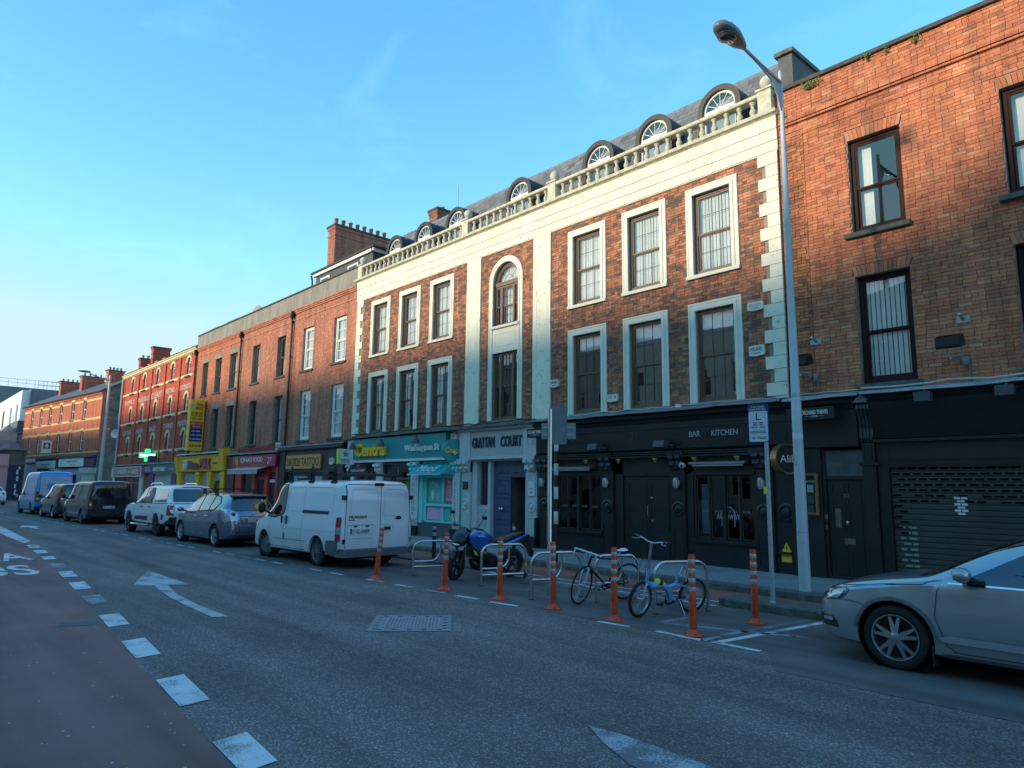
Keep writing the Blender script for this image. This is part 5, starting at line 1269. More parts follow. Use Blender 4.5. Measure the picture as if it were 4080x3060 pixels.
part('window_poster', MB().box(-23.6, -22.05, FY+.02, FY+.03, .6, 2.0), mat('grey_brown_poster', (.30, .26, .22), .5, var=.4, vscale=3), CS)
part('poster_patch', MB().lathe([(0, -.01), (.26, -.01)], (-22.35, FY-.01, 1.75), 16, 'y').box(-22.6, -22.05, FY-.005, FY, 1.3, 1.75), YLET, CS)
part('poster_disc', MB().lathe([(0, -.02), (.2, -.02)], (-22.45, FY-.01, 1.78), 16, 'y'), BLK, CS); lettering('THE', -22.6, -22.3, 1.76, 1.88, FY-.035, SGW, CS, .002)
part('poster_label', MB().box(-22.6, -22.2, FY-.04, FY-.035, 1.2, 1.48), SGW, CS)
part('bread_picture', MB().lathe([(0, -.02), (.2, -.015), (.28, 0)], (-22.3, FY-.01, 1.05), 9, 'y').lathe([(0, -.02), (.16, -.015), (.26, 0)], (-22.25, FY-.01, .72), 8, 'y'), mat('bread_brown', (.5, .27, .12), .6, var=.3, vscale=9), CS)
CA_ = root('black_awning', (-25.2, FY-.3, 2.35), 'black shop canopy with white slanted coffee lettering under the teal sign', 'awning')
part('canopy', MB().prism([(-26.0, 2.3), (-25.75, 2.66), (-24.6, 2.66), (-24.35, 2.3)], FY-.5, FY-.15), BLACKM, CA_)
lettering('FRANK and HONEST', -25.75, -24.55, 2.36, 2.46, FY-.505, SGW, CA_, .004, .012, .4)
part('oval_badge', MB().lathe([(0, -.01), (.14, -.01)], (-25.1, FY-.5, 2.56), 14, 'y'), mat('badge_brown', (.16, .06, .03), .5), CA_)
# --- ice cream kiosk window
MO = part('kiosk_front', MB().box(-21.3, -21.1, FY-.12, FY, .5, 2.7).box(-21.3, -19.2, FY-.12, FY, 2.2, 2.7).box(-19.3, -19.2, FY-.12, FY, .5, 2.7).box(-21.1, -20.95, FY-.06, FY+.02, .55, 2.2)
  .box(-20.95, -19.3, FY-.1, FY+.02, .52, .6).box(-20.95, -19.3, FY-.1, FY+.02, 1.1, 1.2).box(-19.98, -19.88, FY-.07, FY+.02, .6, 2.2).box(-20.95, -19.3, FY-.05, FY+.02, 2.1, 2.2), AQUA, MBLD)
part('stall_riser', MB().box(-21.3, -19.1, FY-.16, FY, -.05, .5), STALL, MO)
part('backing', MB().box(-21.1, -19.25, FY+.02, FY+.04, .5, 2.2), mat('teal_dark', (.03, .2, .2), .4), MO)
def poster(x0, x1, z0, z1, m_, par, y=FY-.0):
 return part('poster', MB().box(x0, x1, y-.02, y-.004, z0, z1), m_, par)
poster(-20.85, -20.05, 1.22, 2.05, TURQ, MO); lettering('Mood', -20.65, -20.3, 1.82, 1.97, FY-.024, SGW, MO, .002, 0, .3)
part('cone_picture', MB().prism([(-20.62, 1.3), (-20.68, 1.55), (-20.66, 1.62), (-20.6, 1.68), (-20.54, 1.62), (-20.52, 1.55), (-20.58, 1.3)], FY-.026, FY-.02), SGW, MO)
part('cup_picture', MB().prism([(-20.32, 1.3), (-20.35, 1.55), (-20.2, 1.55), (-20.23, 1.3)], FY-.026, FY-.02), PINKP, MO)
poster(-19.86, -19.3, 1.22, 2.1, ROSE, MO); lettering('The H', -19.78, -19.36, 1.9, 2.05, FY-.024, SGW, MO, .002)
for i in range(6): part('print_line', MB().box(-19.74, -19.4-.05*(i % 2), FY-.024, FY-.02, 1.82-.07*i, 1.835-.07*i), SGW, MO)
part('picture_card', MB().box(-19.76, -19.6, FY-.024, FY-.02, 1.3, 1.42), PINKP, MO); part('picture_card', MB().box(-19.54, -19.38, FY-.024, FY-.02, 1.3, 1.42), PINKP, MO)
poster(-20.9, -20.05, .62, 1.08, PINKP, MO); poster(-19.86, -19.32, .62, 1.08, TURQ, MO)
lettering('Vegan', -20.65, -20.3, .96, 1.02, FY-.024, SGW, MO, .002); lettering('smoothies', -20.7, -20.25, .84, .9, FY-.024, SGW, MO, .002); lettering('or shakes', -20.68, -20.28, .7, .76, FY-.024, SGW, MO, .002)
lettering('Two scoops', -19.8, -19.4, .96, 1.01, FY-.024, SGW, MO, .002); part('yellow_flash', MB().box(-19.6, -19.36, FY-.026, FY-.02, .72, .8), YLET, MO)
MA = root('teal_awning', (-20.3, FY-.3, 2.2), 'turquoise wedge awning with white brush lettering over the ice cream kiosk', 'awning')
AWT = mat('awning_turquoise', (.01, .32, .38), .4, var=.04)
part('canopy', MB().add([(-21.5, FY-.55, 2.24), (-19.45, FY-.55, 2.24), (-19.15, FY-.12, 2.66), (-21.15, FY-.12, 2.66), (-21.3, FY-.12, 2.22), (-19.15, FY-.12, 2.22)], [(0,1,2,3), (0,4,5,1), (0,3,4), (1,5,2)]), AWT, MA)
part('trim', MB().box(-21.5, -19.45, FY-.57, FY-.55, 2.2, 2.24), AQUA, MA)
q = fit_text('Mood', -20.95, -19.75, 0, .32, 0, .004, .0, .35); q.xf(Matrix.Translation((0, FY-.555, 2.33)) @ Matrix.Rotation(-math.atan2(.43, .42), 4, 'X')); part('lettering', q, SGW, MA, fixn=False)
q = fit_text('IRISH ICE CREAM', -20.8, -20.0, 0, .06, 0, .004, .0, .3); q.xf(Matrix.Translation((0, FY-.562, 2.255)) @ Matrix.Rotation(-math.atan2(.43, .42), 4, 'X')); part('lettering', q, SGW, MA, fixn=False)
MENUW = mat('menu_white', (.68, .68, .72), .5, var=.02)
for x0, x1, lab in ((-21.78, -21.34, 'tall white printed menu board on the left aqua pilaster of the kiosk'), (-19.22, -18.88, 'tall white printed menu board between the kiosk and the grey portal')):
 mb_ = root('menu_board', ((x0+x1)/2, FY-.17, .36), lab, 'menu board', 'tall menu boards on the kiosk pilasters')
 part('board', MB().box(x0, x1, FY-.17, FY-.145, .34, 2.22), MENUW, mb_)
 part('foot_print', MB().box(x0+.01, x1-.01, FY-.174, FY-.17, .35, .62), mat('rosy_print', (.62, .42, .45), .5, var=.3, vscale=14), mb_)
 part('header', MB().box(x0+.02, x1-.02, FY-.174, FY-.17, 2.14, 2.2), PINKP, mb_)
 lettering('The Hatch', x0+.06, x1-.06, 2.02, 2.1, FY-.173, TURQ, mb_, .002)
 b = MB()
 for i in range(38):
  z = 1.95-i*.032;
  if i % 7 == 6: continue
  b.box(x0+.05, x0+.05+(x1-x0-.1)*random.uniform(.45, .75), FY-.1735, FY-.17, z, z+.011); b.box(x1-.08, x1-.05, FY-.1735, FY-.17, z, z+.011)
 part('printed_lines', b, mat('grey_print', (.12, .12, .15), .6), mb_, kind='stuff')
# projecting round sign
RS = root('round_sign', (-19.2, 14.8, 3.0), 'round teal projecting sign with yellow lettering beside the grey portal', 'sign')
RY = 14.85; RXc = -19.15
Mr = Matrix.Translation((RXc, RY, 3.05)) @ Matrix.Rotation(math.radians(90-22), 4, 'Z')
b = MB().lathe([(0, -.09), (.40, -.09), (.41, -.07), (.41, .07), (.40, .09), (0, .09)], (0,0,0), 32, 'y'); b.xf(Mr); part('drum', b, TEAL, RS, 50)
q = fit_text('Centra', -.31, .31, -.09, .10, -.10, .02, .02); q.xf(Mr @ Matrix.Rotation(0, 4, 'Z')); part('lettering', q, YLET, RS, fixn=False)
part('bracket', MB().box(-19.1, -19.04, RY+.2, FY, 3.0, 3.06), IRON, RS)
LS = root('lottery_sign', (-27.1, 15.0, 2.7), 'white box sign with green star and lime green edge beside the teal fascia', 'sign')
part('box', MB().box(-26.6, -26.42, 14.43, 15.0, 2.7, 3.33), SGW, LS); part('lime_edge', MB().box(-26.62, -26.41, 14.4, 14.43, 2.7, 3.33), mat('lime', (.5, .72, .05), .5), LS)
part('arm', MB().box(-26.53, -26.48, 15.0, FY, 3.0, 3.06), IRON, LS)
pr = [(14.72+(.16 if i % 2 == 0 else .07)*math.sin(PI*i/5), 3.12+(.16 if i % 2 == 0 else .07)*math.cos(PI*i/5)) for i in range(10)]
part('star', MB().prism(pr, -26.42, -26.41, 'x'), mat('star_green', (.02, .4, .2), .5), LS)
side_text('National', 14.5, 14.94, 2.85, 2.92, -26.412, BLK, LS); side_text('Lottery', 14.53, 14.9, 2.75, 2.83, -26.412, BLK, LS)
# --- grey portal
GP = part('portal', MB().box(-19.4, -18.85, FY-.1, FY-.0, 2.7, 3.75).box(-18.85, -18.3, FY-.2, FY-.0, 2.75, 3.75).box(-15.65, -15.08, FY-.2, FY-.0, 2.75, 3.75).box(-18.3, -15.65, FY-.14, FY, 2.78, 3.72)
  .box(-18.32, -15.62, FY-.19, FY-.14, 2.72, 2.79).box(-18.9, -15.05, FY-.27, FY, 3.68, 3.78), GREY1, MBLD)
part('fascia_panel', MB().box(-18.28, -15.67, FY-.155, FY-.14, 2.84, 3.66), GREY2, GP)
lettering('GRATTAN', -18.2, -17.05, 3.1, 3.46, FY-.17, NAVYL, GP, .05, .02); lettering('COURT', -16.75, -15.75, 3.1, 3.46, FY-.17, NAVYL, GP, .05, .02)
for x0, x1 in ((-18.84, -18.35), (-15.58, -15.12)):
 b = MB().box(x0+.02, x1-.02, FY-.1, FY, .3, 2.3)
 frame_mb(b, x0+.06, x1-.06, 1.6, 2.2, FY-.115, FY-.1, .025); frame_mb(b, x0+.06, x1-.06, .4, .9, FY-.115, FY-.1, .025); ring_boss(b, (x0+x1)/2, 1.22, FY-.1, .17)
 b.box(x0-.03, x1+.03, FY-.24, FY, 2.66, 2.76)
 p_ = part('pilaster', b, GREY1, MBLD, 40)
 b = MB(); corbel_console(b, x0+.02, x1-.02, FY-.1, 2.28, 2.67); part('console_bracket', b, GREY1, p_, 30)
 part('plinth_block', MB().box(x0-.04, x1+.04, FY-.26, FY, -.03, .34), mat('black_plinth', (.02, .021, .025), .35), p_)
 bb = MB(); frame_mb(bb, x0+.1, x1-.1, 3.15, 3.6, FY-.215, FY-.2, .02); part('fascia_block_panel', bb, GREY1, p_)
part('leaf_plinth', MB().box(-15.14, -15.06, FY-.2, FY, .3, .9), BLACK, MBLD)
PO = part('porch', MB().box(-18.35, -18.1, FY-.02, FY+.25, 0, 2.72).box(-17.55, -17.43, FY+.0, FY+.3, 0, 2.7).box(-15.74, -15.62, FY, FY+.3, 0, 2.7).box(-18.35, -15.6, FY, FY+.3, 2.66, 2.78)
  .box(-18.1, -17.55, FY+.08, FY+.2, 0, 1.2), GREY1, MBLD)
part('letter_slot', MB().box(-18.0, -17.7, FY+.06, FY+.08, .95, 1.08), GREY2, PO); part('letter_slot', MB().box(-18.0, -17.7, FY+.06, FY+.08, .55, .66), GREY2, PO)
pane(PO, -18.05, -17.58, 1.22, 2.62, FY+.14, GLASSD)
b = MB()
for i in range(1, 4): x = -18.05+.47*i/4; b.box(x-.006, x+.006, FY+.12, FY+.135, 1.22, 2.62)
for j in range(1, 9): z = 1.22+1.4*j/9; b.box(-18.05, -17.58, FY+.12, FY+.134, z-.005, z+.005)
part('leaded_bars', b, LEADBAR, PO)
part('side_light_backing', MB().box(-18.1, -17.55, FY+.22, FY+.24, 1.2, 2.7), mat('pale_green_dim', (.16, .18, .14), .7), PO)
DR = part('door', MB().box(-17.42, -16.6, FY+.16, FY+.22, 0, 2.66).box(-16.6, -15.75, FY+.16, FY+.22, 2.13, 2.66), SLB, MBLD)
b = MB()
for i in range(5):
 for x in (-17.28, -16.95): b.box(x, x+.24, FY+.135, FY+.16, .35+i*.42, .37+i*.42).box(x, x+.24, FY+.135, FY+.16, .62+i*.42, .64+i*.42)
for x in (-17.28, -16.95, -16.5, -16.15): b.box(x, x+.24, FY+.135, FY+.16, 2.26, 2.28).box(x, x+.24, FY+.135, FY+.16, 2.5, 2.52)
part('panel_moulding', b, mat('slate_blue_edge', (.08, .09, .17), .4), DR, kind='stuff')
part('door_knob', MB().lathe([(0, -.05), (.045, -.035), (.055, -.01), (.03, .01)], (-17.05, FY+.12, 1.1), 12, 'y').lathe([(0, -.05), (.045, -.035), (.055, -.01), (.03, .01)], (-16.93, FY+.12, 1.1), 12, 'y'), mat('polished_steel', (.6, .6, .62), .15, 1, var=0), DR, 40)
part('hall', MB().quad((-16.6, FY+1.2, 0), (-15.7, FY+1.2, 0), (-15.7, FY+1.2, 2.2), (-16.6, FY+1.2, 2.2)).quad((-16.6, FY+.2, 0), (-16.6, FY+1.2, 0), (-16.6, FY+1.2, 2.2), (-16.6, FY+.2, 2.2)).quad((-16.6, FY+.2, 2.15), (-15.7, FY+.2, 2.15), (-15.7, FY+1.2, 2.15), (-16.6, FY+1.2, 2.15)).quad((-15.7, FY+.2, 0), (-15.7, FY+1.2, 0), (-15.7, FY+1.2, 2.2), (-15.7, FY+.2, 2.2)), mat('grey_hall', (.14, .12, .10), .7), MBLD, fixn=False)
ID = part('inner_door', MB().box(-16.32, -15.74, FY+.5, FY+.56, 0, 2.1), mat('mahogany', (.16, .055, .025), .45, var=.2, vscale=4, stretch=(4, 4, .5)), MBLD)
b = MB()
for z0, z1 in ((.2, .95), (1.15, 1.95)): frame_mb(b, -16.22, -15.84, z0, z1, FY+.485, FY+.5, .03)
part('door_panel', b, mat('mahogany', (.16, .055, .025), .45), ID)
part('door_step', MB().box(-17.5, -15.7, FY-.1, FY+.6, -.03, .06), mat('grey_step', (.22, .22, .22), .8), MBLD)
def plaque(name, x0, x1, z0, z1, y, m_, label, cat, lines=(), tm=None):
 R_ = root(name, ((x0+x1)/2, y, z0), label, cat)
 part('plate', MB().box(x0, x1, y-.03, y, z0, z1), m_, R_)
 for s, a, b_, c, d in lines: lettering(s, x0+(x1-x0)*a, x0+(x1-x0)*b_, z0+(z1-z0)*c, z0+(z1-z0)*d, y-.033, tm or BLK, R_, .004)
 return R_
plaque('wall_plaque', -18.73, -18.47, 1.72, 1.98, FY-.1, mat('bronze', (.06, .045, .035), .4, .4), 'small bronze plaque on the left pilaster of the grey portal', 'plaque', [('GRATTAN', .15, .85, .55, .75), ('COURT', .25, .75, .25, .45)], mat('bronze_light', (.22, .18, .13), .4))
plaque('wall_plaque', -15.5, -15.2, 1.55, 2.0, FY-.11, MENUW, 'square white plaque with corner screws on the right pilaster of the grey portal', 'plaque', [('practice', .2, .8, .45, .52), ('solicitors', .25, .75, .22, .28)])
# alarm boxes
AB = mat('alarm_box_white', (.7, .69, .64), .5, var=.05)
def alarm(x0, x1, z0, z1, label, txt=None, sub=None, tm=None, y=FY):
 R_ = root('alarm_box', ((x0+x1)/2, y, z0), label, 'alarm box')
 w_, h = x1-x0, z1-z0
 part('cover', MB().prism([(x0, z0+.03), (x0+.03, z0), (x0+w_*.4, z0-.015), (x1-.03, z0), (x1, z0+.03), (x1, z1-.03), (x1-.03, z1), (x0+.03, z1), (x0, z1-.03)], y-.09, y), AB, R_)
 if txt: lettering(txt, x0+w_*.12, x1-w_*.12, z0+h*.45, z0+h*.8, y-.094, tm or mat('alarm_blue_grey', (.12, .15, .22), .5), R_, .004)
 if sub: lettering(sub, x0+w_*.25, x1-w_*.25, z0+h*.18, z0+h*.28, y-.094, BLK, R_, .004)
alarm(-14.6, -14.28, 4.85, 5.08, 'white HYLAND alarm box low beside the wide pilaster', 'HYLAND', 'ALARMS')
alarm(-12.36, -12.0, 4.22, 4.42, 'white G S alarm box between two first floor windows', 'G S')
alarm(-8.02, -7.64, 4.95, 5.2, 'white HYLAND alarm box near the right hand quoins', 'HYLAND', 'ALARMS')
alarm(-8.02, -7.62, 6.05, 6.25, 'older cream alarm box above the one near the right quoins', 'SECURITY', 'ALARM', mat('faint_grey', (.4, .4, .38), .5))
alarm(-19.4, -19.08, 3.42, 3.66, 'small cream alarm box at the left end of the grey portal', 'ALARM', '1850', mat('alarm_red', (.5, .05, .03), .5), y=FY-.1)
alarm(-28.1, -27.72, 2.72, 3.0, 'white alarm box on the dark tattoo shopfront', 'LAD', None, y=FY-.16)
alarm(-34.1, -33.6, 3.55, 3.9, 'white alarm box high beside the black downpipe over the red shop', 'SHIELD', None, y=FY-.03)
# cameras on walls
def dome(x, y, z, label):
 R_ = root('security_camera', (x, y, z), label, 'camera')
 part('housing', MB().lathe([(0, -.14), (.05, -.13), (.075, -.08), (.075, -.03), (.05, 0), (.05, .04)], (x, y, z), 12, 'y'), AB, R_, 40)
 part('lens', MB().lathe([(0, -.15), (.035, -.135), (.04, -.12)], (x+.02, y-.01, z-.01), 10, 'y'), BLK, R_, 40)
dome(-9.83, FY-.2, 2.4, 'white round camera by the black bar doorway, right side')
dome(-15.3, FY-.3, 2.35, 'small white camera under the bracket right of the grey portal')
dome(-18.95, FY-.3, 2.95, 'white bracket camera under the round teal sign')
# ================================================================ BLACK BAR FRONT
PUBM = MB()
PUBM.box(-15.05, -6.95, FY-.02, FY+.0, 2.3, 3.9)
part('bar_wall', MB().box(-15.05, -14.35, FY-.06, FY, -.05, 2.9).box(-12.6, -11.85, FY-.06, FY, -.05, 2.9).box(-10.25, -9.66, FY-.06, FY, -.05, 2.9).box(-8.0, -7.12, FY-.06, FY, -.05, 2.9)
  .box(-14.35, -12.6, FY-.06, FY, -.05, .58).box(-9.66, -8.0, FY-.06, FY, -.05, .58).box(-14.35, -7.95, FY-.06, FY, 2.2, 2.9), BLACK, MBLD)
PF = part('bar_fascia', MB().prism([(FY, 2.78), (FY-.2, 2.8), (FY-.24, 2.84), (FY-.2, 2.88), (FY-.24, 3.5), (FY-.3, 3.6), (FY-.38, 3.64), (FY-.4, 3.7), (FY-.34, 3.76), (FY, 3.78)], -15.05, -7.13, 'x'), BLACK, MBLD)
part('bar_fascia', MB().prism([(FY, 2.72), (FY-.2, 2.74), (FY-.24, 3.5), (FY-.3, 3.6), (FY-.38, 3.64), (FY-.4, 3.7), (FY-.34, 3.74), (FY, 3.74)], -7.12, -5.62, 'x'), BLACK, RB)
part('architrave_beads', MB().box(-15.05, -7.13, FY-.27, FY-.02, 2.62, 2.66).box(-15.05, -7.13, FY-.25, FY-.02, 2.69, 2.72).box(-15.05, -7.13, FY-.225, FY-.02, 2.74, 2.775).box(-15.05, -7.13, FY-.26, FY-.2, 3.36, 3.39), BLACK, PF)
lead_cornice(MBLD, -15.05, -7.15, 3.8, FY, .44); lead_cornice(RB, -7.1, -5.5, 3.78, FY, .44, mat('bright_lead', (.36, .39, .42), .45, var=.2, vscale=5, bump=.4)); lead_cornice(RB, -5.45, 2, 3.78, FY, .5, mat('bright_lead', (.36, .39, .42), .45))
lettering('31', -11.45, -11.2, 3.1, 3.32, FY-.235, mat('dull_bronze_letters', (.09, .06, .04), .4, .5), PF, .01); lettering('The Alibi', -14.2, -13.1, 3.08, 3.25, FY-.235, mat('dull_bronze_letters', (.09, .06, .04), .4, .5), PF, .01)
lettering('BAR', -9.62, -9.3, 3.1, 3.24, FY-.235, mat('silver_letters', (.42, .44, .47), .35, .6), PF, .02, .01); lettering('&', -9.2, -9.1, 3.1, 3.24, FY-.235, mat('dull_bronze_letters', (.09, .06, .04), .4, .5), PF, .01); lettering('KITCHEN', -9.0, -8.3, 3.1, 3.24, FY-.235, mat('silver_letters', (.42, .44, .47), .35, .6), PF, .02, .01)
for x0, x1 in ((-15.03, -14.55), (-12.56, -12.14), (-10.26, -9.86), (-8.0, -7.55)):
 b = MB().box(x0, x1, FY-.12, FY-.05, -.05, 2.3); ring_boss(b, (x0+x1)/2, 1.32, FY-.12, .18); frame_mb(b, x0+.05, x1-.05, .1, .85, FY-.135, FY-.12, .02)
 b.box(x0-.05, x1+.05, FY-.28, FY-.05, 2.66, 2.78)
 p_ = part('pilaster', b, BLACK, MBLD, 40)
 b = MB(); corbel_console(b, x0+.02, x1-.02, FY-.12, 2.28, 2.67, .18); part('console_bracket', b, mat('black_bracket', (.035, .037, .042), .4), p_, 30)
GOLD = mat('thin_gold_bead', (.16, .10, .055), .5)
def bar_window(x0, x1):
 f = MB(); xm = (x0+x1)/2
 frame_mb(f, x0, x1, .58, 2.2, FY-.05, FY+.03, .06); f.box(xm-.05, xm+.05, FY-.07, FY+.03, .6, 2.18)
 f.box(x0-.05, x1+.05, FY-.16, FY+.03, .55, .63).box(x0-.05, x1+.05, FY-.12, FY, 2.17, 2.24)
 for a, b_ in ((x0+.06, xm-.05), (xm+.05, x1-.06)): c = (a+b_)/2; f.box(c-.025, c+.025, FY-.04, FY+.03, .64, 2.14)
 fo = part('bar_window', f, BLACK, MBLD); g = MB()
 for a, b_ in ((x0+.06, xm-.05), (xm+.05, x1-.06)):
  c = (a+b_)/2
  for p, q in ((a, c-.025), (c+.025, b_)):
   pane(fo, p, q, .64, 2.14, FY+.0, GLASSD); frame_mb(g, p+.01, q-.01, .66, 2.12, FY-.018, FY-.008, .012)
 part('gold_bead', g, GOLD, fo, kind='stuff')
 room(fo, x0, x1, .6, 2.2, FY+.05, 1.2)
 n = 4; w4 = (x1-x0-.2)/4
 for i in range(4):
  cx = x0+.1+w4*(i+.5); lettering('ALIBI', cx-.1, cx+.1, 1.27, 1.33, FY-.006, mat('etched', (.25, .28, .33), .5), fo, .002)
 return fo
bw1 = bar_window(-14.35, -12.6); bw2 = bar_window(-9.64, -8.0)
lettering('ARCHWAY', -9.05, -8.45, 1.12, 1.24, FY-.01, mat('etched_light', (.5, .5, .5), .5), bw2, .002)
b = MB()
for k in range(10):
 a0, a1 = PI*k/10, PI*(k+1)/10; b.tube([(-8.75+.17*math.cos(a0), FY-.012, 1.26+.14*math.sin(a0)), (-8.75+.17*math.cos(a1), FY-.012, 1.26+.14*math.sin(a1))], .008, 5)
for s in (-.17, .17): b.tube([(-8.75+s, FY-.012, 1.26), (-8.75+s, FY-.012, .95)], .008, 5)
part('arch_emblem', b, mat('etched_light', (.5, .5, .5), .5), bw2)
part('reflection_board', MB().box(-9.5, -9.3, FY+.06, FY+.08, .75, 1.95), mat('grey_board', (.3, .33, .38), .6), bw2)
# doors with glazed transom
D1 = part('door', MB().box(-11.84, -10.26, FY-.02, FY+.04, 0, 2.12), BLACK, MBLD)
b = MB()
for (a, c) in ((-11.7, -11.1), (-10.98, -10.4)): frame_mb(b, a, c, .75, 2.0, FY-.035, FY-.02, .03); frame_mb(b, a, c, .12, .62, FY-.035, FY-.02, .03)
b.box(-11.05, -11.03, FY-.024, FY-.02, 0, 2.1); part('door_panels', b, mat('black_edge', (.02, .022, .027), .4), D1)
STEEL = mat('brushed_steel', (.5, .51, .53), .3, 1, var=.05)
part('door_handle', MB().tube([(-11.03, FY-.02, 1.1), (-11.03, FY-.08, 1.12), (-11.03, FY-.08, 1.38), (-11.03, FY-.02, 1.4)], .012, 8), STEEL, D1, 40)
part('lock', MB().lathe([(0, -.02), (.03, -.015), (.035, 0)], (-10.93, FY-.02, 1.58), 10, 'y').lathe([(0, -.02), (.03, -.015), (.035, 0)], (-10.93, FY-.02, .99), 10, 'y'), STEEL, D1, 40)
TRn = part('transom', frame_mb(MB(), -11.85, -10.25, 2.14, 2.6, FY-.04, FY+.02, .07).box(-11.09, -11.0, FY-.04, FY+.02, 2.16, 2.58), BLACK, MBLD)
b = MB()
for xa, xb in ((-11.78, -11.09), (-11.0, -10.32)):
 pane(TRn, xa, xb, 2.21, 2.53, FY, GLASSD)
 for i in range(1, 8): x = xa+(xb-xa)*i/8; b.box(x-.006, x+.006, FY-.02, FY-.006, 2.21, 2.53)
 b.box(xa, xb, FY-.022, FY-.006, 2.32, 2.335)
part('transom_bars', b, mat('steel_bar', (.2, .21, .22), .4, .5), TRn)
room(TRn, -11.7, -10.4, 2.2, 2.55, FY+.05, .6)
# bulkhead lanterns, strip lights, downlights, speakers
def lantern(x, z, label):
 R_ = root('bulkhead_lantern', (x, FY-.13, z-.13), label, 'lantern', 'caged bulkhead lanterns on the black bar front')
 part('backplate', MB().lathe([(0, 0), (.09, 0), (.09, .02)], (x, FY-.145, z), 12, 'y'), STEEL, R_, 40)
 part('glass_body', MB().lathe([(0, .125), (.05, .11), (.07, .05), (.07, -.06), (.05, -.12), (0, -.13)], (x, FY-.2, z), 12), mat('ribbed_glass', (.55, .58, .6), .2, .3), R_, 40)
 b = MB()
 for k in range(6): a = 2*PI*k/6; b.tube([(x+.03*math.cos(a), FY-.2+.03*math.sin(a), z+.13), (x+.08*math.cos(a), FY-.2+.08*math.sin(a), z+.07), (x+.08*math.cos(a), FY-.2+.08*math.sin(a), z-.07), (x+.03*math.cos(a), FY-.2+.03*math.sin(a), z-.14)], .006, 5)
 for q in (-.05, .05): b.lathe([(.085, q-.008), (.085, q+.008)], (x, FY-.2, z), 12)
 part('cage', b, STEEL, R_)
for x, l in ((-14.85, 'leftmost caged steel lantern of the bar front, behind the striped pole'), (-12.36, 'caged steel lantern left of the black double doors'), (-10.07, 'caged steel lantern right of the black double doors'), (-7.8, 'rightmost caged steel lantern of the bar front, behind the sign post')): lantern(x, 1.97, l)
def striplight(x0, x1, z, label):
 R_ = root('strip_light', ((x0+x1)/2, FY-.2, z), label, 'lamp', 'hooded strip lights over the bar windows')
 part('hood', MB().prism([(FY-.05, z+.1), (FY-.35, z+.05), (FY-.36, z), (FY-.05, z+.0)], x0, x1, 'x'), mat('grey_hood', (.16, .17, .18), .4, .4), R_)
 part('tube', MB().tube([(x0+.08, FY-.28, z-.02), (x1-.08, FY-.28, z-.02)], .03, 8), mat('tube_white', (.8, .82, .85), .3, var=0), R_, 40)
 part('bracket', MB().tube([(x1-.1, FY-.3, z+.05), (x1+.05, FY-.2, z), (x1+.06, FY-.06, z-.05)], .015, 6), IRON, R_)
striplight(-14.38, -12.8, 2.35, 'hooded strip light over the left window of the bar'); striplight(-9.6, -8.1, 2.42, 'hooded strip light over the right window of the bar')
for x, l in ((-14.4, 'small brass downlight above the left window, near the striped pole'), (-12.95, 'small brass downlight above the right end of the left bar window'), (-11.8, 'small brass downlight over the left leaf of the bar doors'), (-10.6, 'small brass downlight over the right leaf of the bar doors'), (-9.45, 'small brass downlight above the left end of the right bar window'), (-8.3, 'small brass downlight above the right end of the right bar window')):
 solo('downlight', MB().box(x-.07, x+.07, FY-.34, FY-.28, 2.56, 2.6).lathe([(.0, -.0), (.04, -.0), (.055, .06), (.03, .09), (0, .09)], (x, FY-.3, 2.48), 10), mat('brass', (.45, .32, .16), .3, .8, var=.1), l, 'lamp', 'brass downlights under the bar fascia', smooth=40)
for x, l in ((-12.5, 'boxy grey floodlight above the left bar pilaster'), (-10.3, 'boxy grey floodlight above the pilaster right of the doors')):
 R_ = root('floodlight', (x, FY-.35, 2.82), l, 'floodlight')
 part('housing', MB().prism([(FY-.62, 2.86), (FY-.58, 3.02), (FY-.35, 3.04), (FY-.32, 2.86), (FY-.45, 2.82)], x-.16, x+.16, 'x'), mat('grey_metal_box', (.07, .072, .078), .5), R_)
 part('swivel', MB().tube([(x+.16, FY-.4, 2.9), (x+.28, FY-.35, 2.9), (x+.28, FY-.2, 2.85)], .03, 8), IRON, R_)
# right of the bar: passage, round sign, menu case, door 32
part('passage_wall', MB().box(-7.1, -6.46, FY-.1, FY, -.05, 2.74).box(-6.46, -5.42, FY-.05, FY, 2.68, 2.9), BLACK, RB)
part('pilaster', MB().box(-7.12, -6.98, FY-.16, FY, -.05, 2.74), BLACK, RB)
part('dado_rail', MB().box(-7.9, -7.2, FY-.15, FY-.06, .42, .45), BLACK, MBLD)
b = MB(); ring_boss(b, -7.28, 1.32, FY-.07, .2); part('ring_boss', b, BLACK, MBLD, 40)
AS = root('round_sign', (-7.25, 14.7, 2.2), 'round copper rimmed projecting bar sign with black face behind the lamp post', 'sign')
Ma = Matrix.Translation((-7.1, 14.75, 2.5)) @ Matrix.Rotation(math.radians(90-28), 4, 'Z')
b = MB().lathe([(.3, -.1), (.34, -.11), (.34, .11), (.3, .1), (.3, -.1)], (0,0,0), 28, 'y'); b.xf(Ma); part('rim', b, mat('copper', (.45, .22, .11), .35, .8), AS, 50)
b = MB().lathe([(0, -.09), (.3, -.09), (.3, .09), (0, .09)], (0,0,0), 28, 'y'); b.xf(Ma); part('face', b, BLK, AS, 50)
for s, x, za, zb, m_ in (('The', .12, .1, .2, mat('dull_bronze_letters', (.09, .06, .04), .4)), ('Alibi', .22, -.08, .08, SGW), ('bar', .12, -.22, -.12, mat('dull_bronze_letters', (.09, .06, .04), .4))):
 q = fit_text(s, -x, x, za, zb, -.095, .004); q.xf(Ma); part('lettering', q, m_, AS, fixn=False)
part('bracket', MB().box(-7.13, -7.07, 14.9, FY, 2.47, 2.53), IRON, AS)
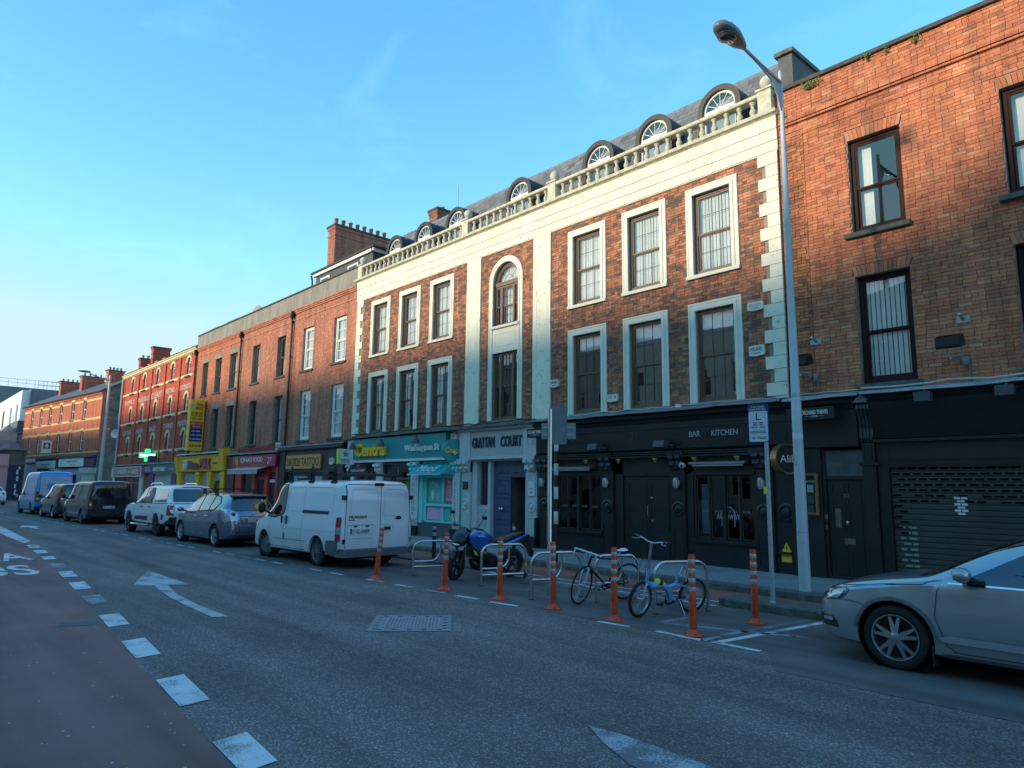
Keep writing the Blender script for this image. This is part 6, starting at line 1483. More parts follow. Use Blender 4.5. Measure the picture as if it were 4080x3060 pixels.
MC = root('menu_case', (-6.75, FY-.12, 1.3), 'wooden framed menu case with small bright cards right of the lamp post', 'menu case')
part('frame', frame_mb(MB(), -7.02, -6.53, 1.3, 2.19, FY-.17, FY-.1, .05), mat('oak_frame', (.28, .14, .06), .5), MC); part('backing', MB().box(-6.97, -6.58, FY-.12, FY-.11, 1.35, 2.14), BLK, MC)
lettering('ALIBI', -6.93, -6.62, 2.06, 2.11, FY-.123, mat('dull_bronze_letters', (.09, .06, .04), .4), MC, .003); lettering('BAR & KITCHEN', -6.95, -6.6, 1.99, 2.03, FY-.123, SGW, MC, .003)
for i, (x, z, m_) in enumerate(((-6.86, 1.83, mat('card_orange', (.6, .22, .08), .5)), (-6.7, 1.83, mat('card_yellow_blue', (.5, .5, .25), .5, dark=(.1, .3, .5), vscale=12)), (-6.86, 1.6, GREY2), (-6.7, 1.6, GREY2), (-6.86, 1.4, GREY2), (-6.7, 1.4, GREY2))):
 part('card', MB().box(x-.065, x+.065, FY-.127, FY-.12, z-.05 if i < 2 else z-.06, z+.11), m_ if i < 2 else mat('dark_card', (.06, .07, .08), .4), MC)
D3 = part('door', MB().box(-6.38, -5.62, FY-.0, FY+.05, -.02, 2.06), BLACK, RB)
part('door_frame', frame_mb(MB(), -6.46, -5.54, -.02, 2.74, FY-.05, FY+.03, .07).box(-6.4, -5.6, FY-.05, FY+.03, 2.06, 2.13), BLACK, RB)
b = MB()
for a, c in ((-6.3, -6.03), (-5.97, -5.7)): frame_mb(b, a, c, 1.78, 1.98, FY-.012, FY, .02); frame_mb(b, a, c, .95, 1.66, FY-.012, FY, .02); frame_mb(b, a, c, .1, .7, FY-.012, FY, .02)
part('door_panels', b, mat('black_edge', (.02, .022, .027), .4), D3)
tg = part('transom_glass', MB().quad((-6.4, FY-.01, 2.13), (-5.6, FY-.01, 2.13), (-5.6, FY-.01, 2.68), (-6.4, FY-.01, 2.68)), mat('frosted_dark', (.10, .11, .12), .35, var=.3, vscale=3), RB, fixn=False)
lettering('32', -6.05, -5.94, 1.68, 1.76, FY-.014, mat('brass', (.45, .32, .16), .3), D3, .006)
part('letter_plate', MB().box(-6.24, -6.12, FY-.02, FY, 1.05, 1.45), mat('bronze_plate', (.22, .17, .12), .4, .5), D3); part('letter_plate', MB().box(-6.08, -5.86, FY-.02, FY, .72, .84), mat('bronze_plate', (.22, .17, .12), .4, .5), D3)
part('door_knob', MB().lathe([(0, -.07), (.035, -.06), (.04, -.04), (.02, -.02), (.02, 0)], (-5.98, FY, 1.16), 12, 'y'), mat('brass_bright', (.6, .52, .35), .2, .9), D3, 40)
part('bell_push', MB().box(-6.44, -6.38, FY-.08, FY-.05, 1.22, 1.32).box(-6.43, -6.39, FY-.08, FY-.05, 1.02, 1.1), mat('bronze_plate', (.22, .17, .12), .4, .5), RB)
# orchard strip signs
for x0, x1, par, lab in ((-6.92, -5.9, None, 'black box sign with white cider lettering right of the lamp post'), (-15.05, -14.2, None, 'black box sign with white cider lettering at the left end of the bar')):
 R_ = root('box_sign', ((x0+x1)/2, FY-.5, 3.3), lab, 'sign')
 part('box', MB().box(x0, x1, FY-.62, FY-.4, 3.3, 3.56), BLACKM, R_)
 c = (x0+x1)/2+(.1 if x0 > -10 else -.1); lettering('ORCHARD THIEVES', c-.28, c+.28, 3.41, 3.5, FY-.624, SGW, R_, .004, .015); lettering('CIDER', c-.08, c+.08, 3.355, 3.385, FY-.624, SGW, R_, .004)
 part('dash', MB().box(c-.2, c-.1, FY-.624, FY-.62, 3.368, 3.373).box(c+.1, c+.2, FY-.624, FY-.62, 3.368, 3.373), SGW, R_)
# console pilaster and roller shutter
b = MB().box(-5.6, -5.34, FY-.12, FY, -.05, 2.34).box(-5.64, -5.28, FY-.16, FY, 2.34, 2.4).box(-5.58, -5.34, FY-.14, FY, 2.4, 2.8); frame_mb(b, -5.55, -5.39, 2.46, 2.74, FY-.155, FY-.14, .02)
p_ = part('pilaster', b, BLACK, RB)
b = MB()
for i in range(4): x = -5.6+.07*i; b.prism([(FY, 3.6), (FY-.28, 3.6), (FY-.3, 3.5), (FY-.2, 3.3), (FY-.16, 3.1), (FY-.18, 2.9), (FY-.14, 2.82), (FY, 2.8)], x, x+.055, 'x')
part('console_bracket', b, mat('black_bracket', (.035, .037, .042), .4), p_)
part('console_cap', MB().prism([(-5.66, 3.62), (-5.46, 3.8), (-5.26, 3.62)], FY-.36, FY), LEAD, p_)
part('shop_fascia', MB().prism([(FY, 2.86), (FY-.12, 2.88), (FY-.34, 3.52), (FY-.36, 3.6), (FY-.44, 3.66), (FY, 3.7)], -5.33, 2.2, 'x').box(-5.33, 2.2, FY-.18, FY, 2.8, 2.86).box(-5.33, 2.2, FY-.06, FY, 2.34, 2.8), BLACK, RB)
b = MB(); frame_mb(b, -5.1, 1.9, 2.44, 2.7, FY-.075, FY-.06, .012); part('fascia_bead', b, mat('black_edge', (.02, .022, .027), .4), RB)
part('shutter_frame', MB().box(-5.33, -5.12, FY-.05, FY+.05, -.05, 2.34).box(-5.12, 2.2, FY-.05, FY+.05, 2.3, 2.34), BLACK, RB)
SHM = mat('shutter_black', (.075, .072, .070), .45, .3, var=.15, vscale=6)
SH = part('roller_shutter', MB().box(-5.12, 2.2, FY+.03, FY+.04, -.05, 2.3), mat('shutter_dark_gap', (.006, .006, .007), .6), RB)
sme2 = mesh_from('slat', MB().prism([(.0, -.0525), (-.012, -.045), (-.014, 0), (-.012, .045), (0, .0525)], -.5, .5, 'x'), SHM)
for j in range(22):
 z = .02+j*.105; piece('slat', sme2, SH, (-1.46, FY+.028, z+.05), scale=(7.3, 1, .96))
b = MB(); bw = MB(); rnd = random.Random(3)
for j in range(22):
 z = .02+j*.105+.03
 for i in range(40):
  x = -5.08+i*.19+(.095 if j % 2 else 0)
  if x > 2: break
  col_edge = i == 0 and j > 8
  if j >= 17 or col_edge or (j >= 15 and rnd.random() < .6): b.box(x, x+.135, FY+.004, FY+.016, z, z+.036)
for j in range(3, 11):
 for i in (0, 1):
  x = -5.0+i*.16+(.05 if j % 2 else 0); bw.box(x, x+(.13 if (i+j) % 2 else .09), FY+.006, FY+.015, .03+j*.105+.02, .03+j*.105+.06)
part('shutter_slots', b, mat('slot_black', (.002, .002, .002), .9, spec=.1), SH, kind='stuff')
part('shutter_slots', bw, mat('slot_pale', (.30, .28, .24), .6), SH, kind='stuff')
bw = MB()
for j in range(6):
 for i in range(1+(j % 2)): bw.box(-4.03+i*.12+(0 if j % 2 else .05), -4.03+i*.12+(.1 if j % 2 else .17), FY+.004, FY+.014, 1.4+j*.058, 1.44+j*.058)
part('shutter_notice', bw, mat('notice_white', (.7, .72, .72), .5), SH)
for x in (-4.25, -2.95):
 R_ = root('floodlight', (x, FY-.6, 3.55), 'dark box floodlight on the lead ledge, %s of the two over the shutter' % ('left' if x < -4 else 'right'), 'floodlight')
 part('housing', MB().box(x-.14, x+.14, FY-.66, FY-.5, 3.52, 3.7), mat('grey_metal_box', (.07, .072, .078), .5), R_); part('arm', MB().tube([(x, FY-.55, 3.7), (x+.05, FY-.3, 3.85)], .015, 6), LEAD, R_)
# floodlights and stub brackets on the brick wall
for x, z, l in ((-6.6, 4.4, 'black floodlight on a grey arm near the quoins of the red brick wall'), (-3.75, 4.4, 'black floodlight on a grey arm between the two columns of red brick windows')):
 R_ = root('floodlight', (x, FY-.5, z), l, 'floodlight')
 b = MB().box(x-.22, x+.22, -.02, .02, -.1, .16)
 q = MB().prism([(-.2, .0), (-.16, .17), (.14, .17), (.2, .0), (.16, -.05), (-.16, -.05)], -.2, .2, 'x'); q.xf(Matrix.Translation((x, FY-.5, z+.15)) @ Matrix.Rotation(.25, 4, 'X')); part('housing', q, mat('black_cast', (.012, .012, .013), .5), R_)
 b = MB()
 for i in range(9): b.box(-.18+i*.04, -.17+i*.04, -.12, .12, .17, .185)
 b.xf(Matrix.Translation((x, FY-.5, z+.15)) @ Matrix.Rotation(.25, 4, 'X')); part('fins', b, mat('black_cast', (.012, .012, .013), .5), R_, kind='stuff')
 part('arm', MB().box(x-.02, x+.02, FY-.55, FY-.02, z-.12, z-.08).box(x+.06, x+.16, FY-.03, FY-.01, z-.18, z-.02).tube([(x-.2, FY-.5, z+.12), (x-.2, FY-.5, z-.06), (x+.2, FY-.5, z-.06), (x+.2, FY-.5, z+.12)], .01, 6), mat('galvanised', (.38, .40, .42), .45, .6), R_)
 part('conduit', MB().tube([(x+.16, FY-.03, z-.1), (x+.17, FY-.03, z-.5), (x-.05, FY-.03, z-.6)], .015, 6), LEAD, R_)
for x, z, l in ((-6.45, 5.08, 'small grey stub bracket above the left floodlight'), (-3.62, 5.1, 'small grey stub bracket above the right floodlight')):
 solo('wall_bracket', MB().box(x-.12, x+.12, FY-.03, FY-.0, z-.06, z+.06).tube([(x, FY, z), (x-.01, FY-.22, z+.08)], .03, 8), mat('galvanised', (.38, .40, .42), .45, .6), l, 'bracket', base=(x, FY, z-.06))
# cables draped over the ledges
rnd = random.Random(4)
def cable(x0, x1, z, y, r, m_, label, sag=.03):
 n = int(abs(x1-x0)/.35)+2; pts = [(x0+(x1-x0)*i/n, y+rnd.uniform(-.03, .03), z+rnd.uniform(-sag, sag)) for i in range(n+1)]
 solo('cable', MB().tube(pts, r, 6), m_, label, 'cable', 'cables along the shopfront ledges')
cable(-15, -7.3, 3.93, FY-.1, .012, mat('white_cable', (.55, .55, .53), .5), 'white cable along the ledge above the black bar')
cable(-5.5, 1.5, 3.93, FY-.2, .02, mat('white_cable', (.55, .55, .53), .5), 'pale cable along the lead ledge over the shutter')
cable(-7.0, -5.5, 3.95, FY-.06, .012, mat('white_cable', (.55, .55, .53), .5), 'pale cable below the floodlight by the lamp post')
cable(-26.5, -15.2, 3.94, FY-.1, .02, IRON, 'black cables bundled above the teal and grey shopfronts')
cable(-39.5, -26.6, 3.68, FY-.18, .022, IRON, 'black cables bundled above the tattoo and food shops', .05)
for x, z, l in ((-13.9, 3.95, 'white junction box at the left of the bar ledge'), (-10.0, 3.9, 'white junction box at the right of the bar ledge')):
 solo('junction_box', MB().box(x-.08, x+.08, FY-.14, FY-.06, z-.05, z+.06), AB, l, 'junction box')
# electricity warning plates low on the bar wall
R_ = root('warning_sign', (-7.5, FY-.08, .25), 'yellow triangular electricity warning plate low on the black wall beside the lamp post', 'sign')
YW = mat('warning_yellow', (.92, .50, .02), .5, var=0)
part('triangle', MB().prism([(-7.42, .47), (-7.2, .47), (-7.31, .68)], FY-.09, FY-.06), YW, R_); part('plate', MB().box(-7.43, -7.2, FY-.09, FY-.06, .25, .44), YW, R_)
part('bolt', MB().prism([(-7.3, .62), (-7.33, .55), (-7.31, .55), (-7.32, .49), (-7.285, .57), (-7.305, .57), (-7.29, .62)], FY-.095, FY-.09), BLK, R_)
lettering('DANGER', -7.4, -7.23, .36, .4, FY-.093, BLK, R_, .003)
solo('warning_plate', MB().box(-7.72, -7.56, FY-.08, FY-.06, .45, .6), YW, 'small yellow plate hidden partly behind the sign post low on the black wall', 'sign')
# pharmacy cross
GC = root('pharmacy_cross', (-54.6, 14.5, 3.3), 'glowing green pharmacy cross projecting from the red warehouse', 'sign')
LG = mat('lit_green', (.01, .7, .2), .4, var=0, emit=.3)
part('cross', MB().box(-54.7, -54.5, 14.32, 14.64, 3.32, 4.22).box(-54.71, -54.49, 13.95, 15.0, 3.58, 3.92), LG, GC)
q = fit_text('PHARMACY', -.48, .48, -.07, .07, 0, .01, .02); q.xf(Matrix.Translation((-54.46, 14.47, 3.75)) @ Matrix.Rotation(PI/2, 4, 'Z')); part('lettering', q, mat('lit_white', (.8, 1, .85), .4, var=0, emit=.8), GC, fixn=False)
part('bracket', MB().box(-54.65, -54.55, 14.9, FY, 3.8, 3.86), IRON, GC)
PS = root('purple_sign', (-53.8, 14.6, 3.35), 'plain purple projecting sign just right of the green cross', 'sign')
part('board', MB().box(-53.85, -53.75, 14.3, 14.9, 3.25, 3.72), PU, PS); part('bracket', MB().box(-53.83, -53.77, 14.85, FY, 3.5, 3.55), IRON, PS)
part('leak_backing', MB().box(-26.6, -7.15, FY+1.7, FY+1.8, -.1, 3.7).box(-26.6, -7.15, FY+.31, FY+1.8, 3.69, 3.72).box(-19.3, -18.4, FY+.02, FY+.3, -.1, 3.7).box(-15.6, -15.0, FY+.02, FY+.3, -.1, 3.7), DARKR, MBLD)  # unseen dark backing, added to stop sky light leaking through shopfront gaps
part('leak_backing', MB().box(-7.1, 2.2, FY+.32, FY+.4, -.1, 3.7), DARKR, RB)  # same added dark backing behind the right building
# ================================================================ VEHICLES
def car_paint(name, col, metal=0.35, rough=0.28, dirt=0.0):
 if name in MATS: return MATS[name]
 m = bpy.data.materials.new(name); m.use_nodes = True
 n = m.node_tree; b = n.nodes['Principled BSDF']
 b.inputs['Roughness'].default_value = rough; b.inputs['Metallic'].default_value = metal
 b.inputs['Coat Weight'].default_value = 0.8; b.inputs['Coat Roughness'].default_value = 0.04
 t = n.nodes.new('ShaderNodeTexCoord')
 no = n.nodes.new('ShaderNodeTexNoise'); no.inputs['Scale'].default_value = 3.5; no.inputs['Detail'].default_value = 9; no.inputs['Roughness'].default_value = .7
 n.links.new(t.outputs['Object'], no.inputs['Vector'])
 sp = n.nodes.new('ShaderNodeSeparateXYZ'); n.links.new(t.outputs['Object'], sp.inputs[0])
 # road dirt gathers low on the flanks
 hz = n.nodes.new('ShaderNodeMapRange'); hz.inputs['From Min'].default_value = .95; hz.inputs['From Max'].default_value = .2; n.links.new(sp.outputs['Z'], hz.inputs['Value'])
 mu = n.nodes.new('ShaderNodeMath'); mu.operation = 'MULTIPLY'; n.links.new(hz.outputs[0], mu.inputs[0]); n.links.new(no.outputs[0], mu.inputs[1])
 m2 = n.nodes.new('ShaderNodeMath'); m2.operation = 'MULTIPLY'; m2.inputs[1].default_value = dirt*2; m2.use_clamp = True; n.links.new(mu.outputs[0], m2.inputs[0])
 mx = n.nodes.new('ShaderNodeMixRGB'); mx.inputs[1].default_value = (*col, 1); mx.inputs[2].default_value = (.20, .18, .16, 1)
 n.links.new(m2.outputs[0], mx.inputs[0]); n.links.new(mx.outputs[0], b.inputs['Base Color'])
 r2 = n.nodes.new('ShaderNodeMapRange'); r2.inputs['To Min'].default_value = rough; r2.inputs['To Max'].default_value = .7
 n.links.new(m2.outputs[0], r2.inputs['Value']); n.links.new(r2.outputs[0], b.inputs['Roughness'])
 c2 = n.nodes.new('ShaderNodeMapRange'); c2.inputs['To Min'].default_value = .8; c2.inputs['To Max'].default_value = 0; n.links.new(m2.outputs[0], c2.inputs['Value']); n.links.new(c2.outputs[0], b.inputs['Coat Weight'])
 MATS[name] = m
 return m
TYRE = mat('tyre_rubber', (.022, .022, .023), .85, var=.2, vscale=20); WELL = mat('wheel_well', (.008, .008, .008), .95, var=0)
ALLOY = mat('alloy_rim', (.52, .53, .55), .28, .9, var=.08); STEELR = mat('steel_cover', (.20, .21, .22), .5, .5, var=.2, vscale=10); BLKRIM = mat('black_rim', (.012, .012, .013), .4)
CGLASS = mat('car_glass', (.012, .016, .018), .04, 0, var=0, coat=1.0, spec=.9); PLAST = mat('black_plastic', (.018, .018, .02), .55, var=.1); GPLAST = mat('grey_plastic', (.13, .14, .15), .6, var=.1)
SEAM = mat('panel_gap', (.006, .006, .007), .7, var=0); CHROME = mat('chrome', (.75, .76, .78), .1, 1, var=0)
REDL = mat('red_lens', (.35, .008, .008), .12, coat=1, var=0); CLENS = mat('clear_lens', (.55, .58, .62), .08, .6, coat=1, var=.2, vscale=25); DLENS = mat('smoked_lens', (.05, .055, .06), .06, .3, coat=1, var=.3, vscale=18)
AMB = mat('amber_lens', (.55, .2, .02), .2); PLATE = mat('plate_white', (.66, .67, .66), .4, var=.03); PBLUE = mat('plate_blue', (.01, .05, .35), .4); PTEXT = mat('plate_text', (.01, .01, .01), .5, var=0)
def interp(pts, x):
 """monotone-ish cubic through (x, v)"""
 if x <= pts[0][0]: return pts[0][1]
 if x >= pts[-1][0]: return pts[-1][1]
 for i in range(len(pts)-1):
  x0, y0 = pts[i]; x1, y1 = pts[i+1]
  if x0 <= x <= x1:
   h = x1-x0; d = (y1-y0)/h
   def sl(j):
    if j <= 0 or j >= len(pts)-1: return d
    a = (pts[j][1]-pts[j-1][1])/(pts[j][0]-pts[j-1][0]); b = (pts[j+1][1]-pts[j][1])/(pts[j+1][0]-pts[j][0])
    return 0 if a*b <= 0 else 2*a*b/(a+b)
   m0, m1 = sl(i), sl(i+1); t = (x-x0)/h
   return (2*t**3-3*t**2+1)*y0+(t**3-2*t**2+t)*h*m0+(-2*t**3+3*t**2)*y1+(t**3-t**2)*h*m1
def loft_body(S):
 """S: dict of curves along s (distance from the nose)"""
 L = S['L']; xs = sorted(set([round(v, 4) for v in [L*i/S.get('n', 70) for i in range(S.get('n', 70)+1)]+S.get('extra', [])+[.02, .05, .1, L-.02, L-.05, L-.1]]))
 rings = []
 for s in xs:
  zb = interp(S['bot'], s); zt = interp(S['top'], s); w_ = interp(S['w'], s); zl = min(interp(S['belt'], s), zt-.015); wr = interp(S['wr'], s)
  wr = min(wr, w_-.01); H = zl-zb; G = zt-zl; tum = S.get('inset', .03)
  r = min(S.get('rr', .1), max(.02, G*.6))
  half = [(0, zb), (w_*.55, zb), (w_-.09, zb), (w_-.025, zb+.035), (w_-.004, zb+H*.2), (w_, zb+H*.45), (w_-.004, zb+H*.7), (w_-.02, zb+H*.88), (w_-tum, zl),
    (w_-tum+(wr-w_+tum)*.3, zl+G*.28), (w_-tum+(wr-w_+tum)*.66, zl+(G-r)*.66), (wr, zt-r), (wr-r*.3, zt-r*.35), (wr-r, zt-r*.08-.004), (wr*.6, zt-.002+S.get('crown', .02)*.5), (wr*.3, zt+S.get('crown', .02)*.85), (0, zt+S.get('crown', .02))]
  rings.append([(s, -y, z) for y, z in half]+[(s, y, z) for y, z in reversed(half[1:-1])])
 k = len(rings[0]); vs = [p for R in rings for p in R]; fs = []
 for i in range(len(rings)-1):
  for j in range(k): a = i*k+j; b = i*k+(j+1) % k; fs.append((a, b, b+k, a+k))
 h = k//2
 for base, rev in ((0, True), ((len(rings)-1)*k, False)):
  for j in range(h):
   a, b = base+j, base+j+1; c, d = base+(k-j-1) % k, base+(k-j) % k
   q = [a, b, c, d] if j > 0 else [a, b, c]
   if j > 0 and b == c: q = [a, b, d]
   if len(set(q)) >= 3: fs.append(tuple(dict.fromkeys(q if rev else reversed(q))))
 mb = MB(); mb.v = vs; mb.f = fs
 return mb
def boolean_cut(me, cutters):
 o = bpy.data.objects.new('t', me); COL.objects.link(o)
 cm = MB()
 for q in cutters: cm.add(q.v, q.f)
 co = bpy.data.objects.new('c', mesh_from('c', cm, None)); COL.objects.link(co)
 md = o.modifiers.new('b', 'BOOLEAN'); md.operation = 'DIFFERENCE'; md.object = co; md.solver = 'EXACT'
 dg = bpy.context.evaluated_depsgraph_get(); dg.update()
 r = bpy.data.meshes.new_from_object(o.evaluated_get(dg))
 bpy.data.objects.remove(o); bpy.data.objects.remove(co)
 return r
def round_poly(pts, r=.04, n=4):
 out = []; m_ = len(pts)
 for i in range(m_):
  p = Vector(pts[i][:2]); a = Vector(pts[i-1][:2]); b = Vector(pts[(i+1) % m_][:2]); rr = pts[i][2] if len(pts[i]) > 2 else r
  da, db = (a-p), (b-p); rr = min(rr, da.length*.45, db.length*.45)
  if rr < 1e-4: out.append(tuple(p)); continue
  s, e = p+da.normalized()*rr, p+db.normalized()*rr
  for k in range(n+1): t = k/n; out.append(tuple(s*(1-t)**2+p*2*t*(1-t)+e*t*t))
 return out
class Car:
 def __init__(s, name, label, cat, S, paint, group=None, smooth=32, wheels=None, R=.33, wy=None):
  s.S = S; s.root = lroot(name, label, cat, group); s.R = R
  mb = loft_body(S); s.bvh = BVHTree.FromPolygons([Vector(v) for v in mb.v], mb.f)
  me = mesh_from('body', mb, paint)
  cut = []
  W = max(v for _, v in S['w'])
  for wx in wheels:
   for sg in (-1, 1):
    c = MB().lathe([(0, -.17), (R+.055, -.17), (R+.055, .2), (0, .2)], (wx, sg*(W-.05), R), 28, 'y'); cut.append(c)
  me2 = boolean_cut(me, cut)
  if len(me2.polygons) < 50: me2 = me
  me2.materials.clear(); me2.materials.append(paint)
  me2.polygons.foreach_set('use_smooth', [True]*len(me2.polygons)); me2.set_sharp_from_angle(angle=math.radians(smooth)); me2.name = 'body'
  o = bpy.data.objects.new('body', me2); COL.objects.link(o); o.parent = s.root; ORG[o.name] = Vector((0,0,0)); s.body = o
  s.wheels = wheels; s.W = W
  # dark wheel arch liners close the holes
  for wx in wheels:
   part('wheel_well', MB().lathe([(R+.054, -.0), (R+.054, .16), (0, .16)], (wx, -(W-.06)+.0, R), 24, 'y').lathe([(R+.054, 0), (R+.054, -.16), (0, -.16)], (wx, (W-.06), R), 24, 'y'), WELL, s.root, kind='stuff', fixn=False)
 def panel(s, name, outline, side, m, off=.004, parent=None, grid=.07, smooth=60, label=None):
  """sheet lying on the body; outline in (x,z) for 'L','R' or (y,z) for 'F','B' or (x,y) for 'T'"""
  bm = bmesh.new(); vs = [bm.verts.new((p[0], p[1], 0)) for p in outline]; bm.faces.new(vs)
  xs = [p[0] for p in outline]; ys = [p[1] for p in outline]
  for ax, lo, hi in ((0, min(xs), max(xs)), (1, min(ys), max(ys))):
   n = int((hi-lo)/grid)
   for i in range(1, n+1):
    t = lo+(hi-lo)*i/(n+1); co = (t, 0, 0) if ax == 0 else (0, t, 0); no = (1, 0, 0) if ax == 0 else (0, 1, 0)
    bmesh.ops.bisect_plane(bm, geom=bm.verts[:]+bm.edges[:]+bm.faces[:], plane_co=co, plane_no=no, dist=1e-5)
  bmesh.ops.triangulate(bm, faces=[f for f in bm.faces if len(f.verts) > 4])
  O, D = {'L': (lambda a, b: Vector((a, -4, b)), Vector((0, 1, 0))), 'R': (lambda a, b: Vector((a, 4, b)), Vector((0, -1, 0))),
    'F': (lambda a, b: Vector((-4, a, b)), Vector((1, 0, 0))), 'B': (lambda a, b: Vector((s.S['L']+4, a, b)), Vector((-1, 0, 0))), 'T': (lambda a, b: Vector((a, b, 5)), Vector((0, 0, -1)))}[side]
  for v in bm.verts:
   o_ = O(v.co.x, v.co.y); h, nrm, _, _ = s.bvh.ray_cast(o_, D)
   if h is None:
    h, nrm, _, _ = s.bvh.find_nearest(o_+D*4)
   if nrm.dot(D) > 0: nrm = -nrm
   v.co = h+nrm*off-D*off*.5
  mb = MB(); bm.verts.index_update(); mb.v = [tuple(v.co) for v in bm.verts]; mb.f = [tuple(v.index for v in f.verts) for f in bm.faces]; bm.free()
  o = part(name, mb, m, parent or s.root, smooth, label=label)
  # orient outward
  me = o.data; avg = Vector((0,0,0))
  for p in me.polygons: avg += p.normal*p.area
  if avg.dot(D) > 0: me.flip_normals()
  return o
 def line(s, pts, side, w_=.007, m=None, off=.005, name='panel_gap', parent=None):
  """thin strip following the body along a polyline"""
  O, D = {'L': (lambda a, b: Vector((a, -4, b)), Vector((0, 1, 0))), 'R': (lambda a, b: Vector((a, 4, b)), Vector((0, -1, 0))),
    'F': (lambda a, b: Vector((-4, a, b)), Vector((1, 0, 0))), 'B': (lambda a, b: Vector((s.S['L']+4, a, b)), Vector((-1, 0, 0))), 'T': (lambda a, b: Vector((a, b, 5)), Vector((0, 0, -1)))}[side]
  P = []
  for (a, b), (c, d) in zip(pts, pts[1:]):
   n = max(1, int(math.hypot(c-a, d-b)/.05)); P += [(a+(c-a)*i/n, b+(d-b)*i/n) for i in range(n)]
  P.append(pts[-1]); mb = MB(); vs = []
  for i, p in enumerate(P):
   q0 = P[max(0, i-1)]; q1 = P[min(len(P)-1, i+1)]; d = Vector((q1[0]-q0[0], q1[1]-q0[1])).normalized(); n_ = (-d.y*w_/2, d.x*w_/2)
   for sg in (-1, 1):
    h, nrm, _, _ = s.bvh.ray_cast(O(p[0]+n_[0]*sg, p[1]+n_[1]*sg), D)
    if h is None: h, nrm, _, _ = s.bvh.find_nearest(O(p[0], p[1])+D*4)
    if nrm.dot(D) > 0: nrm = -nrm
    vs.append(h+nrm*off)
  mb.add(vs, [(2*i, 2*i+1, 2*i+3, 2*i+2) for i in range(len(P)-1)])
  return part(name, mb, m or SEAM, parent or s.root, fixn=False)
 def surf(s, a, b, side):
  O, D = {'L': (Vector((a, -4, b)), Vector((0, 1, 0))), 'R': (Vector((a, 4, b)), Vector((0, -1, 0))), 'B': (Vector((s.S['L']+4, a, b)), Vector((-1, 0, 0))), 'F': (Vector((-4, a, b)), Vector((1, 0, 0))), 'T': (Vector((a, b, 5)), Vector((0, 0, -1)))}[side]
  h = s.bvh.ray_cast(O, D)[0]
  return h if h is not None else s.bvh.find_nearest(O+D*4)[0]
 def wheel(s, x, side, rim=ALLOY, spokes=5, rr=.68, style='double', steer=0, width=.2, y=None):
  R = s.R; yy = (-(s.W-.035) if side == 'L' else (s.W-.035)) if y is None else y; sg = -1 if side == 'L' else 1
  M = Matrix.Translation((x, yy, R)) @ Matrix.Rotation(steer, 4, 'Z') @ Matrix.Scale(-sg if False else 1, 4)
  f = 1 if side == 'L' else -1
  t = MB().lathe([(R*rr, 0.01), (R*(rr+.04), -.0), (R*.86, -.012), (R*.95, 0.0), (R*.985, .02), (R, .05), (R, width-.05), (R*.985, width-.02), (R*.95, width), (R*.7, width)], (0,0,0), 36, 'y')
  g = MB()
  for i in range(44):
   a = 2*PI*i/44; g.add([(math.cos(a-.03)*R*1.0, .05, math.sin(a-.03)*R*1.0), (math.cos(a+.03)*R, .05, math.sin(a+.03)*R), (math.cos(a+.03)*R, .09, math.sin(a+.03)*R), (math.cos(a-.03)*R, .09, math.sin(a-.03)*R)], [(0,1,2,3)])
  if f < 0: t.v = [(v[0], -v[1], v[2]) for v in t.v]
  t.xf(M); w_ = part('wheel', t, TYRE, s.root, 40)
  r_ = MB(); Rr = R*rr
  r_.lathe([(Rr, .0), (Rr+.008, -.008), (Rr*.985, -.008), (Rr*.93, .012), (Rr*.9, .05), (Rr*.9, .12)], (0,0,0), 36, 'y')
  if style == 'plain':
   r_.lathe([(Rr*.93, .02), (Rr*.6, .005), (Rr*.45, .0), (Rr*.2, -.015), (0, -.018)], (0,0,0), 28, 'y')
  else:
   for i in range(spokes):
    a = 2*PI*i/spokes+PI/2
    for da in ((-.17, .17) if style == 'double' else (0,)):
     p0 = a+da*.35; p1 = a+da*(1.25 if style == 'double' else 1); hw0, hw1 = (.026, .014) if style == 'double' else (.022, .014)
     if style == 'blade': hw0, hw1 = (.03, .045)
     if style == 'thin': hw0, hw1 = (.012, .009)
     for q0, q1, y0, y1 in ((.16, .93, -.012, .002),):
      A = Vector((math.cos(p0), 0, math.sin(p0)))*Rr*q0; B = Vector((math.cos(p1), 0, math.sin(p1)))*Rr*q1; d = (B-A).normalized(); n_ = Vector((-d.z, 0, d.x))
      r_.add([A-n_*hw0+Vector((0, y0, 0)), A+n_*hw0+Vector((0, y0, 0)), B+n_*hw1+Vector((0, y1, 0)), B-n_*hw1+Vector((0, y1, 0)), A-n_*hw0*1.2+Vector((0, y0+.03, 0)), A+n_*hw0*1.2+Vector((0, y0+.03, 0)), B+n_*hw1*1.2+Vector((0, y1+.03, 0)), B-n_*hw1*1.2+Vector((0, y1+.03, 0))],
        [(0,1,2,3), (0,4,5,1), (1,5,6,2), (2,6,7,3), (3,7,4,0)])
   r_.lathe([(Rr*.24, .02), (Rr*.24, -.008), (Rr*.18, -.016), (Rr*.1, -.018), (0, -.02)], (0,0,0), 20, 'y')
  if f < 0: r_.v = [(v[0], -v[1], v[2]) for v in r_.v]
  r_.xf(M); ro = part('rim', r_, rim, w_, 35)
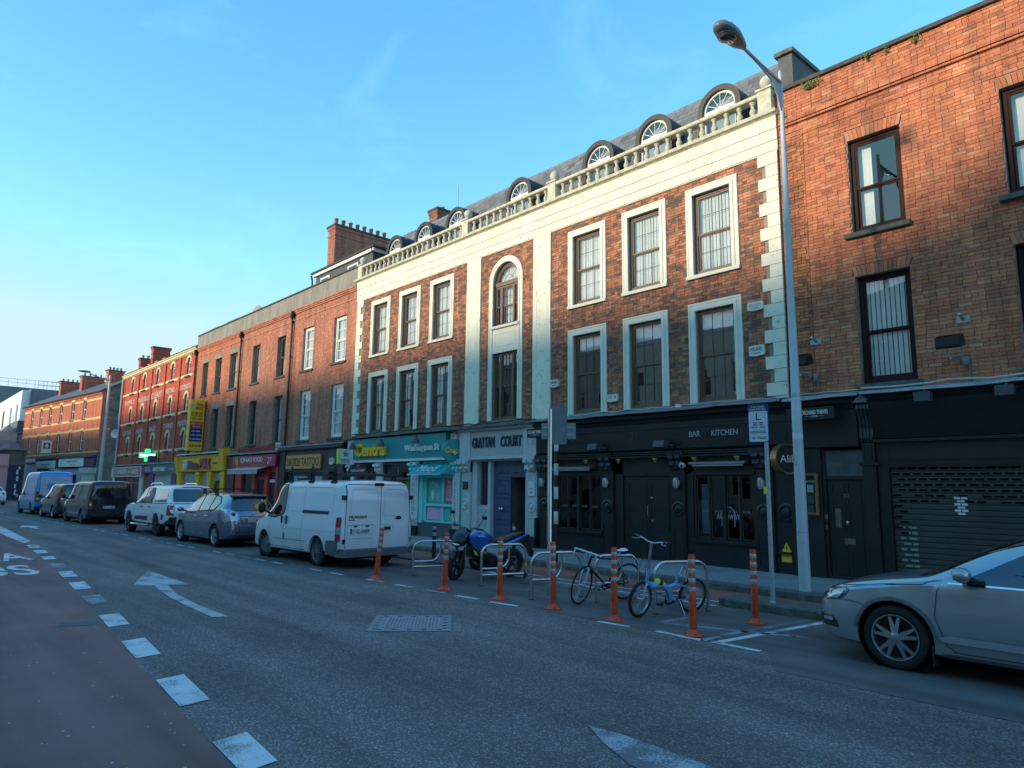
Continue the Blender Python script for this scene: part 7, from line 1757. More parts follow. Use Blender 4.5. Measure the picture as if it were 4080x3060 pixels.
  if style != 'plain':
   d = MB().lathe([(Rr*.92, .085), (0, .08)], (0,0,0), 24, 'y').lathe([(Rr*.62, .06), (Rr*.62, .075), (0, .07)], (0,0,0), 24, 'y')
   if f < 0: d.v = [(v[0], -v[1], v[2]) for v in d.v]
   d.xf(M); part('brake_disc', d, mat('dark_disc', (.04, .04, .042), .5, .4), w_)
   b = MB()
   for i in range(5): a = 2*PI*i/5+.3; b.lathe([(.0, -.013), (.011, -.012), (.011, .0)], (math.cos(a)*Rr*.19, 0, math.sin(a)*Rr*.19), 6, 'y')
   if f < 0: b.v = [(v[0], -v[1], v[2]) for v in b.v]
   b.xf(M); part('wheel_nuts', b, BLKRIM, w_, kind='stuff')
  return w_
 def plate(s, txt, y, z, side='B', w_=.52, h=.115, off=.012):
  p = s.surf(y, z, side); x = p.x+(off if side == 'B' else -off)
  b = MB().box(x-.012, x, y-w_/2, y+w_/2, z-h/2, z+h/2); po = part('licence_plate', b, PLATE, s.root)
  part('plate_band', MB().box(x, x+.002, y-w_/2, y-w_/2+.045, z-h/2, z+h/2), PBLUE, po)
  q = fit_text(txt, -w_/2+.07, w_/2-.02, -h*.33, h*.33, 0, .002, .01); q.xf(Matrix.Translation((x+.003, y, z)) @ Matrix.Rotation(PI/2, 4, 'Z')); part('lettering', q, PTEXT, po, fixn=False)
  return po
 def mirror(s, x, z, m, side='L', size=(.2, .12, .14), arm=.08):
  sg = -1 if side == 'L' else 1; p = s.surf(x, z, side); a, b_, c = size
  mb = MB(); n = 14; rings = []
  prof = [(0, .55), (.1, .85), (.35, 1), (.7, .95), (.92, .7), (1, .35)]
  for t, k in prof:
   rings.append([(x-a*.35+a*.9*(t-.3)*.7, p.y+sg*(arm+b_*.5)+sg*(b_*.5)*k*math.cos(2*PI*i/n)*1.0, z+c*.5+c*.5*k*math.sin(2*PI*i/n)) for i in range(n)])
  vs = [v for R_ in rings for v in R_]; fs = [(i*n+j, i*n+(j+1) % n, (i+1)*n+(j+1) % n, (i+1)*n+j) for i in range(len(rings)-1) for j in range(n)]+[tuple(range(n)), tuple((len(rings)-1)*n+j for j in range(n))]
  mb.add(vs, fs); o = part('wing_mirror', mb, m, s.root, 40)
  part('mirror_arm', MB().tube([(x, p.y, z), (x, p.y+sg*(arm+.03), z+c*.25)], .025, 8), PLAST, o)
  return o
 def handle(s, x, z, side='L', w_=.17, m=None, vertical=False):
  p = s.surf(x, z, side); sg = -1 if side == 'L' else 1
  if vertical: b = MB().box(x-.02, x+.02, min(p.y+sg*.035, p.y), max(p.y+sg*.035, p.y), z-w_/2, z+w_/2)
  else: b = MB().tube([(x-w_/2, p.y, z), (x-w_/2+.02, p.y+sg*.04, z+.003), (x+w_/2-.02, p.y+sg*.04, z+.003), (x+w_/2, p.y, z)], [.012, .016, .016, .012], 8)
  return part('door_handle', b, m or s.body.data.materials[0], s.root, 50)
 def place(s, X, Y, yaw=0.0, z=-.116, scale=1.0):
  """nose at world (X, Y) of the centre line, car heading -X"""
  s.root.location = (X, Y, z); s.root.rotation_euler = (0, 0, yaw); s.root.scale = (scale,)*3
def mirror_list(o): return [(-p[0],)+tuple(p[1:]) for p in reversed(o)]
# ---------------------------------------------------------------- silver hatchback, right foreground
S = dict(L=4.67, n=90, top=[(0, .60), (.05, .70), (.15, .765), (.4, .85), (.8, .93), (1.15, .985), (1.2, 1.0), (1.5, 1.17), (1.85, 1.335), (2.15, 1.415), (2.6, 1.455), (3.2, 1.44), (3.8, 1.36), (4.2, 1.2), (4.5, 1.06), (4.62, .98), (4.67, .9)],
   belt=[(0, .56), (.05, .62), (.3, .74), (.8, .84), (1.2, .90), (2.0, .935), (3.5, .98), (4.5, 1.0), (4.67, .86)],
   w=[(0, .62), (.03, .70), (.1, .78), (.25, .84), (.5, .88), (.87, .905), (1.5, .895), (2.5, .9), (3.8, .905), (4.3, .86), (4.55, .78), (4.67, .62)],
   wr=[(0, .55), (.1, .66), (.3, .72), (.8, .77), (1.15, .78), (1.5, .72), (2.0, .63), (2.6, .61), (3.4, .60), (4.0, .62), (4.67, .55)],
   bot=[(0, .30), (.1, .24), (.3, .2), (.6, .19), (4.0, .2), (4.5, .27), (4.67, .4)], inset=.03, rr=.12, crown=.025)
SILV = car_paint('warm_silver_paint', (.40, .43, .46), .6, .18, .1)
c = Car('hatchback_car', 'silver hatchback entering at the right edge with multi spoke alloy wheels', 'car', S, SILV, wheels=[.87, 3.55], R=.328)
for wx in (.87, 3.55):
 for sd in 'LR': c.wheel(wx, sd, spokes=5, rr=.70)
for sd in 'LR':
 c.panel('side_window', round_poly([(1.50, .955), (1.62, 1.03), (2.05, 1.27), (2.35, 1.365), (2.42, 1.37), (2.44, .965)], .02), sd, CGLASS)
 c.panel('side_window', round_poly([(2.5, .97), (2.49, 1.37), (3.0, 1.375), (3.45, 1.31), (3.72, 1.05), (3.7, 1.01)], .03), sd, CGLASS)
 c.panel('window_pillar', round_poly([(1.42, .955), (1.50, .955), (1.6, 1.02), (2.04, 1.262), (2.34, 1.36), (2.42, 1.37), (2.44, .96), (2.5, .965), (2.49, 1.375), (3.0, 1.385), (3.5, 1.32), (3.8, 1.03), (3.72, 1.0), (1.45, .945)], .005), sd, PLAST, off=.002)
 c.line([(1.4, .94), (2.4, .95), (3.8, 1.0)], sd, .018, CHROME, .009, 'chrome_strip')
 c.line([(1.33, .92), (1.3, .85), (1.27, .6), (1.36, .33), (1.45, .27)], sd); c.line([(2.46, .96), (2.48, .5), (2.45, .27)], sd); c.line([(3.5, .27), (3.2, .5), (3.45, .9)], sd)
 c.line([(1.42, .27), (3.3, .27)], sd); c.line([(.06, .63), (.35, .66), (.52, .645), (.58, .62)], sd)
 c.line([(.3, .80), (.8, .868), (1.15, .905), (1.28, .96)], sd, .006)
 c.panel('side_skirt', round_poly([(1.3, .40), (1.4, .43), (3.15, .43), (3.1, .37), (1.34, .36)], .02), sd, car_paint('warm_silver_light', (.45, .48, .52), .5, .3, .25), off=.016)
 c.line([(1.32, .23), (3.2, .23)], sd, .03, GPLAST, .012, 'sill_strip')
 c.panel('headlight', round_poly([(.06, .645), (.02, .72), (.10, .755), (.34, .785), (.42, .775), (.36, .70), (.28, .648), (.12, .63)], .02), sd, DLENS, off=.007, grid=.04)
 c.panel('headlight_lens', round_poly([(.16, .665), (.13, .735), (.36, .765), (.32, .70), (.27, .66)], .02), sd, CLENS, off=.011, grid=.04)
 c.line([(.08, .64), (.06, .74)], sd, .016, CHROME, .012, 'headlight_strip')
 c.panel('fog_recess', round_poly([(.03, .39), (.02, .47), (.2, .46), (.26, .41), (.28, .34), (.12, .35)], .01), sd, PLAST, off=.006, grid=.04)
 c.line([(.05, .478), (.22, .468)], sd, .012, CHROME, .012, 'chrome_strip'); c.panel('fog_lamp', round_poly([(.10, .41), (.10, .45), (.21, .45), (.22, .41)], .01), sd, CLENS, off=.01, grid=.04)
 # dark arch lip
 pts = [(.87+(.328+.075)*math.cos(a), .328+(.328+.075)*math.sin(a)) for a in [PI*(.02+.94*i/16) for i in range(17)]]
 c.line(pts, sd, .035, GPLAST, .008, 'arch_lip')
 m_ = c.mirror(1.62, .975, SILV, sd, (.24, .22, .15), .04)
 q = c.surf(1.62, .985, sd); part('mirror_base', MB().box(1.58, 1.72, min(q.y, q.y*1.12), max(q.y, q.y*1.12), .965, 1.0), PLAST, m_)
 c.handle(2.3, .84, sd); c.handle(3.35, .86, sd)
c.panel('windscreen', round_poly([(-.70, .995), (-.56, 1.40), (.56, 1.40), (.70, .995)], .05), 'F', CGLASS, off=.004)
c.panel('wiper_recess', [(1.06, -.62), (1.16, -.62), (1.20, -.3), (1.21, 0), (1.20, .3), (1.16, .62), (1.06, .62), (1.13, .3), (1.14, 0), (1.13, -.3)], 'T', PLAST, off=.006)
c.panel('grille', round_poly([(-.42, .55), (-.46, .72), (.46, .72), (.42, .55)], .03), 'F', PLAST, off=.012)
c.line([(-.44, .715), (.44, .715)], 'F', .02, CHROME, .02, 'chrome_strip')
c.panel('lower_grille', round_poly([(-.6, .3), (-.62, .42), (.62, .42), (.6, .3)], .03), 'F', PLAST, off=.01)
c.panel('rear_window', round_poly([(-.55, 1.1), (-.5, 1.34), (.5, 1.34), (.55, 1.1)], .05), 'B', CGLASS)
for sg in (-1, 1): c.panel('taillight', round_poly([(sg*.5, .8), (sg*.5, .95), (sg*.74, .93), (sg*.72, .82)], .02), 'B', REDL, off=.01)
part('mudflap', MB().box(1.22, 1.235, -.89, -.72, .1, .3).xf(Matrix.Identity(4)), PLAST, c.root); part('mudflap', MB().box(1.22, 1.235, .72, .89, .1, .3), PLAST, c.root)
part('underbody', MB().box(.5, 4.2, -.7, .7, .15, .22), WELL, c.root)
c.place(-3.84, 9.36, .01, scale=1.03)
# ---------------------------------------------------------------- white panel van
S = dict(L=4.86, n=80, top=[(0, .62), (.06, .78), (.18, .92), (.45, 1.03), (.75, 1.12), (1.0, 1.3), (1.3, 1.62), (1.52, 1.86), (1.7, 1.955), (2.0, 1.985), (3.0, 1.99), (4.6, 1.985), (4.78, 1.95), (4.84, 1.88), (4.86, 1.8)],
   belt=[(0, .58), (.1, .72), (.3, .9), (.7, 1.0), (1.0, 1.12), (1.4, 1.2), (4.6, 1.22), (4.86, 1.2)],
   w=[(0, .66), (.05, .78), (.15, .88), (.35, .94), (.7, .97), (1.4, .985), (4.5, .985), (4.76, .97), (4.83, .955), (4.86, .93)],
   wr=[(0, .6), (.2, .72), (.7, .82), (1.2, .84), (1.7, .86), (2.2, .875), (4.6, .875), (4.86, .84)],
   bot=[(0, .34), (.15, .27), (.5, .25), (4.6, .28), (4.78, .36), (4.86, .38)], inset=.035, rr=.13, crown=.02)
VANW = car_paint('van_white_paint', (.82, .85, .89), .0, .3, .35)
c = Car('panel_van', 'dirty white panel van with a black roof rack parked behind the blue grey car', 'van', S, VANW, wheels=[.93, 3.78], R=.335)
for sd in 'LR':
 c.wheel(.93, sd, rim=STEELR, style='plain', steer=math.radians(24), rr=.66, y=(-.86 if sd == 'L' else .86)); c.wheel(3.78, sd, rim=STEELR, spokes=14, style='thin', rr=.68)
 c.panel('side_window', round_poly([(1.02, 1.16), (1.12, 1.3), (1.58, 1.83), (1.66, 1.86), (1.98, 1.87), (2.0, 1.2), (1.9, 1.14), (1.7, 1.10), (1.5, 1.06), (1.1, 1.08)], .05), sd, CGLASS, off=.006)
 c.panel('window_seal', round_poly([(1.0, 1.15), (1.1, 1.32), (1.57, 1.86), (1.66, 1.89), (2.0, 1.9), (2.03, 1.2), (1.92, 1.11), (1.7, 1.07), (1.5, 1.03), (1.08, 1.05)], .05), sd, PLAST, off=.003)
 c.line([(2.08, 1.9), (2.1, 1.2), (2.07, .9), (2.02, .6), (2.05, .33)], sd); c.line([(1.22, .88), (1.24, .6), (1.34, .33)], sd); c.line([(1.3, .33), (3.2, .33)], sd, .01)
 c.line([(2.95, 1.92), (3.0, 1.2), (2.98, .9), (2.98, .33)], sd); c.line([(2.12, .80), (4.7, .82)], sd, .012, mat('white_crease', (.62, .64, .66), .5), .004, 'crease')
 c.line([(2.2, 1.80), (2.9, 1.82)], sd, .006); c.line([(2.2, 1.3), (2.18, 1.22), (2.92, 1.24)], sd, .006); c.line([(3.06, 1.82), (4.3, 1.82), (4.38, 1.75), (4.42, 1.3), (4.38, 1.24)], sd, .006); c.line([(2.14, 1.8), (2.16, 1.26)], sd, .006)
 c.line([(1.5, .52), (3.3, .54)], sd, .009)
 c.panel('sliding_rail', [(2.98, 1.20), (2.98, 1.27), (4.25, 1.28), (4.25, 1.21)], sd, PLAST, off=.012)
 c.handle(1.93, 1.0, sd, .18, PLAST, True); c.handle(2.18, 1.0, sd, .2, PLAST, True); c.panel('lock_plate', [(2.05, .52), (2.05, .68), (2.1, .68), (2.1, .52)], sd, PLAST, off=.01)
 c.panel('lower_cladding', round_poly([(4.2, .32), (4.25, .62), (4.72, .64), (4.72, .32)], .02), sd, GPLAST, off=.012)
 c.panel('headlight', round_poly([(.06, .70), (.14, .88), (.46, .98), (.5, .9), (.3, .74)], .04), sd, CLENS, off=.008, grid=.05)
 c.panel('taillight', round_poly([(4.64, .62), (4.64, 1.15), (4.82, 1.16), (4.82, .62)], .02), sd, REDL, off=.012, grid=.05); c.panel('reverse_lens', [(4.66, .78), (4.66, .93), (4.82, .93), (4.82, .78)], sd, CLENS, off=.016, grid=.05)
 pts = [(3.78+(.40)*math.cos(a), .335+(.40)*math.sin(a)) for a in [PI*(.03+.94*i/16) for i in range(17)]]; c.line(pts, sd, .05, VANW, .014, 'arch_lip')
 pts = [(.93+(.40)*math.cos(a), .335+(.40)*math.sin(a)) for a in [PI*(.03+.94*i/16) for i in range(17)]]; c.line(pts, sd, .05, VANW, .014, 'arch_lip')
 m_ = c.mirror(1.18, 1.13, PLAST, sd, (.2, .2, .30), .12)
c.panel('windscreen', round_poly([(-.82, 1.14), (-.74, 1.86), (.74, 1.86), (.82, 1.14)], .06), 'F', CGLASS, off=.005)
c.panel('grille', round_poly([(-.5, .62), (-.5, .8), (.5, .8), (.5, .62)], .03), 'F', PLAST, off=.01); c.panel('front_bumper', round_poly([(-.8, .32), (-.8, .55), (.8, .55), (.8, .32)], .03), 'F', GPLAST, off=.02)
# rear: two doors, bumper, lamps
bx = 4.862
c.line([(0.05, 1.9), (0.05, .44)], 'B', .012, off=.008); c.line([(-.84, 1.86), (-.87, 1.2), (-.87, .5), (-.82, .44), (.82, .44), (.87, .5), (.87, 1.2), (.84, 1.86), (.8, 1.9), (-.8, 1.9), (-.84, 1.86)], 'B', .012, off=.006)
for a, b in ((-.76, -.02), (.13, .76)): c.line(round_poly([(a, 1.15), (a+.04, 1.8), (b-.02, 1.8), (b, 1.15)], .1)+[(a+.01, 1.2)], 'B', .007, mat('soft_crease', (.45, .47, .49), .6), .005, 'door_crease')
c.panel('rear_bumper', round_poly([(-.95, .36), (-.95, .47), (-.85, .43), (.85, .43), (.95, .47), (.95, .36), (.85, .27), (-.85, .27)], .02), 'B', GPLAST, off=.03)
part('bumper_step', MB().prism(round_poly([(4.6, -.98), (4.9, -.95), (4.93, -.85), (4.93, .85), (4.9, .95), (4.6, .98)], .04), .27, .42, 'z'), GPLAST, c.root, 40)
c.panel('high_brake_light', round_poly([(-.12, 1.9), (-.12, 1.935), (.12, 1.935), (.12, 1.9)], .01), 'B', mat('dark_red_lens', (.06, .01, .012), .2), off=.02)
part('brake_light_housing', MB().box(4.84, 4.875, -.12, .12, 1.88, 1.93), mat('dark_red_lens', (.06, .01, .012), .2), c.root)
c.plate('11-C-10489', -.48, .84); c.line([(-.82, .98), (-.82, .68), (-.15, .68), (-.12, .98)], 'B', .01, mat('soft_crease', (.45, .47, .49), .6), .006, 'plate_recess'); c.line([(-.82, .98), (-.12, .98)], 'B', .02, mat('soft_crease', (.45, .47, .49), .6), .006, 'plate_recess')
for y in (-.6, -.3): part('plate_lamp', MB().box(4.86, 4.885, y-.04, y+.04, .94, .97), PLAST, c.root)
part('rear_handle', MB().box(4.865, 4.895, .17, .33, .86, .93), PLAST, c.root); c.line([(.08, .97), (.4, .97), (.4, .84), (.08, .84)], 'B', .008, mat('soft_crease', (.45, .47, .49), .6), .006, 'handle_recess')
q = fit_text('TRANSIT', -.25, .25, -.03, .03, 0, .006, .01); q.xf(Matrix.Translation((4.872, -.56, 1.16)) @ Matrix.Rotation(PI/2, 4, 'Z')); part('lettering', q, mat('badge_dark', (.05, .06, .08), .3, .5), c.root, fixn=False)
part('badge_underline', MB().box(4.865, 4.872, -.8, -.63, 1.085, 1.1), mat('badge_dark', (.05, .06, .08), .3), c.root)
b = MB().lathe([(0, .008), (.04, .006), (.045, 0)], (0,0,0), 20, 'x'); b.v = [(v[0]+4.868, v[1]*1.9+.56, v[2]+1.13) for v in b.v]; part('oval_badge', b, mat('navy_badge', (.01, .02, .09), .2), c.root, 40)
for y, z in ((-.92, 1.6), (-.9, .62), (.92, 1.6), (.9, .62)):
 part('hinge', MB().box(4.8, 4.885, y-.035, y+.035, z-.05, z+.05), PLAST if z > 1 else CHROME, c.root)
# roof rack
rk = MB()
for x in (1.95, 3.05, 4.15):
 for sg in (-1, 1):
  rk.box(x-.03, x+.03, sg*.82-.02, sg*.82+.02, 1.93, 2.12).box(x+.1, x+.15, sg*.82-.02, sg*.82+.02, 1.93, 2.12).box(x-.05, x+.18, sg*.84-.03, sg*.84+.03, 1.93, 1.97)
  rk.tube([(x+.05, sg*.84, 2.12), (x+.07, sg*.84, 2.3), (x+.1, sg*.84, 2.34), (x+.13, sg*.84, 2.3), (x+.14, sg*.84, 2.12)], .016, 6)
 rk.box(x, x+.1, -.9, .9, 2.11, 2.15)
part('roof_rack', rk, PLAST, c.root); part('rack_roller', MB().tube([(4.35, -.85, 2.14), (4.35, .85, 2.14)], .03, 8), PLAST, c.root)
part('underbody', MB().box(.6, 4.6, -.75, .75, .2, .3).tube([(3.78, -.8, .33), (3.78, .8, .33)], .06, 8), WELL, c.root)
c.place(-19.46, 8.95, math.radians(1.0), scale=1.02)
# ---------------------------------------------------------------- blue grey people carrier with roof bars
S = dict(L=4.44, n=80, top=[(0, .58), (.06, .70), (.2, .82), (.5, .93), (.85, 1.02), (1.0, 1.08), (1.3, 1.25), (1.7, 1.45), (2.05, 1.56), (2.6, 1.61), (3.3, 1.59), (3.85, 1.54), (4.0, 1.50), (4.15, 1.32), (4.27, 1.08), (4.36, .95), (4.42, .8), (4.44, .65)],
   belt=[(0, .54), (.1, .66), (.4, .82), (.9, .92), (1.5, .96), (3.0, 1.02), (4.0, 1.08), (4.3, 1.0), (4.44, .62)],
   w=[(0, .60), (.04, .70), (.12, .78), (.3, .84), (.7, .885), (1.5, .89), (3.0, .895), (3.7, .89), (4.1, .85), (4.32, .77), (4.4, .70), (4.44, .6)],
   wr=[(0, .5), (.2, .64), (.6, .74), (1.0, .76), (1.5, .7), (2.0, .64), (2.8, .63), (3.6, .62), (4.0, .60), (4.44, .52)],
   bot=[(0, .30), (.15, .23), (.5, .2), (3.9, .21), (4.25, .27), (4.44, .38)], inset=.03, rr=.12, crown=.02)
BG = car_paint('blue_grey_metallic', (.20, .24, .32), .7, .2, .2)
c = Car('people_carrier', 'blue grey people carrier with black roof bars parked between pickup and white van', 'car', S, BG, wheels=[.86, 3.64], R=.325)
for wx in (.86, 3.64):
 for sd in 'LR': c.wheel(wx, sd, spokes=5, style='double', rr=.68)
for sd in 'LR':
 c.panel('window_pillar', round_poly([(1.0, .97), (1.45, 1.22), (1.8, 1.44), (2.2, 1.53), (2.8, 1.545), (3.4, 1.50), (3.68, 1.3), (3.5, 1.08), (3.1, 1.04), (1.9, .99)], .03), sd, PLAST, off=.002)
 c.panel('side_window', round_poly([(1.12, .99), (1.5, 1.22), (1.84, 1.42), (2.18, 1.50), (2.2, 1.03), (1.8, 1.0)], .03), sd, CGLASS, off=.006)
 c.panel('side_window', round_poly([(2.28, 1.04), (2.27, 1.51), (2.8, 1.52), (2.98, 1.50), (3.0, 1.08)], .03), sd, CGLASS, off=.006)
 c.panel('side_window', round_poly([(3.08, 1.09), (3.06, 1.5), (3.4, 1.46), (3.6, 1.3), (3.45, 1.11)], .04), sd, CGLASS, off=.006)
 c.line([(1.12, .88), (1.14, .6), (1.2, .3)], sd); c.line([(2.24, 1.0), (2.3, .6), (2.25, .28)], sd); c.line([(3.05, 1.04), (3.3, .8), (3.2, .55), (3.0, .28)], sd); c.line([(1.2, .28), (3.0, .28)], sd); c.line([(2.9, .78), (3.2, 1.02), (3.95, 1.25)], sd, .008)
 c.handle(2.1, .87, sd, .18, CHROME); c.handle(3.0, .9, sd, .18, CHROME); c.mirror(1.28, .98, BG, sd, (.2, .2, .15), .1)
 c.panel('headlight', round_poly([(.05, .62), (.12, .74), (.55, .88), (.62, .82), (.3, .68)], .04), sd, CLENS, off=.008, grid=.05)
 c.panel('taillight', round_poly([(4.0, .95), (3.98, 1.13), (4.2, 1.12), (4.30, .98), (4.36, .8), (4.25, .74), (4.1, .82)], .04), sd, CLENS, off=.01, grid=.05)
c.panel('windscreen', round_poly([(-.70, 1.1), (-.6, 1.52), (.6, 1.52), (.70, 1.1)], .06), 'F', CGLASS)
c.panel('rear_window', round_poly([(-.60, 1.08), (-.63, 1.2), (-.55, 1.47), (.55, 1.47), (.63, 1.2), (.60, 1.08)], .06), 'B', CGLASS, off=.008)
for sg in (-1, 1):
 o = [(sg*.50, .78), (sg*.46, 1.02), (sg*.62, 1.08), (sg*.80, 1.0), (sg*.76, .78)]
 c.panel('taillight', round_poly(o, .05), 'B', CLENS, off=.012, grid=.05)
 p = c.surf(sg*.62, .96, 'B'); part('red_lamp', MB().lathe([(0, .03), (.05, .02), (.065, 0), (.085, -.01)], (p.x+.008, sg*.62, .96), 16, 'x'), REDL, c.root, 40)
p = c.surf(0, 1.5, 'B'); part('roof_spoiler', MB().prism([(p.x-.25, 1.56), (p.x+.1, 1.52), (p.x+.1, 1.50), (p.x-.15, 1.50)], -.56, .56, 'y'), BG, c.root)
part('brake_light', MB().box(p.x+.09, p.x+.105, -.12, .12, 1.505, 1.525), REDL, c.root)
c.plate('11-C-4078', .0, .80, off=.02); c.line([(-.42, .92), (-.38, .70), (.38, .70), (.42, .92), (-.42, .92)], 'B', .015, PLAST, .008, 'plate_recess')
c.line([(-.74, .62), (-.4, .6), (.4, .6), (.74, .62)], 'B', .008); c.line([(-.7, .42), (.7, .42)], 'B', .02, CHROME, .01, 'bumper_strip'); c.line([(-.46, 1.02), (-.5, .64)], 'B', .008); c.line([(.46, 1.02), (.5, .64)], 'B', .008)
p = c.surf(0, .98, 'B'); b = MB()
for rx, rz in ((.055, .038), (.03, .036)):
 for k in range(16): a0, a1 = 2*PI*k/16, 2*PI*(k+1)/16; b.tube([(p.x+.012, rx*math.cos(a0), .98+rz*math.sin(a0)), (p.x+.012, rx*math.cos(a1), .98+rz*math.sin(a1))], .005, 4)
b.box(p.x+.006, p.x+.014, -.045, .045, 1.0, 1.008); part('ring_badge', b, CHROME, c.root)
part('wiper', MB().tube([(c.surf(0, 1.1, 'B').x+.015, 0, 1.1), (c.surf(.35, 1.13, 'B').x+.015, .35, 1.13)], .01, 5), PLAST, c.root)
rb = MB()
for x in (2.0, 2.95):
 rb.box(x-.02, x+.02, -.72, .72, 1.70, 1.73)
 for sg in (-1, 1): rb.prism([(x-.07, 1.55), (x-.03, 1.70), (x+.05, 1.70), (x+.07, 1.55)], sg*.60-.04, sg*.60+.04, 'y')
part('roof_bars', rb, PLAST, c.root); part('underbody', MB().box(.6, 4.1, -.65, .65, .15, .24), WELL, c.root)
c.place(-25.75, 8.66, math.radians(2.0), scale=1.02)
# ---------------------------------------------------------------- white pickup with hard top
S = dict(L=5.33, n=90, top=[(0, .85), (.06, .98), (.2, 1.05), (.6, 1.12), (1.1, 1.17), (1.3, 1.24), (1.6, 1.48), (1.95, 1.72), (2.3, 1.80), (3.0, 1.84), (3.8, 1.84), (4.6, 1.83), (4.85, 1.79), (4.95, 1.62), (5.1, 1.28), (5.16, 1.2), (5.24, 1.14), (5.3, 1.08), (5.33, .9)],
   belt=[(0, .8), (.2, .95), (.6, 1.04), (1.3, 1.1), (3.4, 1.13), (5.1, 1.16), (5.33, .86)],
   w=[(0, .7), (.05, .8), (.2, .88), (.6, .92), (1.6, .9), (3.2, .905), (4.1, .93), (4.9, .92), (5.2, .9), (5.3, .86), (5.33, .82)],
   wr=[(0, .6), (.3, .76), (1.0, .78), (1.5, .74), (2.2, .68), (3.4, .68), (4.6, .68), (5.0, .7), (5.1, .8), (5.33, .74)],
   bot=[(0, .5), (.2, .42), (.6, .4), (4.6, .42), (5.1, .55), (5.33, .62)], inset=.03, rr=.1, crown=.02)
PW = car_paint('pickup_white_paint', (.84, .85, .86), 0, .28, .1)
c = Car('pickup_truck', 'white pickup truck with a tinted hard top and black wheels', 'pickup truck', S, PW, wheels=[.92, 4.07], R=.395)
for wx in (.92, 4.07):
 for sd in 'LR': c.wheel(wx, sd, rim=BLKRIM, spokes=6, style='blade', rr=.62)
for sd in 'LR':
 c.panel('window_pillar', round_poly([(1.38, 1.14), (1.7, 1.42), (2.05, 1.66), (2.4, 1.73), (3.15, 1.74), (3.3, 1.5), (3.35, 1.16)], .03), sd, PLAST, off=.002)
 c.panel('side_window', round_poly([(1.5, 1.16), (1.75, 1.40), (2.08, 1.63), (2.35, 1.70), (2.36, 1.17)], .03), sd, CGLASS, off=.006); c.panel('side_window', round_poly([(2.44, 1.18), (2.44, 1.70), (3.08, 1.71), (3.18, 1.5), (3.2, 1.2)], .03), sd, CGLASS, off=.006)
 c.panel('side_window', round_poly([(3.6, 1.22), (3.6, 1.7), (4.6, 1.7), (4.75, 1.5), (4.85, 1.24)], .05), sd, CGLASS, off=.006)
 c.line([(1.35, 1.08), (1.33, .7), (1.4, .45)], sd); c.line([(2.4, 1.12), (2.42, .7), (2.42, .45)], sd); c.line([(3.3, 1.12), (3.38, .8), (3.45, .6)], sd); c.line([(1.4, .45), (3.4, .46)], sd); c.line([(3.45, 1.16), (5.2, 1.19)], sd, .02, PLAST, .008)
 c.handle(2.28, 1.02, sd, .16, PLAST); c.handle(3.18, 1.03, sd, .16, PLAST); c.mirror(1.55, 1.12, PLAST, sd, (.2, .2, .22), .1)
 c.panel('side_graphic', round_poly([(1.55, .52), (1.62, .66), (3.1, .68), (3.1, .53)], .01), sd, mat('graphic_black', (.03, .035, .045), .4, var=.5, vscale=14), off=.008)
 part('side_step', MB().tube([(1.45, (-.95 if sd == 'L' else .95), .38), (1.6, (-1.0 if sd == 'L' else 1.0), .36), (3.3, (-1.0 if sd == 'L' else 1.0), .36), (3.45, (-.95 if sd == 'L' else .95), .38)], .04, 8), CHROME, c.root, 40)
 for wx in (.92, 4.07): c.line([(wx+.48*math.cos(a), .395+.48*math.sin(a)) for a in [PI*(.0+1.0*i/16) for i in range(17)]], sd, .07, PW, .02, 'arch_flare')
 c.panel('headlight', round_poly([(.05, .82), (.08, .98), (.5, 1.04), (.45, .9)], .03), sd, CLENS, off=.008); c.panel('rear_graphic', round_poly([(4.62, .6), (4.62, .8), (4.85, .8), (4.8, .62)], .02), sd, mat('graphic_black', (.03, .035, .045), .4), off=.008)
 c.panel('taillight', round_poly([(5.12, .78), (5.12, 1.14), (5.26, 1.12), (5.3, .78)], .02), sd, REDL, off=.01, grid=.05)
 part('roof_rail', MB().tube([(2.3, (-.62 if sd == 'L' else .62), 1.84), (2.45, (-.62 if sd == 'L' else .62), 1.90), (3.5, (-.62 if sd == 'L' else .62), 1.91), (3.65, (-.62 if sd == 'L' else .62), 1.85)], .025, 8), CHROME, c.root, 40)
c.panel('windscreen', round_poly([(-.72, 1.25), (-.64, 1.74), (.64, 1.74), (.72, 1.25)], .06), 'F', CGLASS); c.panel('grille', round_poly([(-.45, .75), (-.5, .98), (.5, .98), (.45, .75)], .03), 'F', PLAST, off=.01)
c.panel('canopy_window', round_poly([(-.72, 1.25), (-.66, 1.7), (.66, 1.7), (.72, 1.25)], .07), 'B', CGLASS, off=.008)
part('brake_light', MB().box(4.86, 4.9, -.35, .35, 1.765, 1.79), REDL, c.root)
c.line([(-.72, 1.12), (-.72, .72), (.72, .72), (.72, 1.12)], 'B', .01, off=.006); c.line([(-.72, 1.18), (.72, 1.18)], 'B', .02, PLAST, .006)
for sg in (-1, 1): c.panel('taillight', round_poly([(sg*.74, .76), (sg*.74, 1.12), (sg*.86, 1.1), (sg*.86, .78)], .02), 'B', REDL, off=.012, grid=.05); c.panel('reverse_lens', [(sg*.75, .86), (sg*.75, .97), (sg*.85, .97), (sg*.85, .86)], 'B', CLENS, off=.018, grid=.05)
part('tailgate_handle', MB().box(5.27, 5.32, .2, .5, 1.03, 1.12), PLAST, c.root)
q = fit_text('NAVARA', -.22, .22, -.025, .025, 0, .006, .01); p = c.surf(-.42, .82, 'B'); q.xf(Matrix.Translation((p.x+.012, -.42, .82)) @ Matrix.Rotation(PI/2, 4, 'Z')); part('lettering', q, PLAST, c.root, fixn=False)
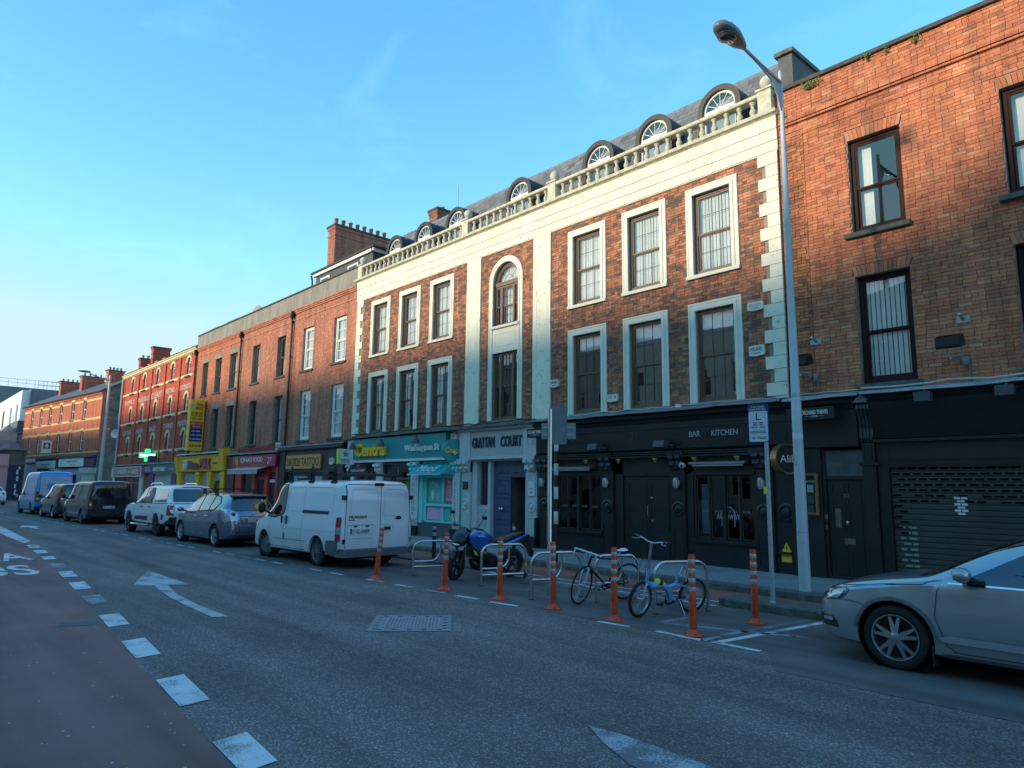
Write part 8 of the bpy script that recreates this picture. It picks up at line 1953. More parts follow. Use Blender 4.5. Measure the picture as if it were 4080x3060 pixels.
part('rear_bumper', MB().prism(round_poly([(4.95, -.9), (5.35, -.86), (5.42, -.7), (5.42, .7), (5.35, .86), (4.95, .9)], .05), .46, .72, 'z'), PLAST, c.root, 40); part('underbody', MB().box(.8, 5, -.7, .7, .36, .5), WELL, c.root)
c.place(-31.75, 8.58, math.radians(2.0))
# ---------------------------------------------------------------- vans further off
def van_shape(L, H, nose=.0, W=.95):
 return dict(L=L, n=70, top=[(0, .68), (.06, .82), (.18, .95), (.5, 1.06), (.8, 1.14), (1.05, 1.3), (1.35, H*.8), (1.62, H*.93), (1.85, H*.975), (2.2, H*.99), (3.0, H), (L-.3, H*.995), (L-.1, H*.97), (L-.03, H*.9), (L, H*.82)],
   belt=[(0, .62), (.2, .85), (.8, 1.0), (1.3, 1.1), (L-.2, 1.15), (L, 1.1)], w=[(0, W*.68), (.05, W*.8), (.15, W*.9), (.4, W*.96), (.9, W), (L-.4, W), (L-.1, W*.97), (L-.03, W*.94), (L, W*.9)],
   wr=[(0, W*.6), (.3, W*.75), (1.2, W*.84), (1.8, W*.84), (L-.3, W*.84), (L, W*.78)], bot=[(0, .34), (.15, .26), (.5, .23), (L-.3, .25), (L-.1, .32), (L, .36)], inset=.03, rr=.12, crown=.02)
def far_van(label, L, H, paint, W, R=.33, glass='rear', plate=None, tail=None, stripes=True, name='panel_van', mcol=None, wx=(.92,), roof=None, rim=STEELR):
 S = van_shape(L, H, W=W); wh = [.92, L-1.05]
 c = Car(name, label, 'van', S, paint, wheels=wh, R=R)
 for x in wh:
  for sd in 'LR': c.wheel(x, sd, rim=rim, spokes=7, style='thin', rr=.66)
 zt = H*.9
 for sd in 'LR':
  c.panel('side_window', round_poly([(1.08, 1.12), (1.4, H*.78), (1.66, zt), (2.05, zt+.0), (2.08, 1.14)], .05), sd, CGLASS, off=.006)
  if glass == 'all':
   c.panel('side_window', round_poly([(2.2, 1.15), (2.18, zt), (3.1, zt), (3.1, 1.15)], .05), sd, CGLASS, off=.006); c.panel('side_window', round_poly([(3.2, 1.15), (3.2, zt), (L-.35, zt), (L-.3, 1.15)], .05), sd, CGLASS, off=.006)
  c.line([(2.12, zt), (2.14, .35)], sd); c.line([(3.15, zt), (3.15, .35)], sd); c.line([(1.3, .9), (1.35, .35)], sd); c.handle(2.0, 1.0, sd, .14, PLAST); c.handle(2.28, 1.0, sd, .14, PLAST)
  c.panel('taillight', round_poly([(L-.2, .7 if not tail else tail[0]), (L-.2, 1.1 if not tail else tail[1]), (L-.05, 1.1 if not tail else tail[1]), (L-.05, .7 if not tail else tail[0])], .02), sd, REDL, off=.01, grid=.05)
  c.panel('headlight', round_poly([(.05, .72), (.12, .88), (.45, .98), (.42, .86)], .03), sd, CLENS, off=.008); c.mirror(1.15, 1.1, mcol or PLAST, sd, (.2, .2, .26), .1)
  if stripes: c.line([(1.4, .48), (L-1.5, .48)], sd, .03, CHROME, .01, 'chrome_strip')
 c.panel('windscreen', round_poly([(-W*.84, 1.16), (-W*.76, H*.9), (W*.76, H*.9), (W*.84, 1.16)], .06), 'F', CGLASS)
 if glass in ('rear', 'all'):
  for a, b in ((-W*.84, -.05), (.05, W*.84)): c.panel('rear_window', round_poly([(a, 1.18), (a*.98, H*.88), (b*.98, H*.88), (b, 1.18)], .06), 'B', CGLASS, off=.008)
 t0, t1 = tail or (.72, 1.05)
 for sg in (-1, 1):
  c.panel('taillight', round_poly([(sg*W*.8, t0), (sg*W*.8, t1), (sg*W*.93, t1), (sg*W*.93, t0)], .02), 'B', REDL, off=.014, grid=.05); c.panel('reverse_lens', round_poly([(sg*W*.81, t0+.12), (sg*W*.81, t0+.24), (sg*W*.92, t0+.24), (sg*W*.92, t0+.12)], .02), 'B', CLENS, off=.02, grid=.05)
 c.line([(0, H*.92), (0, .45)], 'B', .012, off=.006); c.panel('rear_bumper', round_poly([(-W*.95, .3), (-W*.95, .48), (W*.95, .48), (W*.95, .3)], .03), 'B', PLAST, off=.03)
 if plate: c.plate(plate, 0.0 if glass != 'all' else -.1, .78, off=.02)
 part('underbody', MB().box(.6, L-.3, -W*.7, W*.7, .18, .28), WELL, c.root)
 return c
BKP = car_paint('black_van_paint', (.012, .013, .016), .3, .22, .25)
c = far_van('black passenger van with dark rear glass and a white licence plate, behind the white pickup', 4.9, 1.97, BKP, .95, glass='all', plate='05 W 402')
part('emblem', MB().lathe([(0, .02), (.05, .015), (.055, 0)], (4.87, 0, .98), 12, 'x'), mat('dark_red_lens', (.06, .01, .012), .2), c.root); part('badge_strip', MB().box(4.87, 4.885, -.75, -.4, .66, .685), CHROME, c.root)
c.place(-41.25, 8.1, math.radians(2.2))
DGP = car_paint('charcoal_paint_car', (.022, .026, .034), .4, .25, .2)
S = dict(L=4.42, n=60, top=[(0, .6), (.06, .74), (.2, .88), (.6, 1.0), (.95, 1.08), (1.3, 1.3), (1.7, 1.6), (2.0, 1.74), (2.6, 1.82), (3.8, 1.8), (4.1, 1.76), (4.25, 1.55), (4.36, 1.1), (4.42, .7)],
   belt=[(0, .56), (.2, .78), (.9, .96), (3, 1.05), (4.2, 1.1), (4.42, .66)], w=[(0, .62), (.05, .74), (.15, .82), (.4, .88), (.9, .915), (3.8, .91), (4.2, .86), (4.38, .76), (4.42, .66)],
   wr=[(0, .5), (.4, .7), (1, .78), (1.8, .7), (3.8, .68), (4.2, .66), (4.42, .55)], bot=[(0, .3), (.2, .22), (4, .22), (4.42, .36)], inset=.03, rr=.12, crown=.02)
c = Car('compact_people_carrier', 'black compact people carrier with tall pillar taillights between the black van and the blue van', 'car', S, DGP, wheels=[.88, 3.54], R=.33)
for wx in (.88, 3.54):
 for sd in 'LR': c.wheel(wx, sd, spokes=5, style='double', rr=.68)
for sd in 'LR':
 c.panel('side_window', round_poly([(1.15, 1.05), (1.6, 1.4), (1.95, 1.64), (2.3, 1.72), (2.32, 1.1)], .04), sd, CGLASS, off=.006); c.panel('side_window', round_poly([(2.42, 1.1), (2.42, 1.72), (3.3, 1.72), (3.35, 1.14)], .04), sd, CGLASS, off=.006); c.panel('side_window', round_poly([(3.45, 1.15), (3.45, 1.7), (3.9, 1.66), (4.0, 1.3), (3.95, 1.2)], .04), sd, CGLASS, off=.006)
 c.line([(2.38, 1.05), (2.38, .3)], sd); c.line([(1.2, .9), (1.25, .3)], sd); c.line([(3.3, 1.0), (3.0, .3)], sd); c.line([(1.4, .42), (3.0, .42)], sd, .02, CHROME, .01, 'chrome_strip'); c.handle(2.2, .95, sd); c.mirror(1.3, 1.03, PLAST, sd, (.2, .2, .2), .1)
 c.panel('headlight', round_poly([(.05, .66), (.1, .8), (.5, .94), (.45, .8)], .03), sd, CLENS, off=.008); c.panel('taillight', round_poly([(4.12, .95), (4.08, 1.62), (4.2, 1.6), (4.33, 1.05)], .03), sd, REDL, off=.012, grid=.05)
c.panel('windscreen', round_poly([(-.74, 1.12), (-.64, 1.66), (.64, 1.66), (.74, 1.12)], .06), 'F', CGLASS); c.panel('rear_window', round_poly([(-.56, 1.15), (-.54, 1.62), (.54, 1.62), (.56, 1.15)], .06), 'B', CGLASS, off=.008)
for sg in (-1, 1): c.panel('taillight', round_poly([(sg*.62, .9), (sg*.60, 1.6), (sg*.68, 1.58), (sg*.76, .95)], .03), 'B', REDL, off=.014, grid=.05); c.panel('reverse_lens', round_poly([(sg*.62, 1.0), (sg*.62, 1.15), (sg*.70, 1.15), (sg*.72, 1.0)], .03), 'B', CLENS, off=.02, grid=.05)
c.panel('rear_bumper', round_poly([(-.74, .36), (-.76, .55), (.76, .55), (.74, .36)], .03), 'B', PLAST, off=.012)
c.place(-47.05, 7.95, math.radians(2.2))
BLP = car_paint('bright_blue_paint', (.03, .28, .72), .1, .25, .2)
c = far_van('blue and white delivery van with a bird emblem, farthest in the row of parked vehicles', 5.3, 2.5, BLP, .99, glass='none', tail=(.75, 1.35))
c.panel('white_rear_panel', round_poly([(-.78, 1.1), (-.78, 2.2), (.78, 2.2), (.78, 1.1)], .08), 'B', mat('pale_blue_white', (.45, .55, .62), .4), off=.01)
b = MB(); x = 5.32
b.add([(x, y, z) for y, z in ((-.5, 1.75), (-.38, 1.72), (-.42, 1.9), (-.3, 1.76), (-.22, 1.92), (-.18, 1.74), (-.02, 1.86), (-.12, 1.66), (-.02, 1.55), (-.2, 1.5), (-.3, 1.36), (-.34, 1.5), (-.5, 1.48), (-.4, 1.6))], [tuple(range(14))]); part('bird_emblem', b, BLP, c.root, fixn=False)
c.panel('side_panel', round_poly([(2.2, 1.2), (2.2, 2.1), (4.9, 2.1), (4.9, 1.2)], .08), 'L', mat('pale_blue_white', (.45, .55, .62), .4), off=.01)
part('roof_beacon_mount', MB().box(2.6, 3.0, -.3, .3, 2.5, 2.58), PLAST, c.root)
c.place(-53.6, 7.85, math.radians(2.2))
WCP = car_paint('small_white_paint', (.74, .76, .78), 0, .28, .1)
S = dict(L=4.1, n=50, top=[(0, .55), (.1, .72), (.9, .98), (1.5, 1.32), (2, 1.45), (3.2, 1.43), (3.8, 1.1), (4.0, .95), (4.1, .7)], belt=[(0, .5), (.9, .88), (3.8, .98), (4.1, .65)], w=[(0, .58), (.15, .78), (.7, .86), (3.5, .86), (3.95, .78), (4.1, .6)], wr=[(0, .5), (.9, .72), (1.8, .6), (3.2, .58), (4.1, .5)], bot=[(0, .3), (.3, .2), (3.8, .2), (4.1, .35)], inset=.03, rr=.12)
c = Car('small_car', 'white car half out of view at the far left edge of the road', 'car', S, WCP, wheels=[.8, 3.3], R=.31)
for wx in (.8, 3.3):
 for sd in 'LR': c.wheel(wx, sd, spokes=5, rr=.65)
for sd in 'LR': c.panel('side_window', round_poly([(1.2, .95), (1.7, 1.3), (3.0, 1.35), (3.4, 1.05)], .05), sd, CGLASS); c.panel('taillight', round_poly([(3.7, .8), (3.7, 1.0), (3.95, .95), (3.98, .8)], .03), sd, REDL, off=.01)
c.panel('windscreen', round_poly([(-.6, 1.0), (-.5, 1.38), (.5, 1.38), (.6, 1.0)], .06), 'F', CGLASS); c.panel('rear_window', round_poly([(-.52, 1.08), (-.48, 1.36), (.48, 1.36), (.52, 1.08)], .06), 'B', CGLASS)
for sg in (-1, 1): c.panel('taillight', round_poly([(sg*.5, .78), (sg*.48, .98), (sg*.66, .98), (sg*.64, .8)], .03), 'B', REDL, off=.012)
c.place(-74.3, 7.4, math.radians(2))
# ================================================================ STREET FURNITURE
ORG_ = mat('bollard_orange', (.76, .09, .025), .5, var=.15, vscale=9, stain=.45); REFL = mat('reflective_band', (.42, .45, .50), .3, .2, var=.1)
STAIN = mat('stainless_tube', (.60, .60, .60), .24, .95, var=.06); GALV = mat('galvanised_pole', (.42, .45, .48), .5, .35, var=.12, vscale=7)
BPOST = mat('black_post', (.014, .014, .016), .4)
def make_bollard():
 t = lroot('flexible_bollard', 'x', 'bollard', 'orange flexible bollards along the cycle stands')
 part('base_flare', MB().lathe([(.0, .0), (.135, .0), (.135, .012), (.10, .03), (.07, .055), (.058, .08), (.0, .08)], (0,0,0), 24).box(-.0, .0001, 0, .0001, 0, .0001), ORG_, t, 40)
 pr = [(.0, .075), (.056, .075)]; z = .08
 while z < .40: pr += [(.056, z), (.046, z+.006), (.046, z+.016), (.056, z+.022)]; z += .024
 pr += [(.049, .42), (.046, .6), (.046, 1.03), (.043, 1.048), (.03, 1.05), (0, 1.05)]
 part('post', MB().lathe(pr, (0,0,0), 20), ORG_, t, 35)
 for z0 in (.565, .685, .81, .93): part('reflective_band', MB().lathe([(.0462, z0), (.0474, z0+.002), (.0474, z0+.058), (.0462, z0+.06)], (0,0,0), 20), REFL, t, 40)
 b = MB()
 for k in range(4): a = PI/4+k*PI/2; b.lathe([(.012, .02), (.012, .034), (0, .036)], (.105*math.cos(a), .105*math.sin(a), 0), 6)
 part('bolt', b, IRON, t, kind='stuff')
 return t
B0 = make_bollard()
bl = [(-12.8, 7.97, 'leaning orange bollard just behind the rear bumper of the white van', (.02, .14)), (-10.68, 8.15, 'orange bollard in front of the motorcycle front wheel', (0, .03)), (-9.2, 8.23, 'orange bollard before the second cycle stand, in front of the motorcycle seat', (.0, .01)),
  (-7.96, 8.28, 'orange bollard just right of the stainless signal pole', (0, 0)), (-6.71, 8.28, 'orange bollard before the bicycle with the white saddle', (0, -.01)), (-5.36, 8.26, 'nearest and largest orange bollard, before the blue folding bicycle', (.0, -.015)), (-5.25, 9.72, 'orange bollard set back beside the loading bay sign post', (.01, 0))]
for i, (x, y, l, tl) in enumerate(bl):
 o = B0 if i == 0 else copy_tree(B0)
 o.location = (x, y, ZR+.004); o.rotation_euler = (-tl[0]+(i*7 % 5-2)*.008, tl[1]+(i*5 % 7-3)*.007, random.random()*.6 if i else 0); o['label'] = l
def make_rack(bar, label, flip=False):
 t = lroot('cycle_stand', label, 'cycle stand', 'steel cycle stands beside the parking bay')
 def arc(cx, cz, r, a0, a1, n=8): return [(0, cx+r*math.cos(a0+(a1-a0)*i/n), cz+r*math.sin(a0+(a1-a0)*i/n)) for i in range(n+1)]
 H_ = .78; L_ = .98; r = .2
 part('hoop', MB().tube([(0, 0, -.02), (0, 0, .3)]+arc(r, H_-r, r, PI, PI/2)+[(0, L_/2, H_)]+arc(L_-r, H_-r, r, PI/2, 0)+[(0, L_, .3), (0, L_, -.02)], .024, 12), STAIN, t, 60)
 part('inner_loop', MB().tube([(0, .60, H_), (0, .60, .62)]+arc(.36, .56, .24, 0, -PI/2)[1:]+[(0, .2, .32), (0, 0, .32)], .02, 10), STAIN, t, 60)
 if bar: part('cross_bar', MB().tube([(0, 0, .2), (0, L_, .2)], .022, 10), STAIN, t, 60)
 part('foot_plate', MB().lathe([(.05, 0), (.05, .006), (.0, .007)], (0, 0, 0), 12), IRON, t); part('foot_plate', MB().lathe([(.05, 0), (.05, .006), (0, .007)], (0, L_, 0), 12), IRON, t)
 return t
def rot_to(x0, y0, x1, y1): return math.atan2(-(x1-x0), (y1-y0))
R1 = make_rack(True, 'steel cycle stand leaning outward, leftmost, between van and motorcycle'); R1.location = (-12.77, 8.88, ZR+.004); R1.rotation_euler = (0, 0, rot_to(-12.77, 8.88, -12.36, 9.77)); R1.rotation_euler.x = 0; R1.scale = (1, 1, .93); R1.rotation_euler.y = .0
for (x0, y0, x1, y1, l) in ((-10.66, 9.04, -10.36, 9.99, 'steel cycle stand directly before the motorcycle, with a low cross bar and yellow tape'),):
 o = copy_tree(R1, (x0, y0, ZR+.004), rot_to(x0, y0, x1, y1), l); o.scale = (1, 1, 1)
 tp = part('tape_band', MB().lathe([(.0255, .36), (.0255, .40)], (0, .98, 0), 12), mat('warning_yellow', (.78, .62, .03), .5), None); tp.parent = o
 lk = MB()
 for i in range(5): lk.tube([(.03*math.cos(a)+.0, .97+.035*math.sin(a), .13+.02*i+.03*math.sin(a+i)) for a in [2*PI*k/8 for k in range(9)]], .012, 6)
 lk = part('cable_lock', lk, BPOST, None); lk.parent = o
R3 = make_rack(False, 'steel cycle stand half hidden behind the stainless signal pole'); R3.location = (-8.86, 8.66, ZR+.004); R3.rotation_euler = (0, 0, rot_to(-8.86, 8.66, -8.55, 9.58))
o = copy_tree(R3, (-7.93, 9.3, ZR+.004), rot_to(-7.93, 9.3, -7.55, 9.93), 'steel cycle stand with the white saddled bicycle against it'); o.scale = (1, .78, 1)
copy_tree(R3, (-6.64, 9.2, ZR+.004), rot_to(-6.64, 9.2, -6.3, 10.05), 'rightmost steel cycle stand, behind the blue folding bicycle')
# black pavement bollards
def make_black():
 t = lroot('black_bollard', 'black bollard with two silver bands left of the motorcycle', 'bollard', 'black bollards with silver bands')
 part('post', MB().lathe([(0, 0), (.05, 0), (.05, .88), (.045, .9), (0, .9)], (0,0,0), 16), BPOST, t, 40)
 for z in (.60, .76): part('silver_band', MB().lathe([(.0505, z), (.052, z+.004), (.052, z+.085), (.0505, z+.09)], (0,0,0), 16), REFL, t, 40)
 b = MB().lathe([(.0, .0), (.085, .0), (.085, .01), (.055, .04), (0, .04)], (0,0,0), 16)
 for k in range(4): a = k*PI/2+.4; b.box(.1*math.cos(a)-.02, .1*math.cos(a)+.02, .1*math.sin(a)-.02, .1*math.sin(a)+.02, 0, .02)
 part('base', b, IRON, t, 30, kind='stuff')
 return t
BB = make_black(); BB.location = (-14.6, 10.78, -.05)
copy_tree(BB, (-13.75, 12.78, -.08), 0.3, 'black bollard mostly hidden behind the motorcycle, before the blue door')
# lamp post
LP = root('street_lamp', (-5.85, 12.66, PZ), 'tall pale grey street lamp post in front of the black bar', 'street lamp')
part('post', MB().lathe([(.107, -.01), (.103, .3), (.096, 2.0), (.088, 3.6), (.082, 3.62), (.068, 5.5), (.052, 8.6), (.05, 8.62), (.044, 8.7), (.038, 10.2), (.03, 10.24), (0, 10.25)], (-5.85, 12.66, 0), 28), mat('pale_pole_paint', (.50, .54, .58), .5, .1, var=.06, vscale=2.5, stain=.25), LP, 30)
part('weld_ring', MB().lathe([(.1, 1.05), (.103, 1.06), (.1, 1.07)], (-5.85, 12.66, 0), 24).lathe([(.09, 3.55), (.094, 3.6), (.088, 3.64)], (-5.85, 12.66, 0), 24), GALV, LP, 30)
part('bracket_arm', MB().tube([(-5.85, 12.62, 9.98), (-5.85, 12.2, 9.99), (-5.85, 11.7, 10.02), (-5.85, 11.05, 10.07)], [.045, .04, .035, .03], 10).prism([(12.6, 9.35), (12.6, 9.95), (11.6, 10.0), (12.3, 9.86), (12.5, 9.62)], -5.86, -5.84, 'x'), GALV, LP, 40)
hd = MB(); rings = []; n = 20
for t_, wd, zt, zb in ((0, .05, 10.11, 10.03), (.08, .09, 10.15, 10.02), (.22, .13, 10.20, 9.98), (.45, .185, 10.24, 9.985), (.68, .19, 10.235, 9.99), (.85, .15, 10.2, 10.0), (.94, .09, 10.15, 10.03), (.97, .02, 10.1, 10.07)):
 rings.append([(-5.85+wd*math.cos(2*PI*k/n), 11.22-t_, ((zt-10.07)*math.sin(2*PI*k/n) if math.sin(2*PI*k/n) > 0 else (10.07-zb)*math.sin(2*PI*k/n))+10.07) for k in range(n)])
hd.add([v for R_ in rings for v in R_], [(i*n+k, i*n+(k+1) % n, (i+1)*n+(k+1) % n, (i+1)*n+k) for i in range(len(rings)-1) for k in range(n)]+[tuple(range(n)), tuple((len(rings)-1)*n+k for k in range(n))])
lh = part('lamp_head', hd, mat('lamp_head_grey', (.20, .21, .22), .45, .2), LP, 50)
b = MB().lathe([(.15, .0), (.145, -.03), (.11, -.055), (0, -.065)], (0,0,0), 24); b.v = [(v[0]-5.85, v[1]*1.35+10.62, v[2]+9.995) for v in b.v]; part('glass_bowl', b, mat('smoked_bowl', (.10, .11, .13), .08, .2, coat=1, var=.3, vscale=12), lh, 60)
b = MB().lathe([(.165, .01), (.165, -.012), (.148, -.012), (.148, .01)], (0,0,0), 24); b.v = [(v[0]-5.85, v[1]*1.35+10.62, v[2]+9.995) for v in b.v]; part('bowl_rim', b, mat('lamp_head_dark', (.07, .075, .08), .5), lh, 60)
b = MB().box(-5.9, -5.86, 12.545, 12.56, 2.28, 2.5); part('number_label', b, MENUW, LP)
for i, s in enumerate('24463'): lettering(s, -5.895, -5.872, 2.45-i*.04, 2.475-i*.04, 12.543, BLK, LP, .001)
part('white_tape', MB().lathe([(.095, 2.78), (.094, 2.86)], (-5.85, 12.66, 0), 20), MENUW, LP)
# loading bay sign
SP = root('parking_sign', (-5.6, 10.93, .0), 'loading bay sign with blue header on a thin galvanised post', 'sign')
part('post', MB().lathe([(.036, 0), (.036, 3.2), (0, 3.21)], (-5.6, 10.95, .0), 14), GALV, SP, 40)
Msp = Matrix.Translation((-5.7, 10.9, 0)) @ Matrix.Rotation(math.radians(12), 4, 'Z')
def lpart(name, mb, m, par, **k): mb.xf(Msp); return part(name, mb, m, par, **k)
sb = lpart('sign_plate', MB().prism(round_poly([(-.17, 2.6), (-.17, 3.25), (.17, 3.25), (.17, 2.6)], .04), -.012, 0), mat('sign_navy2', (.012, .035, .16), .4), SP)
lpart('white_face', MB().prism(round_poly([(-.155, 2.615), (-.155, 3.13), (.155, 3.13), (.155, 2.615)], .03), -.016, -.012), mat('sign_face', (.62, .66, .70), .4), SP)
BLUEP = mat('sign_navy2', (.012, .035, .16), .4)
for s, a, b_, c_, d, m_ in (('Cuas Lodala', -.11, .11, 3.19, 3.225, SGW), ('LOADING BAY', -.14, .14, 3.145, 3.178, SGW), ('L', -.035, .045, 2.98, 3.1, BLK), ('Luan - Sath.', -.085, .085, 2.925, 2.95, BLK), ('MON. - SAT.', -.085, .085, 2.885, 2.912, BLK), ('08.30 - 18.30', -.115, .115, 2.842, 2.87, BLK),
      ('Feithicli Trachtala Amhain', -.12, .12, 2.785, 2.8, BLK), ('COMMERCIAL VEHICLES ONLY', -.13, .13, 2.76, 2.775, BLK), ('30', -.11, -.05, 2.66, 2.695, BLK), ('MINUTES ONLY', -.03, .12, 2.662, 2.68, BLK), ('Noimead Amhain', -.03, .12, 2.69, 2.702, BLK)):
 lpart('lettering', fit_text(s, a, b_, c_, d, -.019, .003), m_, SP, fixn=False)
part('yellow_sticker', MB().box(-5.66, -5.6, 10.908, 10.912, 1.75, 1.87), mat('sticker_yellow', (.75, .8, .05), .5), SP)
part('post_collar', MB().lathe([(.05, 0), (.045, .03), (.037, .04)], (-5.6, 10.95, .0), 14), GALV, SP)
# stainless signal pole with sign backs, and the striped pole
TP = root('signal_pole', (-8.93, 9.19, ZR), 'shiny stainless pole carrying the grey backs of road signs', 'sign pole')
part('post', MB().lathe([(.045, 0), (.045, 1.9), (.043, 1.905), (.043, 3.38), (0, 3.39)], (-8.93, 9.19, ZR), 20), STAIN, TP, 40)
SBK = mat('sign_back_grey', (.17, .19, .21), .5, .1, var=.1); SBK2 = mat('sign_back_light', (.26, .30, .33), .5, .3, var=.1)
Mtp = Matrix.Translation((-8.80, 9.27, 0)) @ Matrix.Rotation(math.radians(38), 4, 'Z')
b = MB().prism(round_poly([(-.16, 2.6), (-.16, 3.32), (.16, 3.32), (.16, 2.6)], .05), 0, .03); b.xf(Mtp); part('tall_sign_back', b, SBK, TP)
b = MB().prism(round_poly([(-.32, 2.7), (-.32, 3.0), (.32, 3.0), (.32, 2.7)], .02), .035, .06); b.xf(Mtp); part('wide_sign_back', b, SBK2, TP)
b = MB().box(-.3, .3, .02, .036, 2.76, 2.79).box(-.3, .3, .02, .036, 2.9, 2.93); b.xf(Mtp); part('sign_channel', b, GALV, TP)
BWP = root('striped_pole', (-12.05, 12.62, PZ), 'black and white banded signal pole at the kerb before the bar', 'pole')
part('post', MB().lathe([(.055, 0), (.055, 3.1), (0, 3.12)], (-12.05, 12.62, 0), 18), BPOST, BWP, 40)
for z0, z1 in ((2.72, 2.91), (2.12, 2.41), (1.53, 1.83), (.92, 1.23)): part('white_band', MB().lathe([(.0552, z0), (.057, z0+.004), (.057, z1-.004), (.0552, z1)], (-12.05, 12.62, 0), 18), mat('dirty_white_band', (.6, .62, .56), .5, var=.15), BWP, 40)
# far lamp post at the side street
FP = root('street_lamp', (-59.2, 12.6, PZ), 'distant pale street lamp post beside the grey gable of the corner house', 'street lamp')
part('post', MB().lathe([(.16, 0), (.15, 3), (.1, 7), (.07, 9.9), (0, 9.92)], (-59.2, 12.6, 0), 16), mat('pale_pole_paint', (.50, .54, .58), .5), FP, 40)
part('bracket_arm', MB().tube([(-59.2, 12.6, 9.5), (-59.2, 11.9, 9.65), (-59.2, 11.2, 9.9)], [.05, .045, .04], 8), GALV, FP, 40)
b = MB().lathe([(.03, -.45), (.14, -.2), (.19, .1), (.14, .35), (.03, .45)], (0,0,0), 12, 'y'); b.v = [(v[0]-59.2, v[1]+10.85, v[2]*.5+10.0) for v in b.v]; part('lamp_head', b, mat('lamp_head_grey', (.20, .21, .22), .45), FP, 60)
# little plants rooted in the parapet
def tuft(x, z, w_, n, label, hang=.1):
 rnd = random.Random(int(x*100)); mb = MB()
 for i in range(n):
  cx = x+rnd.gauss(0, w_*.35); cz = z+rnd.uniform(-hang, .06); cy = FY-.04-rnd.random()*.09; s = rnd.uniform(.015, .03)
  a = rnd.random()*PI; b_ = rnd.uniform(-1, 1)
  u = Vector((math.cos(a), b_*.5, math.sin(a))).normalized()*s; v = Vector((-math.sin(a), rnd.uniform(-1, 1), math.cos(a))).normalized()*s*.6; c_ = Vector((cx, cy, cz))
  mb.add([c_-u, c_-v, c_+u, c_+v], [(0,1,2,3)])
 for i in range(5): mb.tube([(x+rnd.gauss(0, w_*.2), FY, z), (x+rnd.gauss(0, w_*.3), FY-.08, z+rnd.uniform(-hang, .04))], .004, 4)
 R_ = root('wall_plant', (x, FY-.05, z), label, 'plant', 'small green plants growing from the red brick parapet')
 part('leaves', mb, mat('leaf_green', (.12, .2, .035), .6, var=.35, vscale=30), R_, kind='stuff', fixn=False)
tuft(-6.25, 11.17, .3, 170, 'largest green tuft on the parapet, near the lamp head end of the wall'); tuft(-5.0, 11.25, .12, 45, 'small green tuft under the coping, second from the left'); tuft(-4.6, 11.25, .08, 25, 'tiny green tuft under the coping, third from the left'); tuft(-4.05, 11.2, .12, 45, 'small green tuft under the coping near the top right corner'); tuft(-6.95, 10.72, .14, 70, 'green tuft in the brick moulding right beside the lamp post', .2)
# ================================================================ BICYCLES
BTYRE = mat('bike_tyre', (.012, .012, .013), .8); SPK = mat('spoke_steel', (.5, .5, .52), .3, .9, var=0); BBLK = mat('bike_black', (.010, .010, .012), .35)
def bike_wheel(par, x, z, R, tw, rimm, M=None, spokes=28, name='wheel'):
 n = 40; t = MB().tube([(x+(R-tw)*math.cos(2*PI*i/n), 0, z+(R-tw)*math.sin(2*PI*i/n)) for i in range(n)], tw, 8, closed=True)
 if M: t.xf(M)
 w_ = part(name, t, BTYRE, par, 60)
 r_ = MB().tube([(x+(R-tw*2.2)*math.cos(2*PI*i/n), 0, z+(R-tw*2.2)*math.sin(2*PI*i/n)) for i in range(n)], tw*.6, 6, closed=True)
 if M: r_.xf(M)
 part('rim', r_, rimm, w_, 60)
 s_ = MB()
 for i in range(spokes):
  a = 2*PI*i/spokes; a2 = a+(.5 if i % 2 else -.5); y = .025 if i % 4 < 2 else -.025
  s_.tube([(x+.018*math.cos(a2), y, z+.018*math.sin(a2)), (x+(R-tw*2)*math.cos(a), 0, z+(R-tw*2)*math.sin(a))], .0014, 4)
 s_.tube([(x, -.045, z), (x, .045, z)], .02, 10)
 if M: s_.xf(M)
 part('spokes', s_, SPK, w_)
 return w_
